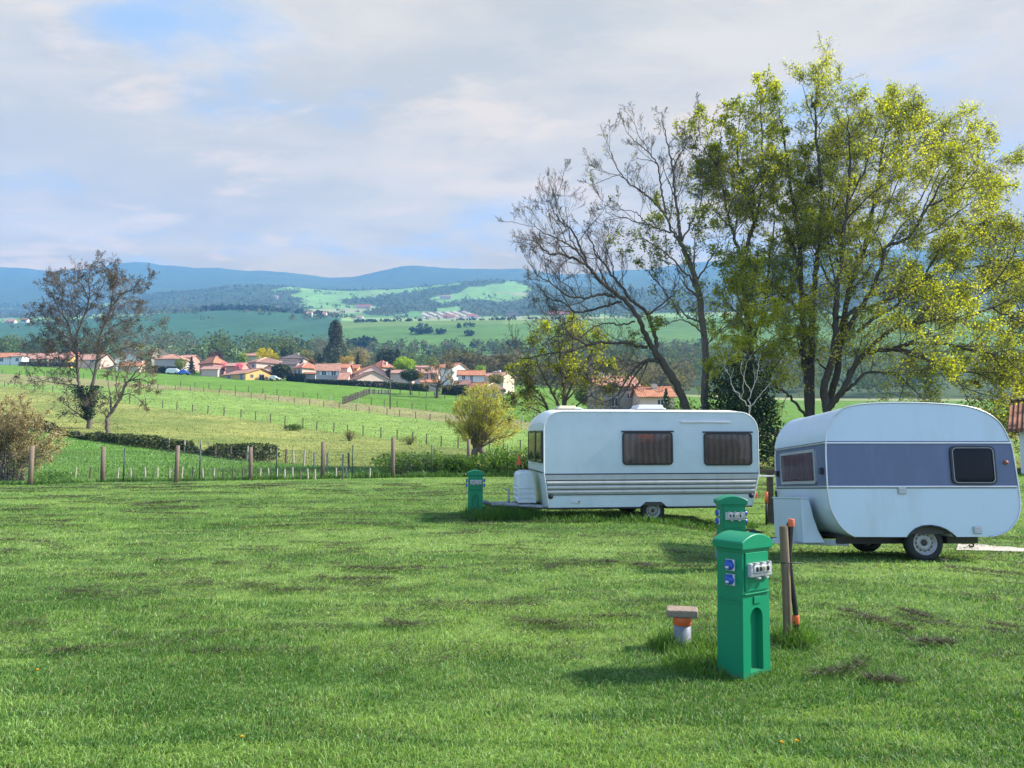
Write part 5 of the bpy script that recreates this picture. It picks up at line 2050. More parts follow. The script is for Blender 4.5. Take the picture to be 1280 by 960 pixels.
LEAFY = dict(sub=0.42, subL=4.2, tap=0.72, rk=0.62, L=2.7, r=0.035, rmin=0.0085, wig=0.19, up=(0.04, 0.02, 0.0, 0.0), kids=(6, 4, 3), levels=4, leaf_lev=2, ang=(25, 62), ang0=(25, 75), lr=(0.40, 0.66), dens=1.7)
GREENS = ((0.17, 0.205, 0.014), (0.37, 0.40, 0.026))
Yl = 45.0
root = tree_root(938, Yl, 'leafy_tree', 'tall narrow leafy tree standing left of the broad many stemmed tree', 'leafy spring trees')
G = Grow(44)
for pts, d0, d1, r0, r1 in [
    ([(936, 592), (937, 520), (938, 460), (936, 406), (930, 360), (929, 339)], 0, 0, .42, .26),
    ([(929, 340), (936, 300), (944, 277), (950, 248), (955, 220), (952, 170), (950, 112)], 0, 0.5, .22, .03),
    ([(929, 340), (922, 310), (914, 285), (908, 262), (902, 225), (898, 205), (901, 165)], 0, -1.5, .18, .03),
    ([(936, 420), (926, 400), (915, 385), (905, 372)], 0, -2, .12, .02),
    ([(914, 285), (902, 272), (890, 260), (884, 240)], -1, 1.2, .10, .02),
    ([(937, 430), (950, 400), (958, 360), (962, 320), (968, 280), (966, 230)], 0, 2, .16, .03),
    ([(944, 277), (935, 250), (925, 220), (922, 180), (925, 140)], 0, -1.8, .14, .02),
    ([(938, 470), (922, 455), (908, 450), (898, 452)], 0, -2.4, .12, .02),
    ([(938, 450), (955, 430), (970, 420)], 0, -3, .10, .02)]:
    G.guide(g3(pts, Yl, d0, d1), r0, r1, LEAFY, 0.22, None, 8)
finish_tree(G, root, M_BARK, M_TWIG)
add_leaves(G, root, 0.13, 1, 0.10, ((0.16, 0.20, 0.015), (0.37, 0.39, 0.025)), keep=0.9)

Yt = 44.0
root = tree_root(1022, Yt, 'leafy_tree', 'broad many stemmed tree in yellow green spring leaf behind the rounded caravan', 'leafy spring trees')
G = Grow(55)
stems = [
    ([(1011, 592), (1011, 545), (1011, 510), (1009, 475), (1005, 440), (1004, 400), (1001, 350), (1000, 315), (992, 260), (984, 205), (977, 155), (972, 130)], 0, 1.5, .42, .03),
    ([(1013, 540), (1014, 475), (1015, 425), (1016, 375), (1020, 337), (1025, 300), (1027, 240), (1021, 175), (1020, 130), (1023, 108)], 0.4, 0, .36, .02),
    ([(1034, 592), (1034, 550), (1033, 507), (1030, 485), (1042, 440), (1045, 400), (1046, 362), (1052, 332), (1053, 300), (1060, 250), (1062, 190), (1058, 140)], -0.4, -2.0, .44, .03),
    ([(1035, 510), (1047, 462), (1053, 407), (1060, 367), (1070, 337), (1080, 315), (1095, 240), (1105, 180), (1118, 132)], 0, 2.5, .34, .03),
    ([(1042, 440), (1057, 417), (1070, 392), (1085, 370), (1100, 337), (1107, 310), (1135, 298), (1160, 260), (1190, 205), (1216, 168)], -0.6, -3.5, .26, .03),
    ([(1050, 420), (1065, 388), (1085, 385), (1110, 375), (1140, 360), (1180, 330), (1220, 300), (1252, 286)], 0, 3.5, .20, .03),
    ([(1072, 415), (1090, 400), (1122, 380), (1150, 352), (1175, 310), (1205, 250)], -0.5, 1.5, .18, .03),
    ([(1030, 515), (1045, 500), (1060, 475), (1077, 445), (1110, 437), (1140, 440), (1160, 450), (1177, 460), (1210, 465), (1240, 474)], -0.6, -4.5, .30, .04),
    ([(1110, 437), (1140, 430), (1175, 430), (1210, 436), (1250, 445), (1285, 452)], -2, -5.5, .16, .03),
    ([(1050, 495), (1065, 482), (1080, 467), (1100, 465), (1122, 470), (1140, 485), (1150, 495)], -0.8, -3.5, .17, .02),
    ([(1060, 470), (1082, 440), (1115, 412), (1140, 407), (1170, 399), (1195, 401), (1240, 385), (1280, 368)], -0.3, -2.5, .21, .03),
    ([(1007, 520), (992, 500), (982, 491), (972, 485), (962, 480)], 0, -1.5, .15, .02),
    ([(1034, 465), (1020, 447), (1010, 422), (1000, 400)], -0.3, -1.8, .10, .02),
    ([(1062, 250), (1080, 215), (1090, 180), (1100, 150)], -1.3, -3, .09, .02),
    ([(1095, 240), (1120, 220), (1140, 190), (1150, 160)], 1.2, 3, .09, .02),
    ([(1135, 298), (1165, 290), (1200, 262), (1230, 245)], -2, -0.5, .09, .02),
    ([(1001, 330), (988, 300), (975, 262), (962, 232)], 0.6, 2.8, .10, .02),
    ([(1180, 330), (1215, 335), (1250, 325), (1285, 318)], 2.5, 0, .09, .02),
    ([(1170, 399), (1210, 380), (1250, 345), (1275, 300), (1290, 278)], -1.2, 1.5, .12, .02),
    ([(1025, 300), (1040, 262), (1045, 220), (1040, 180)], 0, 2, .10, .02),
    ([(1240, 385), (1270, 400), (1300, 410)], -2, -3.5, .08, .02),
    ([(1107, 310), (1150, 250), (1172, 205), (1180, 172)], 1.0, 3.5, .09, .02),
    ([(1160, 258), (1196, 240), (1220, 212), (1226, 185)], -2.5, -5, .08, .02),
    ([(1080, 315), (1105, 268), (1130, 205), (1138, 160)], 0.8, -1.5, .09, .02),
    ([(1140, 360), (1198, 322), (1232, 275), (1244, 240)], 0.5, 4.5, .10, .02),
    ([(1046, 360), (1035, 300), (1038, 230), (1050, 165)], -1.0, 2.0, .10, .02),
    ([(1177, 460), (1200, 480), (1230, 492), (1262, 496)], -3.5, -3, .09, .02)]
for k_, (pts, d0, d1, r0, r1) in enumerate(stems):
    G.guide(g3(pts, Yt, d0, d1), r0, r1, LEAFY, 0.30 if k_ < 5 else 0.25, None, 9)
finish_tree(G, root, M_BARK, M_TWIG)
add_leaves(G, root, 0.112, 1, 0.15, GREENS, keep=0.86)
# nest
b = MB()
c_ = at(1020, 130, 44.0) - root.location
for k_ in range(70):
    a, a2 = rnd.uniform(0, 6.28), rnd.uniform(-0.5, 0.5)
    d = Vector((math.cos(a), math.sin(a), a2)) * 0.28
    e_ = Vector((-math.sin(a), math.cos(a), rnd.uniform(-.4, .4))) * 0.25
    b.tube([c_ + d * rnd.uniform(0.3, 1) - e_, c_ + d * rnd.uniform(0.3, 1) + e_], 0.02, 3, cap=False)
nest = b.build('bird_nest', M_TWIG, None, fix=False)
nest.location = root.location
tag(nest, 'round dark bird nest high in the broad leafy tree', 'nest')

# another leafy tree further right, mostly outside the frame
root = tree_root(1335, 52, 'leafy_tree', 'golden leafed tree at the right edge beyond the broad tree', 'leafy spring trees')
G = Grow(66)
for pts, d0, d1, r0, r1 in [
    ([(1335, 590), (1334, 480), (1330, 400), (1325, 330), (1322, 260)], 0, 0, .40, .04),
    ([(1333, 470), (1305, 430), (1280, 395), (1262, 360)], 0, -2, .16, .03),
    ([(1333, 440), (1360, 400), (1385, 350), (1400, 300)], 0, 2, .16, .03),
    ([(1334, 500), (1300, 470), (1265, 460), (1235, 462)], 0, -1, .14, .03),
    ([(1330, 400), (1300, 360), (1285, 330)], 0, 2, .12, .02)]:
    G.guide(g3(pts, 52, d0, d1), r0, r1, LEAFY, 0.15, 1.4, 8)
finish_tree(G, root, M_BARK, M_TWIG)
add_leaves(G, root, 0.16, 1, 0.12, ((0.12, 0.13, 0.012), (0.26, 0.25, 0.02)), keep=0.8)

# ------------------------------------------------------------------ shrubs near the big trees
def blob_points(n, c, r, shell_=0.45, clump=0.5, seed=0):
    q = np.random.default_rng(seed)
    d = q.normal(size=(n * 3, 3))
    d /= np.linalg.norm(d, axis=1, keepdims=True)
    rad = q.random(n * 3) ** shell_
    w = fbm(d[:, 0] * 1.8 + 9 + seed, d[:, 2] * 1.8 + 5 + d[:, 1] * 1.3, 3)
    rad = rad * (1 - clump * 0.7 + clump * 1.4 * w)
    P = d * rad[:, None] * np.array(r) + np.array(c)
    g = fbm(P[:, 0] * 2.2 / max(r[0], .1) + seed, P[:, 2] * 2.2 / max(r[2], .1) + P[:, 1] * 2.0 / max(r[1], .1), 3)
    P = P[g > 0.42 * clump + 0.1][:n]
    return P


def bush(px, py, Y, w, h, label, cols, size, n, name='shrub', cat='bush', mat=None, stems=True, seed=1, dz=0, parts=None, clump=0.5, group=None):
    if Y is None:
        q = hit(px, py)
        x, Y, z = q
    else:
        x = (px - CX) / F * Y
        z = gz(x, Y)
    root = empty(name, (x, Y, z), label, cat, group=group)
    P = blob_points(n, (0, 0, h * 0.52 + dz), (w / 2, w / 2.4, h * 0.52), clump=clump, seed=seed)
    P = P[P[:, 2] > -0.05]
    t = np.clip(fbm(P[:, 0] * 1.2 + seed, P[:, 2] * 1.2 + P[:, 1], 3) * 1.6 - 0.3 + rng.normal(0, 0.2, len(P)), 0, 1)
    leaf_cards(P, size, mixc(cols[0], cols[1], t), mat or M_LEAF, 'foliage', root)
    if stems:
        b = MB()
        q = random.Random(seed)
        for _ in range(9):
            a = q.uniform(0, 6.28)
            e_ = q.uniform(0.15, 0.8)
            tip = Vector((math.cos(a) * w * 0.42 * e_, math.sin(a) * w * 0.36 * e_, h * q.uniform(0.6, 0.95)))
            b.tube(smooth_poly([Vector((math.cos(a) * .1, math.sin(a) * .1, -0.05)), tip * 0.5 + Vector((q.gauss(0, .1), q.gauss(0, .1), h * 0.06)), tip], 3), [0.05, .045, .04, .035, .03, .02, .012], 5)
        b.build('stems', M_BARK, root, fix=False)
    return root


bush(930, 590, 41, 4.2, 6.0, 'dark ivy clad evergreen bush between the two caravans', ((0.012, 0.028, 0.010), (0.035, 0.065, 0.018)), 0.17, 9000, mat=M_EVER, seed=3)
bush(985, 590, 42, 3.6, 2.6, 'low green bramble behind the rounded caravan roof', ((0.03, 0.06, 0.012), (0.09, 0.13, 0.02)), 0.15, 3000, seed=5)
bush(855, 590, 43, 3.4, 4.2, 'rusty leafed shrub at the foot of the leaning bare tree', ((0.07, 0.075, 0.015), (0.19, 0.16, 0.03)), 0.14, 2600, seed=6)
bush(800, 588, 46, 5.5, 3.0, 'grey green thicket behind the roof of the white caravan', ((0.04, 0.055, 0.018), (0.10, 0.12, 0.03)), 0.15, 3500, seed=8)
bush(1120, 590, 47, 9, 3.8, 'broad yellowish thicket behind the rounded caravan', ((0.06, 0.07, 0.014), (0.18, 0.17, 0.03)), 0.17, 6000, seed=9)
bush(1235, 590, 49, 6, 4.5, 'olive green thicket beside the tiled outbuilding', ((0.05, 0.07, 0.012), (0.16, 0.17, 0.02)), 0.17, 4000, seed=10)
# bleached dead shrub
root = tree_root(936, 38, 'dead_shrub', 'pale bleached dead shrub rising behind the white caravan', cat='shrub')
G = Grow(77)
DEAD = dict(rk=0.6, L=1.0, r=0.02, rmin=0.008, wig=0.16, up=(0.10, 0.06, 0.05), kids=(3, 2), levels=2, leaf_lev=9, ang=(20, 45), ang0=(20, 50), lr=(0.4, 0.6), dens=0.9)
for pts, r0 in [([(935, 592), (935, 540), (936, 512), (927, 498), (916, 482), (908, 462), (905, 448)], .07), ([(936, 512), (938, 492), (946, 470), (949, 450)], .05),
                ([(936, 514), (945, 500), (956, 487), (962, 478)], .045), ([(927, 498), (930, 478), (926, 460)], .035), ([(938, 490), (930, 470), (934, 452)], .035)]:
    G.guide(g3(pts, 38, 0, rnd.uniform(-.6, .6)), r0, .012, DEAD, 0.4, None, 6)
finish_tree(G, root, M_PALEB, M_PALEB)

# yellow green trees behind the white caravan's front
root = tree_root(705, 62, 'field_tree', 'bright yellow green tree behind the front of the white caravan, dark stemmed')
G = Grow(88)
FT = dict(sub=0.3, subL=3.0, tap=0.7, rk=0.7, L=2.8, r=0.05, rmin=0.012, wig=0.17, up=(0.05, 0.03, 0.0, 0.0), kids=(6, 4, 2), levels=4, leaf_lev=2, ang=(25, 60), ang0=(25, 65), lr=(0.4, 0.62), dens=1.0)
for pts, d0, d1, r0, r1 in [([(708, 575), (706, 520), (704, 480), (700, 450), (698, 425)], 0, 0, .38, .06), ([(706, 520), (690, 490), (676, 465), (668, 440)], 0, -2, .18, .03),
                            ([(705, 500), (722, 470), (736, 445), (742, 425)], 0, 2, .18, .03), ([(690, 575), (686, 530), (680, 500), (660, 480), (648, 470)], 0, 1, .24, .03),
                            ([(704, 480), (715, 450), (716, 425)], 0, -2, .14, .03), ([(706, 520), (730, 500), (748, 488)], 0, -2, .12, .03), ([(684, 520), (665, 510), (648, 505)], 0, -2, .10, .02)]:
    G.guide(g3(pts, 62, d0, d1), r0, r1, FT, 0.2, None, 7)
finish_tree(G, root, M_BARK, M_TWIG)
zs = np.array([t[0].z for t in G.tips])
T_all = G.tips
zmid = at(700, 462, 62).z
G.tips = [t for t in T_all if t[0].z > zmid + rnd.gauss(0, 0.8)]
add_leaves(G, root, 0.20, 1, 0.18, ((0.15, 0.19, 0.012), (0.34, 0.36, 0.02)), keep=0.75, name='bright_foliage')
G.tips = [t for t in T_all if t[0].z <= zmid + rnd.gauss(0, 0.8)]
add_leaves(G, root, 0.19, 1, 0.18, ((0.035, 0.055, 0.012), (0.15, 0.15, 0.025)), keep=0.75, name='lower_foliage')  # lower crown in a second, darker green

# pollard willow
root = empty('pollard_willow', hit(597, 577), 'round yellow green pollard willow on a pale stump at the field fence', 'tree')
Yw = root.location.y
G = Grow(99)
PW = dict(L=1.05, r=0.02, rmin=0.008, wig=0.10, up=(0.10, 0.05, 0.0), kids=(5, 3), levels=3, leaf_lev=1, ang=(15, 45), ang0=(15, 45), lr=(0.4, 0.65), dens=2.2)
G.limb.tube([at(591, 579, Yw), at(593, 566, Yw), at(596, 558, Yw)], [.22, .24, .25], 9)
G.limb.tube([at(606, 579, Yw), at(603, 566, Yw), at(598, 557, Yw)], [.20, .20, .24], 9)
for k_ in range(46):
    a = -1.3 + 2.6 * (k_ + rnd.random()) / 46
    rr_ = rnd.choice((0.5, 0.75, 0.95, 1.0))
    ex = 603 + math.sin(a) * 41 * rr_
    ey = 552 - math.cos(a) * 64 * rr_ + (8 if abs(a) > 1 else 0)
    G.guide(g3([(597 + rnd.uniform(-5, 5), 560), (597 + (ex - 597) * 0.45, 560 + (ey - 560) * 0.45), (ex, ey)], Yw, 0, rnd.uniform(-2.2, 2.2)), .06, .012, PW, 0.25, None, 5, wob=0.02)
finish_tree(G, root, M_STONE if False else M_BARKG, simple('yellow_twig', (0.20, 0.17, 0.06), 0.8))
add_leaves(G, root, 0.085, 3, 0.12, ((0.21, 0.22, 0.045), (0.40, 0.40, 0.11)), keep=0.33)

# ------------------------------------------------------------------ field trees on the left
YA = hit(112, 536).y
root = empty('walnut_tree', hit(112, 536), 'tall bare tree with dark seed clusters and an ivy clad trunk on the left', 'tree')
G = Grow(111)
SEED = dict(sub=0.34, subL=3.4, tap=0.7, rk=0.66, L=2.1, r=0.035, rmin=0.011, wig=0.18, up=(0.05, 0.05, 0.02, 0.0), kids=(6, 4, 3), levels=4, leaf_lev=3, ang=(25, 60), ang0=(25, 65), lr=(0.38, 0.62), dens=2.5)
for pts, d0, d1, r0, r1 in [
    ([(112, 541), (112, 520), (110, 503)], 0, 0, .42, .36),
    ([(110, 505), (102, 490), (97, 470), (96, 440), (97, 417), (107, 392), (112, 370), (111, 350), (115, 340)], 0, 0.5, .26, .03),
    ([(112, 505), (115, 482), (120, 460), (124, 435), (127, 415), (137, 392), (141, 367), (142, 356), (150, 346)], 0, -0.5, .27, .03),
    ([(96, 440), (90, 424), (87, 410), (82, 398), (75, 390), (67, 372), (57, 357)], 0, -2, .14, .03),
    ([(96, 434), (90, 427), (72, 412), (60, 405), (50, 400), (36, 386)], 0, 2, .13, .03),
    ([(96, 466), (88, 460), (80, 452), (66, 446), (55, 442), (38, 435)], 0, -2.4, .12, .03),
    ([(98, 482), (90, 481), (80, 480), (60, 477), (44, 472)], 0, 1.5, .10, .03),
    ([(127, 425), (134, 416), (142, 407), (162, 400), (178, 390)], 0, 2, .12, .03),
    ([(141, 382), (148, 372), (156, 365), (166, 362), (177, 360)], -0.3, -2.5, .10, .03),
    ([(122, 445), (117, 435), (112, 428), (106, 420)], 0, -2.2, .09, .03),
    ([(100, 410), (92, 385), (88, 368), (85, 356)], 0, 2, .09, .03),
    ([(110, 375), (104, 358), (98, 352), (96, 346)], 0.2, -1.5, .08, .03),
    ([(118, 470), (108, 455), (84, 432), (70, 428)], 0, -1, .08, .03),
    ([(122, 450), (140, 440), (155, 436), (168, 432)], 0, -2, .09, .03),
    ([(97, 417), (86, 388), (74, 364), (70, 350)], 0.2, 1.5, .09, .03),
    ([(137, 392), (150, 374), (164, 354)], -0.2, 2.2, .09, .03),
    ([(107, 392), (120, 372), (129, 355), (132, 344)], 0.3, 2.0, .08, .03),
    ([(124, 435), (140, 424), (160, 420), (182, 412)], 0, 2.4, .09, .03)]:
    G.guide(g3(pts, YA, d0, d1), r0, r1, SEED, 0.2, None, 7)
finish_tree(G, root, M_BARKG, M_TWIG)
T_ = G.tips
add_leaves(G, root, 0.125, 1, 0.10, ((0.026, 0.022, 0.024), (0.06, 0.048, 0.045)), mat=M_EVER, name='seed_clusters', keep=0.085)
add_leaves(G, root, 0.13, 1, 0.1, ((0.10, 0.09, 0.03), (0.20, 0.17, 0.06)), name='young_leaves', keep=0.05)
P = []
for _ in range(2600):
    t = rnd.random()
    side = rnd.choice((0, 1))
    yb_ = 524 - t * 42
    xb = (111 + (-13 if side == 0 else 6) * t) + rnd.gauss(0, 3.2 + 2.2 * t)
    P.append(at(xb, yb_, YA + rnd.gauss(0, 0.35)) - root.location)
P = np.array(P)
leaf_cards(P, 0.20, mixc((0.010, 0.025, 0.010), (0.03, 0.06, 0.018), rng.random(len(P))), M_EVER, 'ivy', root)

root = empty('crooked_tree', hit(135, 542), 'small crooked brownish tree leaning right beside the tall ivy clad tree', 'tree')
Yk = root.location.y
G = Grow(122)
CR = dict(L=1.9, r=0.04, rmin=0.016, wig=0.20, up=(0.02, -0.07, -0.10), kids=(6, 4), levels=3, leaf_lev=1, ang=(25, 65), ang0=(25, 70), lr=(0.4, 0.65), dens=1.3)
for pts, d0, d1, r0, r1 in [
    ([(135, 545), (134, 530), (134, 522), (140, 514), (147, 504), (152, 495), (155, 484), (160, 477), (166, 475)], 0, 0, .20, .07),
    ([(166, 475), (174, 474), (182, 476), (193, 484)], 0, -1, .08, .02), ([(139, 514), (138, 500), (137, 488), (134, 472)], 0, 1.0, .09, .02),
    ([(156, 483), (160, 465), (166, 450), (172, 438)], 0, 1.5, .08, .02), ([(160, 477), (172, 462), (184, 452), (192, 446)], 0, -1.5, .07, .02),
    ([(152, 494), (160, 492), (170, 496), (180, 505)], 0, -1.5, .06, .02), ([(150, 498), (145, 482), (148, 465), (152, 452)], 0, -1, .06, .02),
    ([(166, 474), (178, 466), (190, 462)], 0, 2, .06, .02)]:
    G.guide(g3(pts, Yk, d0, d1), r0, r1, CR, 0.15, None, 7)
finish_tree(G, root, M_BARKG, M_TWIG)
add_leaves(G, root, 0.13, 1, 0.1, ((0.09, 0.08, 0.045), (0.19, 0.17, 0.09)), name='young_leaves', keep=0.75)

# catkin willow bush bottom left, just beyond the mesh fence
root = empty('willow_bush', hit(8, 601), 'bushy pale brown catkin willow behind the left end of the mesh fence', 'bush')
Yc = root.location.y
G = Grow(133)
CW = dict(L=0.95, r=0.014, rmin=0.006, wig=0.13, up=(0.06, 0.05, 0.03), kids=(5, 3), levels=3, leaf_lev=1, ang=(15, 45), ang0=(15, 50), lr=(0.4, 0.65), dens=2.3)
for k_ in range(64):
    a = rnd.uniform(-1.35, 1.35)
    rr_ = rnd.uniform(0.55, 1.0)
    ex = 2 + math.sin(a) * (88 if a > 0 else 92) * rr_
    ey = 602 - math.cos(a * 0.9) * 102 * rr_
    G.guide(g3([(5 + rnd.uniform(-22, 28), 602), (5 + (ex - 5) * 0.5 + rnd.uniform(-6, 6), 600 + (ey - 600) * 0.58), (ex, ey)], Yc, rnd.uniform(0.1, 1.6), rnd.uniform(-0.1, 3.0)), .028, .008, CW, 0.2, None, 5, wob=0.02)
    G.limb.v = [(v[0] - root.location.x, v[1] - root.location.y, v[2] - root.location.z) for v in G.limb.v]
    G.limb.build('stem', M_TWIG, root, fix=False)
    G.limb = MB()
G.tw.v = [(v[0] - root.location.x, v[1] - root.location.y, v[2] - root.location.z) for v in G.tw.v]
G.tw.build('twigs', simple('olive_twig', (0.12, 0.10, 0.055), 0.8), root, fix=False)
add_leaves(G, root, 0.055, 2, 0.06, ((0.30, 0.24, 0.15), (0.55, 0.45, 0.29)), name='catkins', keep=0.45, lev=1)
add_leaves(G, root, 0.05, 1, 0.05, ((0.05, 0.055, 0.02), (0.14, 0.14, 0.05)), name='young_leaves', keep=0.5, lev=1)

# hedge
hb_pts = [(-240, 520, 512), (-60, 524, 516), (30, 534, 522), (100, 549, 537), (150, 556, 543), (200, 562, 547), (270, 571, 551), (312, 576, 553), (340, 578, 555)]
P3 = []
hs = [hit(a, c) for a, c, _ in hb_pts]
hh = [max(0.6, at(a, t_, p_.y + 0.7).z - p_.z) for (a, c, t_), p_ in zip(hb_pts, hs)]
root = empty('hedge', hs[4], 'long dark clipped hedge crossing the field behind the mesh fence', 'hedge')
tl_ = np.array([0] + [(hs[i + 1] - hs[i]).length for i in range(len(hs) - 1)]).cumsum()
n = 26000
s_ = rng.uniform(0, tl_[-1], n)
X = np.interp(s_, tl_, [p_.x for p_ in hs])
Y = np.interp(s_, tl_, [p_.y for p_ in hs]) + 0.8 + rng.uniform(-0.8, 0.8, n)
Hh = np.interp(s_, tl_, hh)
u = rng.random(n) ** 0.7
gap_ = fbm(s_ * 0.16 + 4, s_ * 0 + 2.2, 3)
bmp = (0.55 + 0.9 * fbm(s_ * 0.45, Y * 0.5, 4)) * np.clip((gap_ - 0.30) * 7, 0.25, 1.0)
Zg = ground(X, Y)
Zh = Zg + Hh * 0.88 * u * bmp
w = fbm(s_ * 0.7, u * 2 + Y, 3)
P = np.stack([X, Y, Zh], 1) - np.array(root.location)
leaf_cards(P, 0.19, mixc((0.020, 0.036, 0.010), (0.080, 0.105, 0.025), np.clip(w * 1.8 - 0.5 + rng.normal(0, .2, n), 0, 1)), M_EVER, 'foliage', root)
b = MB()
for k_ in range(90):
    i = rnd.randrange(n)
    q = Vector((X[i], Y[i], Zg[i])) - root.location
    b.tube([q, q + Vector((rnd.gauss(0, .15), rnd.gauss(0, .1), Hh[i] * 0.9))], [.03, .012], 4)
b.build('stems', M_TWIG, root, fix=False)

bush(366, 538, None, 2.3, 0.75, 'lone low bush in the pale green meadow', ((0.03, 0.06, 0.012), (0.10, 0.15, 0.03)), 0.14, 900, seed=12, stems=False)
bush(437, 551, None, 1.6, 1.2, 'grey brown scrub at the meadow fence, left of the next', ((0.07, 0.06, 0.025), (0.16, 0.14, 0.05)), 0.10, 500, seed=13)
bush(512, 556, None, 2.6, 1.0, 'olive scrub at the meadow fence below the paling fence', ((0.06, 0.065, 0.02), (0.15, 0.15, 0.04)), 0.10, 700, seed=14)
# brambles along the mesh fence
for px, py, w_, h_, lab, sd in [(498, 592, 2.6, 1.1, 'bramble clump behind the mesh fence post, leftmost of the brambles', 15), (540, 592, 2.6, 1.15, 'bramble clump between the mesh fence posts, beside the willow', 16),
                                (575, 590, 2.0, 1.0, 'bramble clump at the fence post just above the far pillar', 17), (622, 590, 2.6, 1.3, 'bramble clump right of the far pillar, near the caravan front', 18),
                                (664, 588, 3.4, 1.4, 'bramble clump hidden partly by the front of the white caravan', 19)]:
    bush(px, py, 36.2, w_, h_, lab, ((0.025, 0.065, 0.010), (0.10, 0.20, 0.03)), 0.11, 2200, seed=sd, name='bramble', cat='bramble', group='brambles along the fence')
bush(70, 604, 30.6, 1.6, 0.5, 'nettle clump at the foot of the willow bush', ((0.03, 0.09, 0.012), (0.09, 0.19, 0.03)), 0.08, 600, seed=21, name='nettle', cat='weed', stems=False)
# rank growth along the foot of the fence
for k_ in range(330):
    px = rnd.uniform(-200, 680)
    py = line_py(px, [(-200, 609), (-66, 608), (38, 606), (128, 602.5), (313, 600), (491, 597), (690, 595)])
    q = hit(px, py)
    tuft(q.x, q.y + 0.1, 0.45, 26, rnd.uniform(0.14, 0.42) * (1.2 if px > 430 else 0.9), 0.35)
flush_long()
# ------------------------------------------------------------------ village houses
def wallmat(name, c):
    return simple(name, c, 0.9, 0, 0.15, 0.10, 0.6, 0.15, 6, dirt=(tuple(x * 0.7 for x in c), 0.5, 0.35))


def roofmat(name, c):
    return striped(name, c, tuple(x * 0.72 for x in c), 1.1, 'X', 0.9, 0.5, 0.06, 0.15, nvar=0.35)


WALL = dict(white=wallmat('white_render', (0.66, 0.66, 0.66)), cream=wallmat('cream_render', (0.55, 0.46, 0.35)), yellow=wallmat('yellow_render', (0.60, 0.40, 0.15)),
            pink=wallmat('pink_render', (0.52, 0.27, 0.25)), rose=wallmat('pale_rose_render', (0.60, 0.45, 0.38)), grey=wallmat('grey_render', (0.42, 0.37, 0.36)), stone=wallmat('old_stone_wall', (0.30, 0.26, 0.22)))
ROOF = dict(orange=roofmat('orange_roof_tiles', (0.47, 0.205, 0.120)), red=roofmat('red_roof_tiles', (0.41, 0.160, 0.105)), pink=roofmat('faded_pink_roof_tiles', (0.46, 0.255, 0.200)),
            brown=roofmat('brown_roof_tiles', (0.27, 0.150, 0.120)), grey=roofmat('grey_roof_tiles', (0.14, 0.115, 0.115)), salmon=roofmat('salmon_roof_tiles', (0.47, 0.245, 0.175)))
M_WIN = simple('dark_house_window', (0.035, 0.045, 0.06), 0.15, 0, 0.6)
M_SHUT = simple('pale_shutter', (0.62, 0.66, 0.70), 0.6)
M_SHUTB = simple('blue_grey_shutter', (0.30, 0.37, 0.46), 0.6)
M_CHIM = simple('cream_chimney', (0.60, 0.54, 0.46), 0.9)
M_RIDGE = simple('pale_ridge_tile', (0.60, 0.42, 0.32), 0.9)


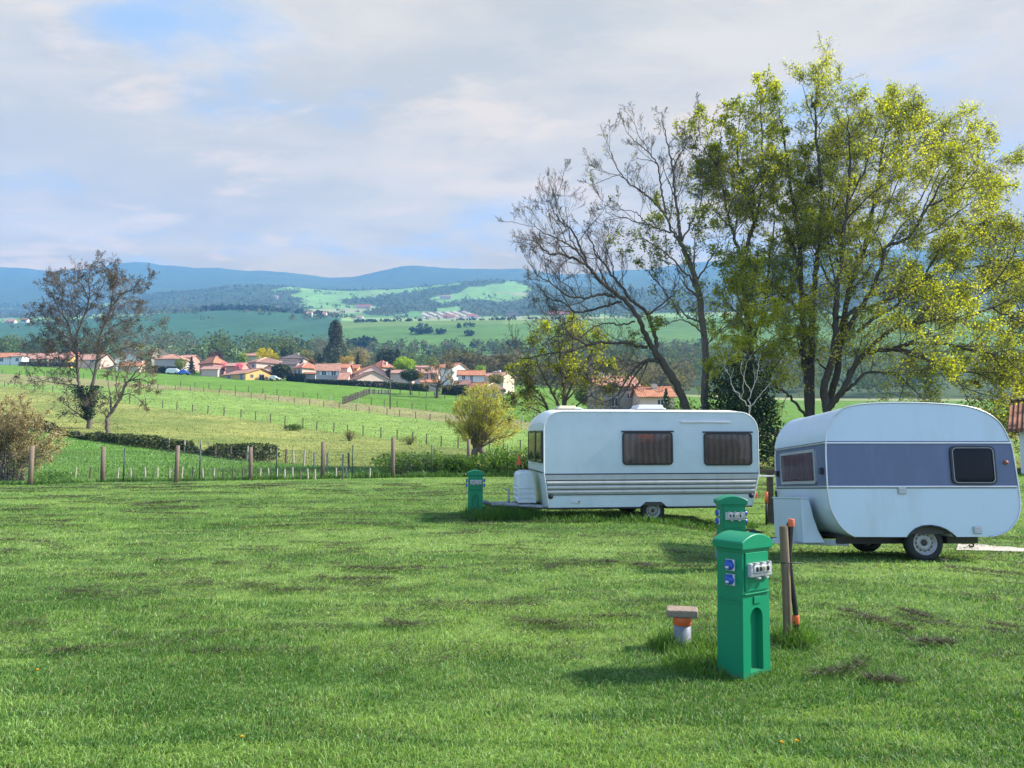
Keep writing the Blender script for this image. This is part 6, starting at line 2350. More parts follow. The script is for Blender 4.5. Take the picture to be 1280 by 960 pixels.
def house(label, x0, x1, base, eave, ridge, Y, kind='gable', alpha=0, xc=None, d=8.0, wall='cream', roof='orange', win=(), chim=(), ridge_trim=False, name='house', cat='house', group=None, w=None, below=3.0):
    s = Y / F / 0.9965
    hw, rise = (base - eave) * s, (eave - ridge) * s
    yaw = R(alpha)
    if alpha == 0:
        W_ = (x1 - x0) * s
        c = Vector((((x0 + x1) / 2 - CX) * s, Y + d / 2, 0))
    elif alpha < 0:
        W_ = w or (xc - x0) * s / math.cos(yaw)
        d = (x1 - xc) * s / math.sin(-yaw)
        cor = Vector(((xc - CX) * s, Y, 0))
        c = cor - Matrix.Rotation(yaw, 3, 'Z') @ Vector((W_ / 2, -d / 2, 0))
    else:
        W_ = w or (x1 - xc) * s / math.cos(yaw)
        d = (xc - x0) * s / math.sin(yaw)
        cor = Vector(((xc - CX) * s, Y, 0))
        c = cor - Matrix.Rotation(yaw, 3, 'Z') @ Vector((-W_ / 2, -d / 2, 0))
    z = at(CX, base, Y).z
    root = empty(name, (c.x, c.y, z), label, cat, rz=yaw, group=group)
    wx, dy = W_ / 2, d / 2
    b = MB()
    b.box((0, 0, (hw - below) / 2), (W_, d, hw + below))
    if kind == 'gable':
        b.prism([(-dy, hw), (dy, hw), (0, hw + rise)], -wx, wx, 0, 'YZ')
    b.build('wall', WALL[wall], root)
    ov = 0.45
    th = 0.18
    b = MB()
    sl_ = rise / dy
    if kind == 'gable':
        e = hw - sl_ * ov
        for sg in (-1, 1):
            pts = [(sg * (dy + ov), e + 0.02), (0, hw + rise + 0.02), (0, hw + rise + th), (sg * (dy + ov), e + th)]
            b.prism(pts, -wx - ov, wx + ov, 0, 'YZ')
    else:
        rx = max(0.2, wx - dy)
        e = hw - sl_ * ov + 0.03
        X_, Y_ = wx + ov, dy + ov
        vs = [(-X_, -Y_, e), (X_, -Y_, e), (X_, Y_, e), (-X_, Y_, e), (-rx, 0, hw + rise + 0.05), (rx, 0, hw + rise + 0.05),
              (-X_, -Y_, e + th), (X_, -Y_, e + th), (X_, Y_, e + th), (-X_, Y_, e + th), (-rx, 0, hw + rise + th), (rx, 0, hw + rise + th)]
        b.add(vs, [(6, 7, 11, 10), (7, 8, 11), (8, 9, 10, 11), (9, 6, 10), (0, 1, 7, 6), (1, 2, 8, 7), (2, 3, 9, 8), (3, 0, 6, 9), (3, 2, 1, 0)])
    ro = b.build('roof', ROOF[roof], root)
    b = MB()
    if kind == 'gable':
        b.tube([(-wx - ov, 0, hw + rise + th), (wx + ov, 0, hw + rise + th)], 0.13, 6)
    else:
        b.tube([(-rx, 0, hw + rise + th), (rx, 0, hw + rise + th)], 0.13, 6)
        for sx in (-1, 1):
            for sy in (-1, 1):
                b.tube([(sx * X_, sy * Y_, e + th), (sx * rx, 0, hw + rise + th)], 0.12, 5)
    b.build('ridge_tiles', M_RIDGE if ridge_trim else ROOF[roof], ro)
    for cxr, cyr, ch in chim:
        b = MB()
        hf = 1.0 if kind == 'gable' else max(0.0, min(1.0, (1 - abs(cxr)) * wx / dy))
        zb_ = hw + rise * min(1 - abs(cyr), hf) - 0.4
        ch *= 0.62
        b.box((cxr * wx, cyr * dy, zb_ + (ch + 0.4) / 2), (0.75, 0.6, ch + 0.4))
        b.box((cxr * wx, cyr * dy, zb_ + ch + 0.45), (0.95, 0.8, 0.12))
        b.build('chimney', M_CHIM, ro)
    for wd in win:
        face, u, z0_, ww, hh_ = wd[:5]
        sh = wd[5] if len(wd) > 5 else None
        if face == 'f':
            f = lambda x, y, z: (x, -dy - y, z)
            q = u * W_
        elif face == 'r':
            f = lambda x, y, z: (wx + y, x, z)
            q = u * d
        else:
            f = lambda x, y, z: (-wx - y, -x, z)
            q = u * d
        b = MB()

        def bx(b, xa, xb, za, zb2, pr):
            v = [f(xa, 0.005, za), f(xb, 0.005, za), f(xb, 0.005, zb2), f(xa, 0.005, zb2), f(xa, pr, za), f(xb, pr, za), f(xb, pr, zb2), f(xa, pr, zb2)]
            b.add(v, [(4, 5, 6, 7), (0, 1, 5, 4), (1, 2, 6, 5), (2, 3, 7, 6), (3, 0, 4, 7)])
        bx(b, q - ww / 2, q + ww / 2, z0_, z0_ + hh_, 0.03)
        wo = b.build('door' if z0_ < 0.15 and hh_ > 1.7 else 'window', M_WIN, root)
        b = MB()
        bx(b, q - 0.04, q + 0.04, z0_, z0_ + hh_, 0.05)
        bx(b, q - ww / 2 - 0.08, q + ww / 2 + 0.08, z0_ - 0.10, z0_, 0.09)
        bx(b, q - ww / 2 - 0.06, q + ww / 2 + 0.06, z0_ + hh_, z0_ + hh_ + 0.07, 0.06)
        b.build('window_frame', M_WHITEP, wo)
        if sh:
            for sg in (-1, 1):
                b = MB()
                xa = q + sg * (ww / 2 + 0.10)
                bx(b, min(xa, xa + sg * ww * 0.55), max(xa, xa + sg * ww * 0.55), z0_ - 0.02, z0_ + hh_ + 0.02, 0.07)
                b.build('shutter', sh, root)
    return root


GV = 'village houses on the rise'
S_, SB = M_SHUT, M_SHUTB
house('long low house with orange roof at the very left edge of the village', -30, 11, 455, 446.5, 440, 262, d=9, wall='white', roof='orange', win=[('f', -.2, .9, 1.2, 1.2), ('f', .25, .9, 1.2, 1.2)], group=GV)
house('house with faded pink roof and small white front left of the ivy clad tree', 12, 58, 454.5, 448.5, 440, 268, d=11, wall='cream', roof='pink', chim=[(.85, .1, 1.5)], win=[('f', .0, .6, 1.2, 1.0), ('f', .3, .6, 1.2, 1.0)], group=GV)
house('small white annex standing before the faded pink roof at the left', 12, 26, 455, 445.5, 443.5, 262, d=4, wall='white', roof='pink', win=[('f', 0.1, 1.0, 1.1, 1.1)], group=GV)
house('yellow fronted cottage seen through the twigs of the ivy clad tree', 60, 84, 454, 449, 442.5, 258, d=8, wall='yellow', roof='pink', win=[('f', .1, .3, 1.6, 1.0), ('f', -.25, .3, 1.0, 1.0)], group=GV)
house('red purple walled house behind the yellow fronted cottage', 76, 92, 453, 443, 438, 285, 'hip', d=9, wall='pink', roof='red', group=GV)
house('pink roofed house directly behind the trunk of the ivy clad tree', 90, 124, 455, 449.5, 441.5, 262, d=9, wall='rose', roof='pink', win=[('f', .2, .5, 1.2, 1.0)], group=GV)
house('white gabled house right of the ivy clad tree, above an orange roof', 139, 170, 458, 447.5, 440, 262, 'gable', -72, 143, wall='white', roof='pink', w=11, group=GV)
house('low house with vivid orange roof below the white gable', 147, 173, 464, 457.5, 451.5, 245, d=7, wall='cream', roof='orange', chim=[(.85, -.2, 1.3)], group=GV)
house('pale yellow gabled house behind the brown hip roof beside the dark hedge', 184, 207, 455, 441, 436, 275, 'gable', -68, 188, wall='cream', roof='pink', w=10, group=GV)
house('plain grey walled house with reddish hip roof above the dark garden hedge', 192, 226, 460, 448.5, 441.5, 250, 'hip', d=9, wall='grey', roof='salmon', chim=[(-.4, 0, 1.2)], group=GV)
house('distant pink house between the grey walled house and the conifer', 222, 238, 455, 447, 443, 285, 'gable', d=8, wall='pink', roof='pink', group=GV)
house('pink house with orange hip roof right of the conifer', 241, 277, 463, 452.5, 444.5, 246, 'hip', -38, 266, wall='pink', roof='orange', chim=[(.3, .2, 1.0)], group=GV)
house('low pink shed roof in front of the pink house', 252, 272, 467, 461.5, 457.5, 236, 'gable', d=5, wall='rose', roof='pink', group=GV)
house('yellow house with long brownish roof and gabled porch, nearest house to the meadow', 264, 334, 474.5, 466.5, 459, 222, 'gable', -38, 307, wall='yellow', roof='salmon', win=[('f', -.2, .45, 1.3, 1.25, SB), ('f', .33, .1, 1.0, 1.8, SB), ('r', .02, .05, 1.6, 1.9), ('r', -.3, .7, 1.0, 1.0)], ridge_trim=False, group=GV)
house('long pink roof between the yellow house and the big brown roofed house', 282, 302, 462, 457.5, 453, 238, d=7, wall='pink', roof='pink', group=GV)
house('big house with brown hip roof and pink right wall behind the yellow house', 297, 350, 464, 452.5, 444.5, 246, 'hip', -42, 320, wall='rose', roof='brown', win=[('f', -.1, 1.4, 1.1, 1.2, SB), ('f', .25, 1.4, 1.1, 1.2, SB), ('r', -.1, 1.5, 1.0, 1.0)], ridge_trim=True, group=GV)
house('long low roof just left of the bright yellow tree', 300, 322, 452, 444.5, 440.8, 285, d=9, wall='cream', roof='salmon', chim=[(.0, .2, 1.2)], group=GV)
house('small tan shed between the big brown roofed house and the round bush', 324, 342, 470, 461, 457, 234, 'gable', -60, 330, wall='rose', roof='brown', w=7, group=GV)
house('grey roofed house with two chimneys above the round dark bush', 349, 379, 457, 448, 441.5, 262, 'hip', d=11, wall='rose', roof='grey', chim=[(-.6, .1, 1.6), (.1, .1, 2.2)], win=[('f', .38, .9, 1.2, 1.3)], group=GV)
house('small grey roofed wing with a dormer in front of the grey roofed house', 352, 370, 459, 455.5, 450.5, 250, 'gable', d=6, wall='grey', roof='grey', group=GV)
house('house with red hip roof and cream right wall beside the round dark bush', 362, 394, 473, 459, 451.5, 236, 'hip', -40, 377.5, wall='cream', roof='red', win=[('f', -.25, 1.5, 1.1, 1.5, SB), ('f', .2, 1.5, 1.1, 1.5, SB)], ridge_trim=True, group=GV)
house('low brown roofed garage right of the red hip roofed house', 379, 394, 473, 467.5, 465.5, 228, d=5, wall='grey', roof='red', group=GV)
house('two storey house with two white shuttered windows above the long hedge', 393, 423.5, 476, 462, 454.3, 222, 'gable', 8, 395, wall='grey', roof='salmon', chim=[(.82, .25, 1.4)], win=[('f', -.16, 1.75, 1.15, 1.25, S_), ('f', .25, 1.75, 1.15, 1.25, S_)], w=6.9, group=GV)
house('orange roofed annex on the right side of the shuttered two storey house', 423, 434, 476, 459.8, 454.2, 226, d=7, wall='rose', roof='orange', group=GV)
house('small low roof of reddish tiles beside the shuttered two storey house', 423.5, 433.5, 476, 474, 465.2, 219, d=6, wall='rose', roof='salmon', group=GV)
house('narrow yellow walled house between the annex and the pink gable', 434, 446, 471, 460.5, 455, 236, d=8, wall='yellow', roof='red', chim=[(-.8, .0, 1.8)], group=GV)
house('pale pink gabled house with orange left roof slope', 438.5, 482, 475, 465, 455.5, 226, 'gable', -62, 449, wall='rose', roof='orange', w=12, win=[('f', -.2, 1.6, .9, 1.1, S_), ('f', .1, 1.6, .9, 1.1, S_)], group=GV)
house('low broad gabled house with brown roof edge just above the long hedge', 439, 485, 478, 474, 463.2, 216, 'gable', -58, 445, wall='rose', roof='brown', w=9, group=GV)
house('red hip roofed house with chimney left of the bright green tree', 461, 490, 466, 458, 449.5, 250, 'hip', -35, 477, wall='grey', roof='red', chim=[(.75, -.1, 2.0), (-.75, 0, 2)], group=GV)
house('house with faded roof behind the utility pole', 489, 515, 476, 466.5, 461.5, 222, d=8, wall='rose', roof='pink', win=[('f', .3, .8, 1.0, 1.2)], group=GV)
house('pale house with white windows behind the small bare tree, left part', 518, 546, 480, 466.5, 459.5, 210, 'gable', d=9, wall='rose', roof='pink', chim=[(.3, -.1, 1.6)], win=[('f', .05, 1.3, .9, 1.5), ('f', .3, 1.3, .9, 1.5)], group=GV)
house('low red roof in front of the pale house behind the small bare tree', 527, 548, 481, 478, 474.3, 204, d=5, wall='rose', roof='orange', group=GV)
house('small cottage roof at the edge of the brown wood, left of the white gable', 518, 536, 462, 459.5, 456.5, 246, d=7, wall='stone', roof='pink', group=GV)
house('tall house with orange roof and bluish white gable at the wood', 537, 582, 470, 459, 453, 236, 'gable', -32, 565.5, wall='white', roof='orange', group=GV)
house('white house with red roof and two dark windows below the white gable', 571, 604, 478, 468.5, 462.8, 206, 'gable', 6, 573, wall='white', roof='orange', win=[('f', -.3, .85, .8, 1.1), ('f', .0, .2, .7, 1.9)], w=7.3, group=GV)
house('cream house with pink roof and two chimneys near the round willow', 603, 643, 478, 469.5, 464.5, 208, 'gable', -28, 629, wall='cream', roof='pink', chim=[(.0, .1, 1.4), (-.5, .2, 1.2)], win=[('f', -.1, .6, 1.0, 1.1)], group=GV)
house('low brownish roof below the white house, left one', 569, 586, 484, 481, 475.5, 198, d=7, wall='stone', roof='brown', group=GV)
house('low vivid red roof below the white house, between two darker roofs', 583, 612, 490, 487, 477.5, 194, 'gable', -25, 600, wall='rose', roof='red', group=GV)
house('low dark red roof nearest to the round willow', 603, 630, 490, 487, 478.5, 190, 'hip', d=8, wall='stone', roof='brown', ridge_trim=True, group=GV)
house('large old stone house behind the drooping bare branches', 737, 801, 512, 481, 470, 118, 'gable', 12, 744, wall='stone', roof='salmon', win=[('f', -.35, 2.0, .8, 1.1), ('f', -.05, .6, .9, 1.3), ('f', .3, 1.9, .6, .8)], chim=[(-.5, 0, 1.0)], group=GV, w=7.2)
house('low house with orange roof right of the old stone house', 800, 842, 512, 496, 483, 112, 'gable', d=8, wall='rose', roof='orange', chim=[(.1, -.2, 1.3)], win=[('f', .1, .6, .8, .9)], group=GV)
M_TILE = striped('old_clay_tiles', (0.27, 0.125, 0.085), (0.12, 0.06, 0.045), 1.5, 'X', 0.9, 0.8, 0.08, 0.15, nvar=0.4)
ROOF['tile'] = M_TILE
house('tiled outbuilding with pale wall at the right edge behind the rounded caravan', 1258, 1640, 602, 536, 497, 33.5, 'gable', -36, 1500, wall='white', roof='tile', w=6.9, below=0.6, name='outbuilding', cat='building')

# ------------------------------------------------------------------ vehicles, garden hedges
M_CARW = simple('white_cover', (0.70, 0.71, 0.72), 0.5)
M_CARB = simple('blue_car_paint', (0.03, 0.12, 0.48), 0.3)


def car(label, px, py, Y, length, hgt, mat, yaw, van=False, name='parked_car', cat='car'):
    q = at(px, py, Y)
    root = empty(name, q, label, cat, rz=yaw)
    L_, h_, w_ = length, hgt, 1.75
    if van:
        pr = [(-L_ / 2, .3), (-L_ / 2, h_ * .55), (-L_ * .42, h_ * .85), (-L_ * .25, h_), (L_ * .3, h_ * .95), (L_ * .46, h_ * .7), (L_ / 2, h_ * .4), (L_ / 2, .3)]
    else:
        pr = [(-L_ / 2, .3), (-L_ / 2, h_ * .55), (-L_ * .40, h_ * .62), (-L_ * .25, h_), (L_ * .10, h_), (L_ * .26, h_ * .64), (L_ * .46, h_ * .54), (L_ / 2, h_ * .42), (L_ / 2, .3)]
    b = MB()
    b.prism(pr, -w_ / 2, w_ / 2)
    b.build('body', mat, root, bevel=0.12, seg=3)
    for sx in (-.3, .3):
        for sy in (-1, 1):
            b = MB()
            b.lathe([(0, sy * .1), (.30, sy * .1), (.32, 0), (.30, -sy * .1), (0, -sy * .1)], (sx * L_, sy * w_ * .46, .31), 'Y', 16)
            b.build('wheel', M_TYRE, root)
    if not van:
        b = MB()
        b.box((-L_ * .07, 0, h_ * .80), (L_ * .34, w_ * 1.01, h_ * .24), taper=0.88)
        b.build('windows', M_WIN, root)
    return root


car('white covered van or boat parked before the dark garden hedge', 216, 467.8, 238, 4.0, 1.9, M_CARW, 0.1, True, 'covered_van', 'van')
car('blue car parked right of the white covered van', 230, 468.6, 238, 3.6, 1.65, M_CARB, 0.2)
car('white car half hidden by the round dark bush near the yellow house', 343, 475.3, 222, 3.2, 1.35, M_CARW, 0.0)


def garden_hedge(label, x0, y0, x1, y1, top0, top1, Y0, Y1, cols, size=0.5, n=2500, thick=1.6):
    A, B = at(x0, y0, Y0), at(x1, y1, Y1)
    h0, h1 = at(x0, top0, Y0).z - A.z, at(x1, top1, Y1).z - B.z
    root = empty('garden_hedge', A, label, 'hedge')
    t = rng.random(n)
    P = np.array(A)[None] * (1 - t)[:, None] + np.array(B)[None] * t[:, None]
    P[:, 1] += rng.uniform(0, thick, n)
    P[:, 2] += (h0 * (1 - t) + h1 * t) * (rng.random(n) ** 0.8) - 0.1
    P -= np.array(A)
    leaf_cards(P, size, mixc(cols[0], cols[1], np.clip(fbm(P[:, 0], P[:, 2], 2) + rng.normal(0, .25, n), 0, 1)), M_EVER, 'foliage', root)
    b = MB()
    d_ = Vector(B) - Vector(A)
    for k_ in range(14):
        q = d_ * ((k_ + .5) / 14) + Vector((0, thick / 2, -0.1))
        b.tube([q, q + Vector((0.05, 0, h0 * 0.8))], 0.06, 4)
    b.build('stems', M_TWIG, root)


DG = ((0.010, 0.024, 0.012), (0.030, 0.055, 0.020))
garden_hedge('long dark clipped hedge below the shuttered two storey house', 382, 477.5, 484, 486.5, 473.2, 476.5, 219, 208, DG, n=5200, size=0.42)
garden_hedge('dark hedge below the grey walled house, behind the white covered van', 187, 467, 221, 467.5, 456.5, 458, 243, 242, DG, n=2200)
garden_hedge('low wall of shrubs along the left end of the village', 22, 457, 92, 458, 451.5, 452.5, 256, 250, ((0.03, 0.04, 0.035), (0.09, 0.10, 0.08)), n=2000)
garden_hedge('dark block hedge beside the red hip roofed house', 357, 477, 379, 477.5, 467, 466, 226, 224, DG, n=2400, thick=3)
garden_hedge('shaggy hedge right of the long clipped hedge, behind the umbrella pine', 483, 487, 535, 491, 477, 480, 207, 200, ((0.03, 0.05, 0.015), (0.09, 0.12, 0.04)), n=2600)
garden_hedge('brownish hedge right of the small bare tree', 552, 493, 585, 495, 481, 481, 192, 190, ((0.03, 0.035, 0.015), (0.08, 0.08, 0.03)), n=2400, thick=3)


# ------------------------------------------------------------------ village trees
def vtree(label, px, base, top, wpx, Y, cols, kind='round', n=None, size=0.6, mat=None, seed=0, name='garden_tree', group='trees among the houses'):
    s = Y / F
    p_ = at(px, base, Y)
    h = (base - top) * s
    w = wpx * s
    root = empty(name, p_, label, 'tree', group=group)
    b = MB()
    q = random.Random(seed)
    r_ = np.random.default_rng(seed + 100)
    n = n or int(60 * max(w, 2) * max(h, 2) / (size * 10) * 1.3) + 250
    if kind == 'round':
        P = blob_points(n, (0, 0, h * 0.58), (w / 2, w / 2.2, h * 0.44), seed=seed + 1, clump=0.55)
        th_ = h * 0.5
    elif kind == 'umbrella':
        P = blob_points(n, (0, 0, h * 0.74), (w / 2, w / 2.2, h * 0.24), seed=seed + 1, clump=0.5)
        th_ = h * 0.7
    elif kind == 'conifer':
        u = r_.random(n) ** 1.3
        a = r_.uniform(0, 6.283, n)
        rad = (1 - u) * w / 2 * np.sqrt(r_.random(n)) * (0.75 + 0.35 * np.sin(u * 40))
        P = np.stack([np.cos(a) * rad, np.sin(a) * rad, h * (0.06 + 0.94 * u)], 1)
        th_ = h * 0.9
    elif kind == 'column':
        u = r_.random(n)
        a = r_.uniform(0, 6.283, n)
        rad = w / 2 * np.sqrt(r_.random(n)) * np.minimum(1.0, 1.25 * np.clip(1 - u, 0, 1) ** 0.5) * (0.8 + 0.2 * np.sin(u * 9)) * (0.7 + 0.6 * fbm(a * 1.5, u * 6, 3))
        P = np.stack([np.cos(a) * rad, np.sin(a) * rad, h * (0.08 + 0.92 * u)], 1)
        th_ = h * 0.9
    t = np.clip(fbm(P[:, 0] * 0.5 + seed, P[:, 2] * 0.5 + P[:, 1] * 0.4, 3) * 1.8 - 0.4 + r_.normal(0, .2, len(P)), 0, 1)
    leaf_cards(P, size, mixc(cols[0], cols[1], t), mat or M_LEAF, 'crown', root)
    tr_ = max(0.12, h * 0.022)
    b.tube([(0, 0, -0.3), (q.uniform(-.1, .1), 0, th_ * 0.5), (q.uniform(-.2, .2), 0, th_)], [tr_ * 1.3, tr_, tr_ * 0.5], 7)
    if kind in ('round', 'umbrella'):
        for _ in range(6):
            a = q.uniform(0, 6.28)
            z0_ = th_ * q.uniform(0.55, 0.95)
            b.tube([(0, 0, z0_), (math.cos(a) * w * .2, math.sin(a) * w * .2, z0_ + h * .12), (math.cos(a) * w * .36, math.sin(a) * w * .36, z0_ + h * .26)], [tr_ * .6, tr_ * .4, tr_ * .15], 5)
    b.build('trunk', M_BARK, root)
    return root


vtree('dark conifer beside the blue car', 239, 469, 446, 16, 240, ((0.012, 0.03, 0.018), (0.035, 0.065, 0.03)), 'conifer', seed=1, mat=M_EVER)
vtree('light green shrubby tree left of the dark conifer', 226, 465, 448, 16, 246, ((0.10, 0.14, 0.03), (0.22, 0.26, 0.05)), seed=2)
vtree('round dark red leafed tree behind the pink house', 269, 462, 438, 24, 262, ((0.045, 0.012, 0.022), (0.11, 0.03, 0.045)), seed=3, mat=M_EVER)
vtree('small pink blossoming tree right of the pink house', 281, 462, 452, 11, 243, ((0.45, 0.14, 0.24), (0.62, 0.28, 0.38)), seed=4, size=0.45)
vtree('second pink blossoming tree before the big brown roofed house', 299, 463, 453, 10, 236, ((0.48, 0.13, 0.25), (0.66, 0.28, 0.40)), seed=5, size=0.45)
vtree('brilliant yellow tree behind the big brown roofed house', 331, 458, 433.5, 24, 275, ((0.30, 0.26, 0.01), (0.52, 0.42, 0.02)), seed=6)
vtree('smaller yellow tree touching the right of the brilliant yellow one', 343, 457, 441, 12, 272, ((0.26, 0.23, 0.015), (0.44, 0.36, 0.03)), seed=7)
vtree('pale green tree left of the brilliant yellow tree', 302, 458, 441, 16, 282, ((0.10, 0.16, 0.03), (0.22, 0.28, 0.06)), seed=8)
vtree('dark pine behind the grey roofed house', 359, 455, 431, 20, 285, ((0.02, 0.032, 0.018), (0.055, 0.075, 0.03)), seed=9, mat=M_EVER)
vtree('hazy brown green round tree right of the grey roofed house', 382, 458, 437, 21, 280, ((0.10, 0.10, 0.045), (0.20, 0.18, 0.08)), seed=10)
vtree('rusty brown small tree beside the red hip roof', 389, 460, 449, 10, 262, ((0.14, 0.07, 0.04), (0.24, 0.13, 0.07)), seed=11)
vtree('big round dark bush before the red hip roofed house', 350.5, 476, 455.5, 26, 226, ((0.025, 0.040, 0.022), (0.085, 0.105, 0.055)), seed=12, mat=M_EVER, n=3000)
vtree('tall dark columnar conifer, tallest tree of the village', 419, 458, 399, 31, 290, ((0.040, 0.052, 0.034), (0.135, 0.145, 0.085)), 'column', seed=13, mat=M_EVER, n=5200, size=0.7)
vtree('dark round evergreen left of the tall columnar conifer', 399.5, 458, 441, 15, 270, ((0.015, 0.035, 0.015), (0.045, 0.075, 0.025)), seed=14, mat=M_EVER)
vtree('pale brown leafless round tree right of the tall conifer', 450, 461, 434, 30, 280, ((0.15, 0.125, 0.07), (0.26, 0.21, 0.12)), seed=15)
vtree('ochre tinted tree above the narrow yellow walled house', 434, 462, 445, 22, 262, ((0.22, 0.16, 0.05), (0.36, 0.26, 0.08)), seed=16)
vtree('small dark pointed conifer before the pale brown leafless tree', 447, 463, 441, 9, 258, ((0.012, 0.025, 0.015), (0.035, 0.055, 0.025)), 'conifer', seed=17, mat=M_EVER)
vtree('wide dark pine left of the bright green tree', 483, 464, 436, 28, 275, ((0.012, 0.025, 0.018), (0.045, 0.065, 0.03)), seed=18, mat=M_EVER, n=2600)
vtree('second dark pine touching the wide one', 497, 464, 436.5, 14, 278, ((0.012, 0.025, 0.018), (0.04, 0.06, 0.03)), 'column', seed=19, mat=M_EVER)
vtree('bright lime green round tree right of the red hip roof', 505, 470, 446, 28, 245, ((0.15, 0.25, 0.02), (0.30, 0.42, 0.05)), seed=20, n=2400)
vtree('umbrella pine with dark flat crown by the small bare tree', 513, 493, 460, 32, 185, ((0.018, 0.042, 0.022), (0.06, 0.095, 0.045)), 'umbrella', seed=21, mat=M_EVER, n=2600, size=0.4)
vtree('light green tree top behind the pale brown cottage roof', 540, 470, 446, 18, 262, ((0.09, 0.12, 0.035), (0.20, 0.22, 0.07)), seed=22)
vtree('bright green round tree at the wood, behind the white house', 600, 472, 456, 14, 235, ((0.09, 0.17, 0.025), (0.20, 0.30, 0.05)), seed=23)
vtree('small dark tree right of the utility pole', 487, 474, 460, 10, 226, ((0.02, 0.045, 0.02), (0.06, 0.09, 0.03)), seed=24, mat=M_EVER)
vtree('olive shrub tree in front of the cream house', 620, 484, 467, 22, 200, ((0.10, 0.10, 0.04), (0.20, 0.19, 0.07)), seed=25)
vtree('brown bushy tree beside the wood behind the stone house', 790, 500, 470, 50, 135, ((0.07, 0.07, 0.03), (0.16, 0.15, 0.06)), seed=26, n=2600)
vtree('green tree between the stone house and the yellow green tree', 735, 512, 482, 30, 125, ((0.06, 0.09, 0.02), (0.15, 0.19, 0.04)), seed=27, n=2000, size=0.4)
vtree('small spruce below the low house with orange roof', 833, 515, 486, 22, 100, ((0.02, 0.05, 0.02), (0.06, 0.11, 0.035)), 'conifer', seed=28, mat=M_EVER, size=0.35)
# the small bare tree in the field
root = empty('field_tree', hit(546.5, 497.5), 'small brown bare tree with spreading limbs at the top of the field', 'tree')
Yf_ = root.location.y
G = Grow(144)
FBT = dict(L=3.4, r=0.10, rmin=0.035, wig=0.16, up=(0.12, 0.08, 0.02), kids=(6, 4), levels=3, leaf_lev=1, ang=(20, 50), ang0=(20, 55), lr=(0.4, 0.6), dens=0.9)
for pts, d1, r0, r1 in [([(546.5, 499), (546.5, 488), (547, 483)], 0, .42, .34), ([(547, 484), (540, 482), (534, 478), (530, 472)], -2, .2, .04), ([(547, 484), (548, 474), (545, 464)], 1, .22, .04),
                        ([(547, 483), (556, 477), (563, 471)], -1.5, .22, .04), ([(548, 484), (558, 482), (568, 480)], 2, .2, .04), ([(547, 480), (542, 472), (536, 464)], 2, .14, .04), ([(548, 479), (555, 468), (558, 461)], 2, .14, .04)]:
    G.guide(g3(pts, Yf_, 0, d1), r0, r1, FBT, 0.2, None, 7)
finish_tree(G, root, M_BARK, M_TWIG)
add_leaves(G, root, 0.30, 1, 0.2, ((0.15, 0.11, 0.05), (0.27, 0.20, 0.10)), keep=0.6)

# ------------------------------------------------------------------ woods beyond the village: one far off mass
def cards_raw(P, size, col):
    return P, size, col


wr = np.random.default_rng(55)
WP, WS, WC = [], [], []


def wood_tree(px, Y, h, w, col, n, sz):
    x = (px - CX) / F * Y
    z = gz(x, Y)
    d = wr.normal(size=(n, 3))
    d /= np.linalg.norm(d, axis=1, keepdims=True)
    rad = wr.random(n) ** 0.4
    P = d * rad[:, None] * np.array((w / 2, w / 2, h * 0.46)) + np.array((x, Y, z + h * 0.52))
    WP.append(P)
    WS.append(np.full(n, sz))
    c = np.array(col) * 1.2 * wr.uniform(0.82, 1.18, (n, 1))
    WC.append(c)


pal = [(0.050, 0.080, 0.040), (0.070, 0.10, 0.04), (0.10, 0.13, 0.048), (0.13, 0.12, 0.080), (0.09, 0.14, 0.045), (0.070, 0.085, 0.055)]
for _ in range(700):
    px = wr.uniform(-480, 1780)
    Y = wr.uniform(330, 560)
    if px > 440 and px < 720:
        if wr.random() < 0.25:
            continue
        h = wr.uniform(9, 15)
    else:
        h = wr.uniform(14, 23) if px > 170 else wr.uniform(9, 16)
    c = pal[wr.integers(0, 6)]
    wood_tree(px, Y, h, h * wr.uniform(0.6, 0.95), c, 210, 1.15)
for _ in range(120):       # brown wood on the right of the village
    px = wr.uniform(560, 860)
    Y = wr.uniform(285, 350)
    h = wr.uniform(10, 15) * (1 if px < 720 else 1.1)
    wood_tree(px, Y, h, h * wr.uniform(0.5, 0.75), [(0.11, 0.09, 0.055), (0.13, 0.11, 0.05), (0.08, 0.075, 0.04), (0.15, 0.14, 0.05)][wr.integers(0, 4)], 170, 1.1)
for _ in range(320):       # scattered trees on the foot of the meadow hill
    px = wr.uniform(430, 900)
    Y = wr.uniform(560, 680)
    if fbm(np.array([px * .05]), np.array([Y * .02]))[0] < 0.5:
        continue
    h = wr.uniform(6, 12)
    wood_tree(px, Y, h, h * 0.8, pal[wr.integers(0, 6)], 50, 1.9)
for px0, px1, Y, nn, hh_ in [(440, 530, 1020, 40, 4), (520, 600, 905, 9, 5), (560, 640, 1035, 20, 3), (515, 560, 830, 14, 7), (580, 600, 800, 6, 6), (620, 720, 1030, 25, 4), (430, 470, 700, 20, 9), (330, 425, 690, 50, 9), (240, 340, 1240, 40, 9), (300, 420, 1215, 45, 8)]:
    for _ in range(nn):
        px = wr.uniform(px0, px1)
        wood_tree(px, Y + wr.uniform(-12, 12), hh_ * wr.uniform(.6, 1.3), hh_ * 1.2, (0.025, 0.045, 0.022), 26, hh_ * 0.45)
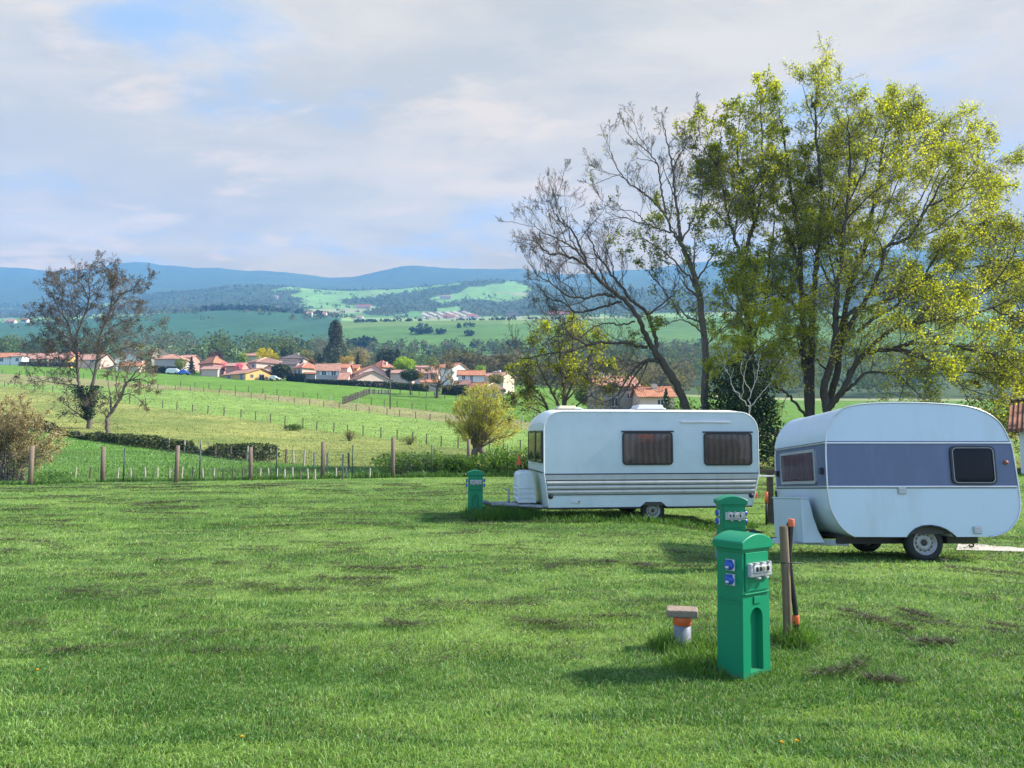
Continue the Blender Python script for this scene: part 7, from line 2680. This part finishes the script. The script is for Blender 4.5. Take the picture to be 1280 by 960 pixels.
# tree cover and hedgerows on the hills
ii, jj = np.where(wood & (YH > 690) & (YH < 2600))
sel = wr.integers(0, len(ii), 19000)
hx_, hy_, hz_ = XH[ii[sel], jj[sel]], YH[ii[sel], jj[sel]], ZH[ii[sel], jj[sel]]
ii, jj = np.where((edge < 9) & (nf > 0.45) & (YH > 1060) & (YH < 2400) & ~wood & ~vine)
s2 = wr.integers(0, len(ii), 1500)
hx_ = np.concatenate([hx_, XH[ii[s2], jj[s2]]])
hy_ = np.concatenate([hy_, YH[ii[s2], jj[s2]]])
hz_ = np.concatenate([hz_, ZH[ii[s2], jj[s2]]])
nT = len(hx_)
k = 5
hh_ = wr.uniform(4, 9, nT)
P = np.repeat(np.stack([hx_ + wr.normal(0, 5, nT), hy_ + wr.normal(0, 5, nT), hz_], 1), k, 0)
P[:, 0] += wr.normal(0, 2.2, len(P))
P[:, 2] += np.repeat(hh_, k) * wr.uniform(0.15, 0.95, len(P))
pc = np.array([(0.08, 0.12, 0.05), (0.11, 0.14, 0.055), (0.14, 0.135, 0.085), (0.12, 0.16, 0.06), (0.09, 0.11, 0.065)])
tone_ = fbm(hx_ * 0.004, hy_ * 0.004, 4)
ci = np.clip((tone_ * 8 - 1.5 + wr.normal(0, 1.0, nT)).astype(int), 0, 4)
WP.append(P)
WS.append(np.repeat(hh_ * 0.62, k))
WC.append(np.repeat(pc[ci], k, 0) * wr.uniform(0.75, 1.25, (len(P), 1)))
tag(leaf_cards(np.concatenate(WP), np.concatenate(WS), np.concatenate(WC), leafmat('far_foliage', 0.4, 0.8, 0.1, 1.3), 'woods', aspect=0.85), kind='stuff')

# ------------------------------------------------------------------ far farms and hamlets
FG = 'farms and houses on the far hills'
for lab, x0, x1, py, Y, hw_, rs, wall, roof in [
    ('far farm with a row of red roofs on the pale green hillside', 444, 462, 385.5, 1700, 5, 5, 'rose', 'red'),
    ('far single pale barn on the wooded hill left of the fields', 339.5, 344.5, 374, 1950, 7, 4, 'cream', 'pink'),
    ('far white house at the left of the hamlet below the hillside', 381, 388, 396, 1460, 5, 4, 'white', 'salmon'),
    ('far white house at the middle of the hamlet below the hillside', 401.5, 406, 396, 1450, 5, 4, 'white', 'orange'),
    ('far small white house at the right of the hamlet below the hillside', 415, 419, 395.5, 1450, 5, 3, 'white', 'pink'),
    ('far long pale roofed building before the striped plantation', 444, 452, 398.5, 1380, 3, 3, 'white', 'pink'),
    ('far red roofed building at the lower edge of the striped plantation', 553, 568, 398, 1330, 4, 4, 'rose', 'red'),
    ('far white shed right of the red roofed building at the plantation', 583, 597, 398, 1330, 4, 4, 'white', 'red'),
    ('far greenish barn right of the striped plantation', 632, 647, 396.5, 1350, 4, 5, 'cream', 'grey'),
    ('far red barn behind the twigs of the bare tree', 686, 711, 394.5, 1250, 4, 6, 'pink', 'red'),
    ('far pale terrace of houses on the hill above the plantation', 549, 563, 374, 1850, 8, 3, 'rose', 'pink'),
    ('far white manor at the left edge under the blue mountains', 2, 14, 404.5, 1180, 4, 4, 'cream', 'pink'),
    ('far pale house right of the white manor at the left edge', 22, 30, 404, 1180, 5, 3, 'white', 'pink'),
    ('far brick red farm in the trees behind the tall columnar conifer', 437, 452, 432, 560, 3, 3, 'pink', 'red')]:
    Y = hit((x0 + x1) / 2, py).y
    s = Y / F
    house(lab, x0, x1, py, py - hw_ / s, py - (hw_ + rs) / s, Y, d=9, wall=wall, roof=roof, group=FG, below=4)
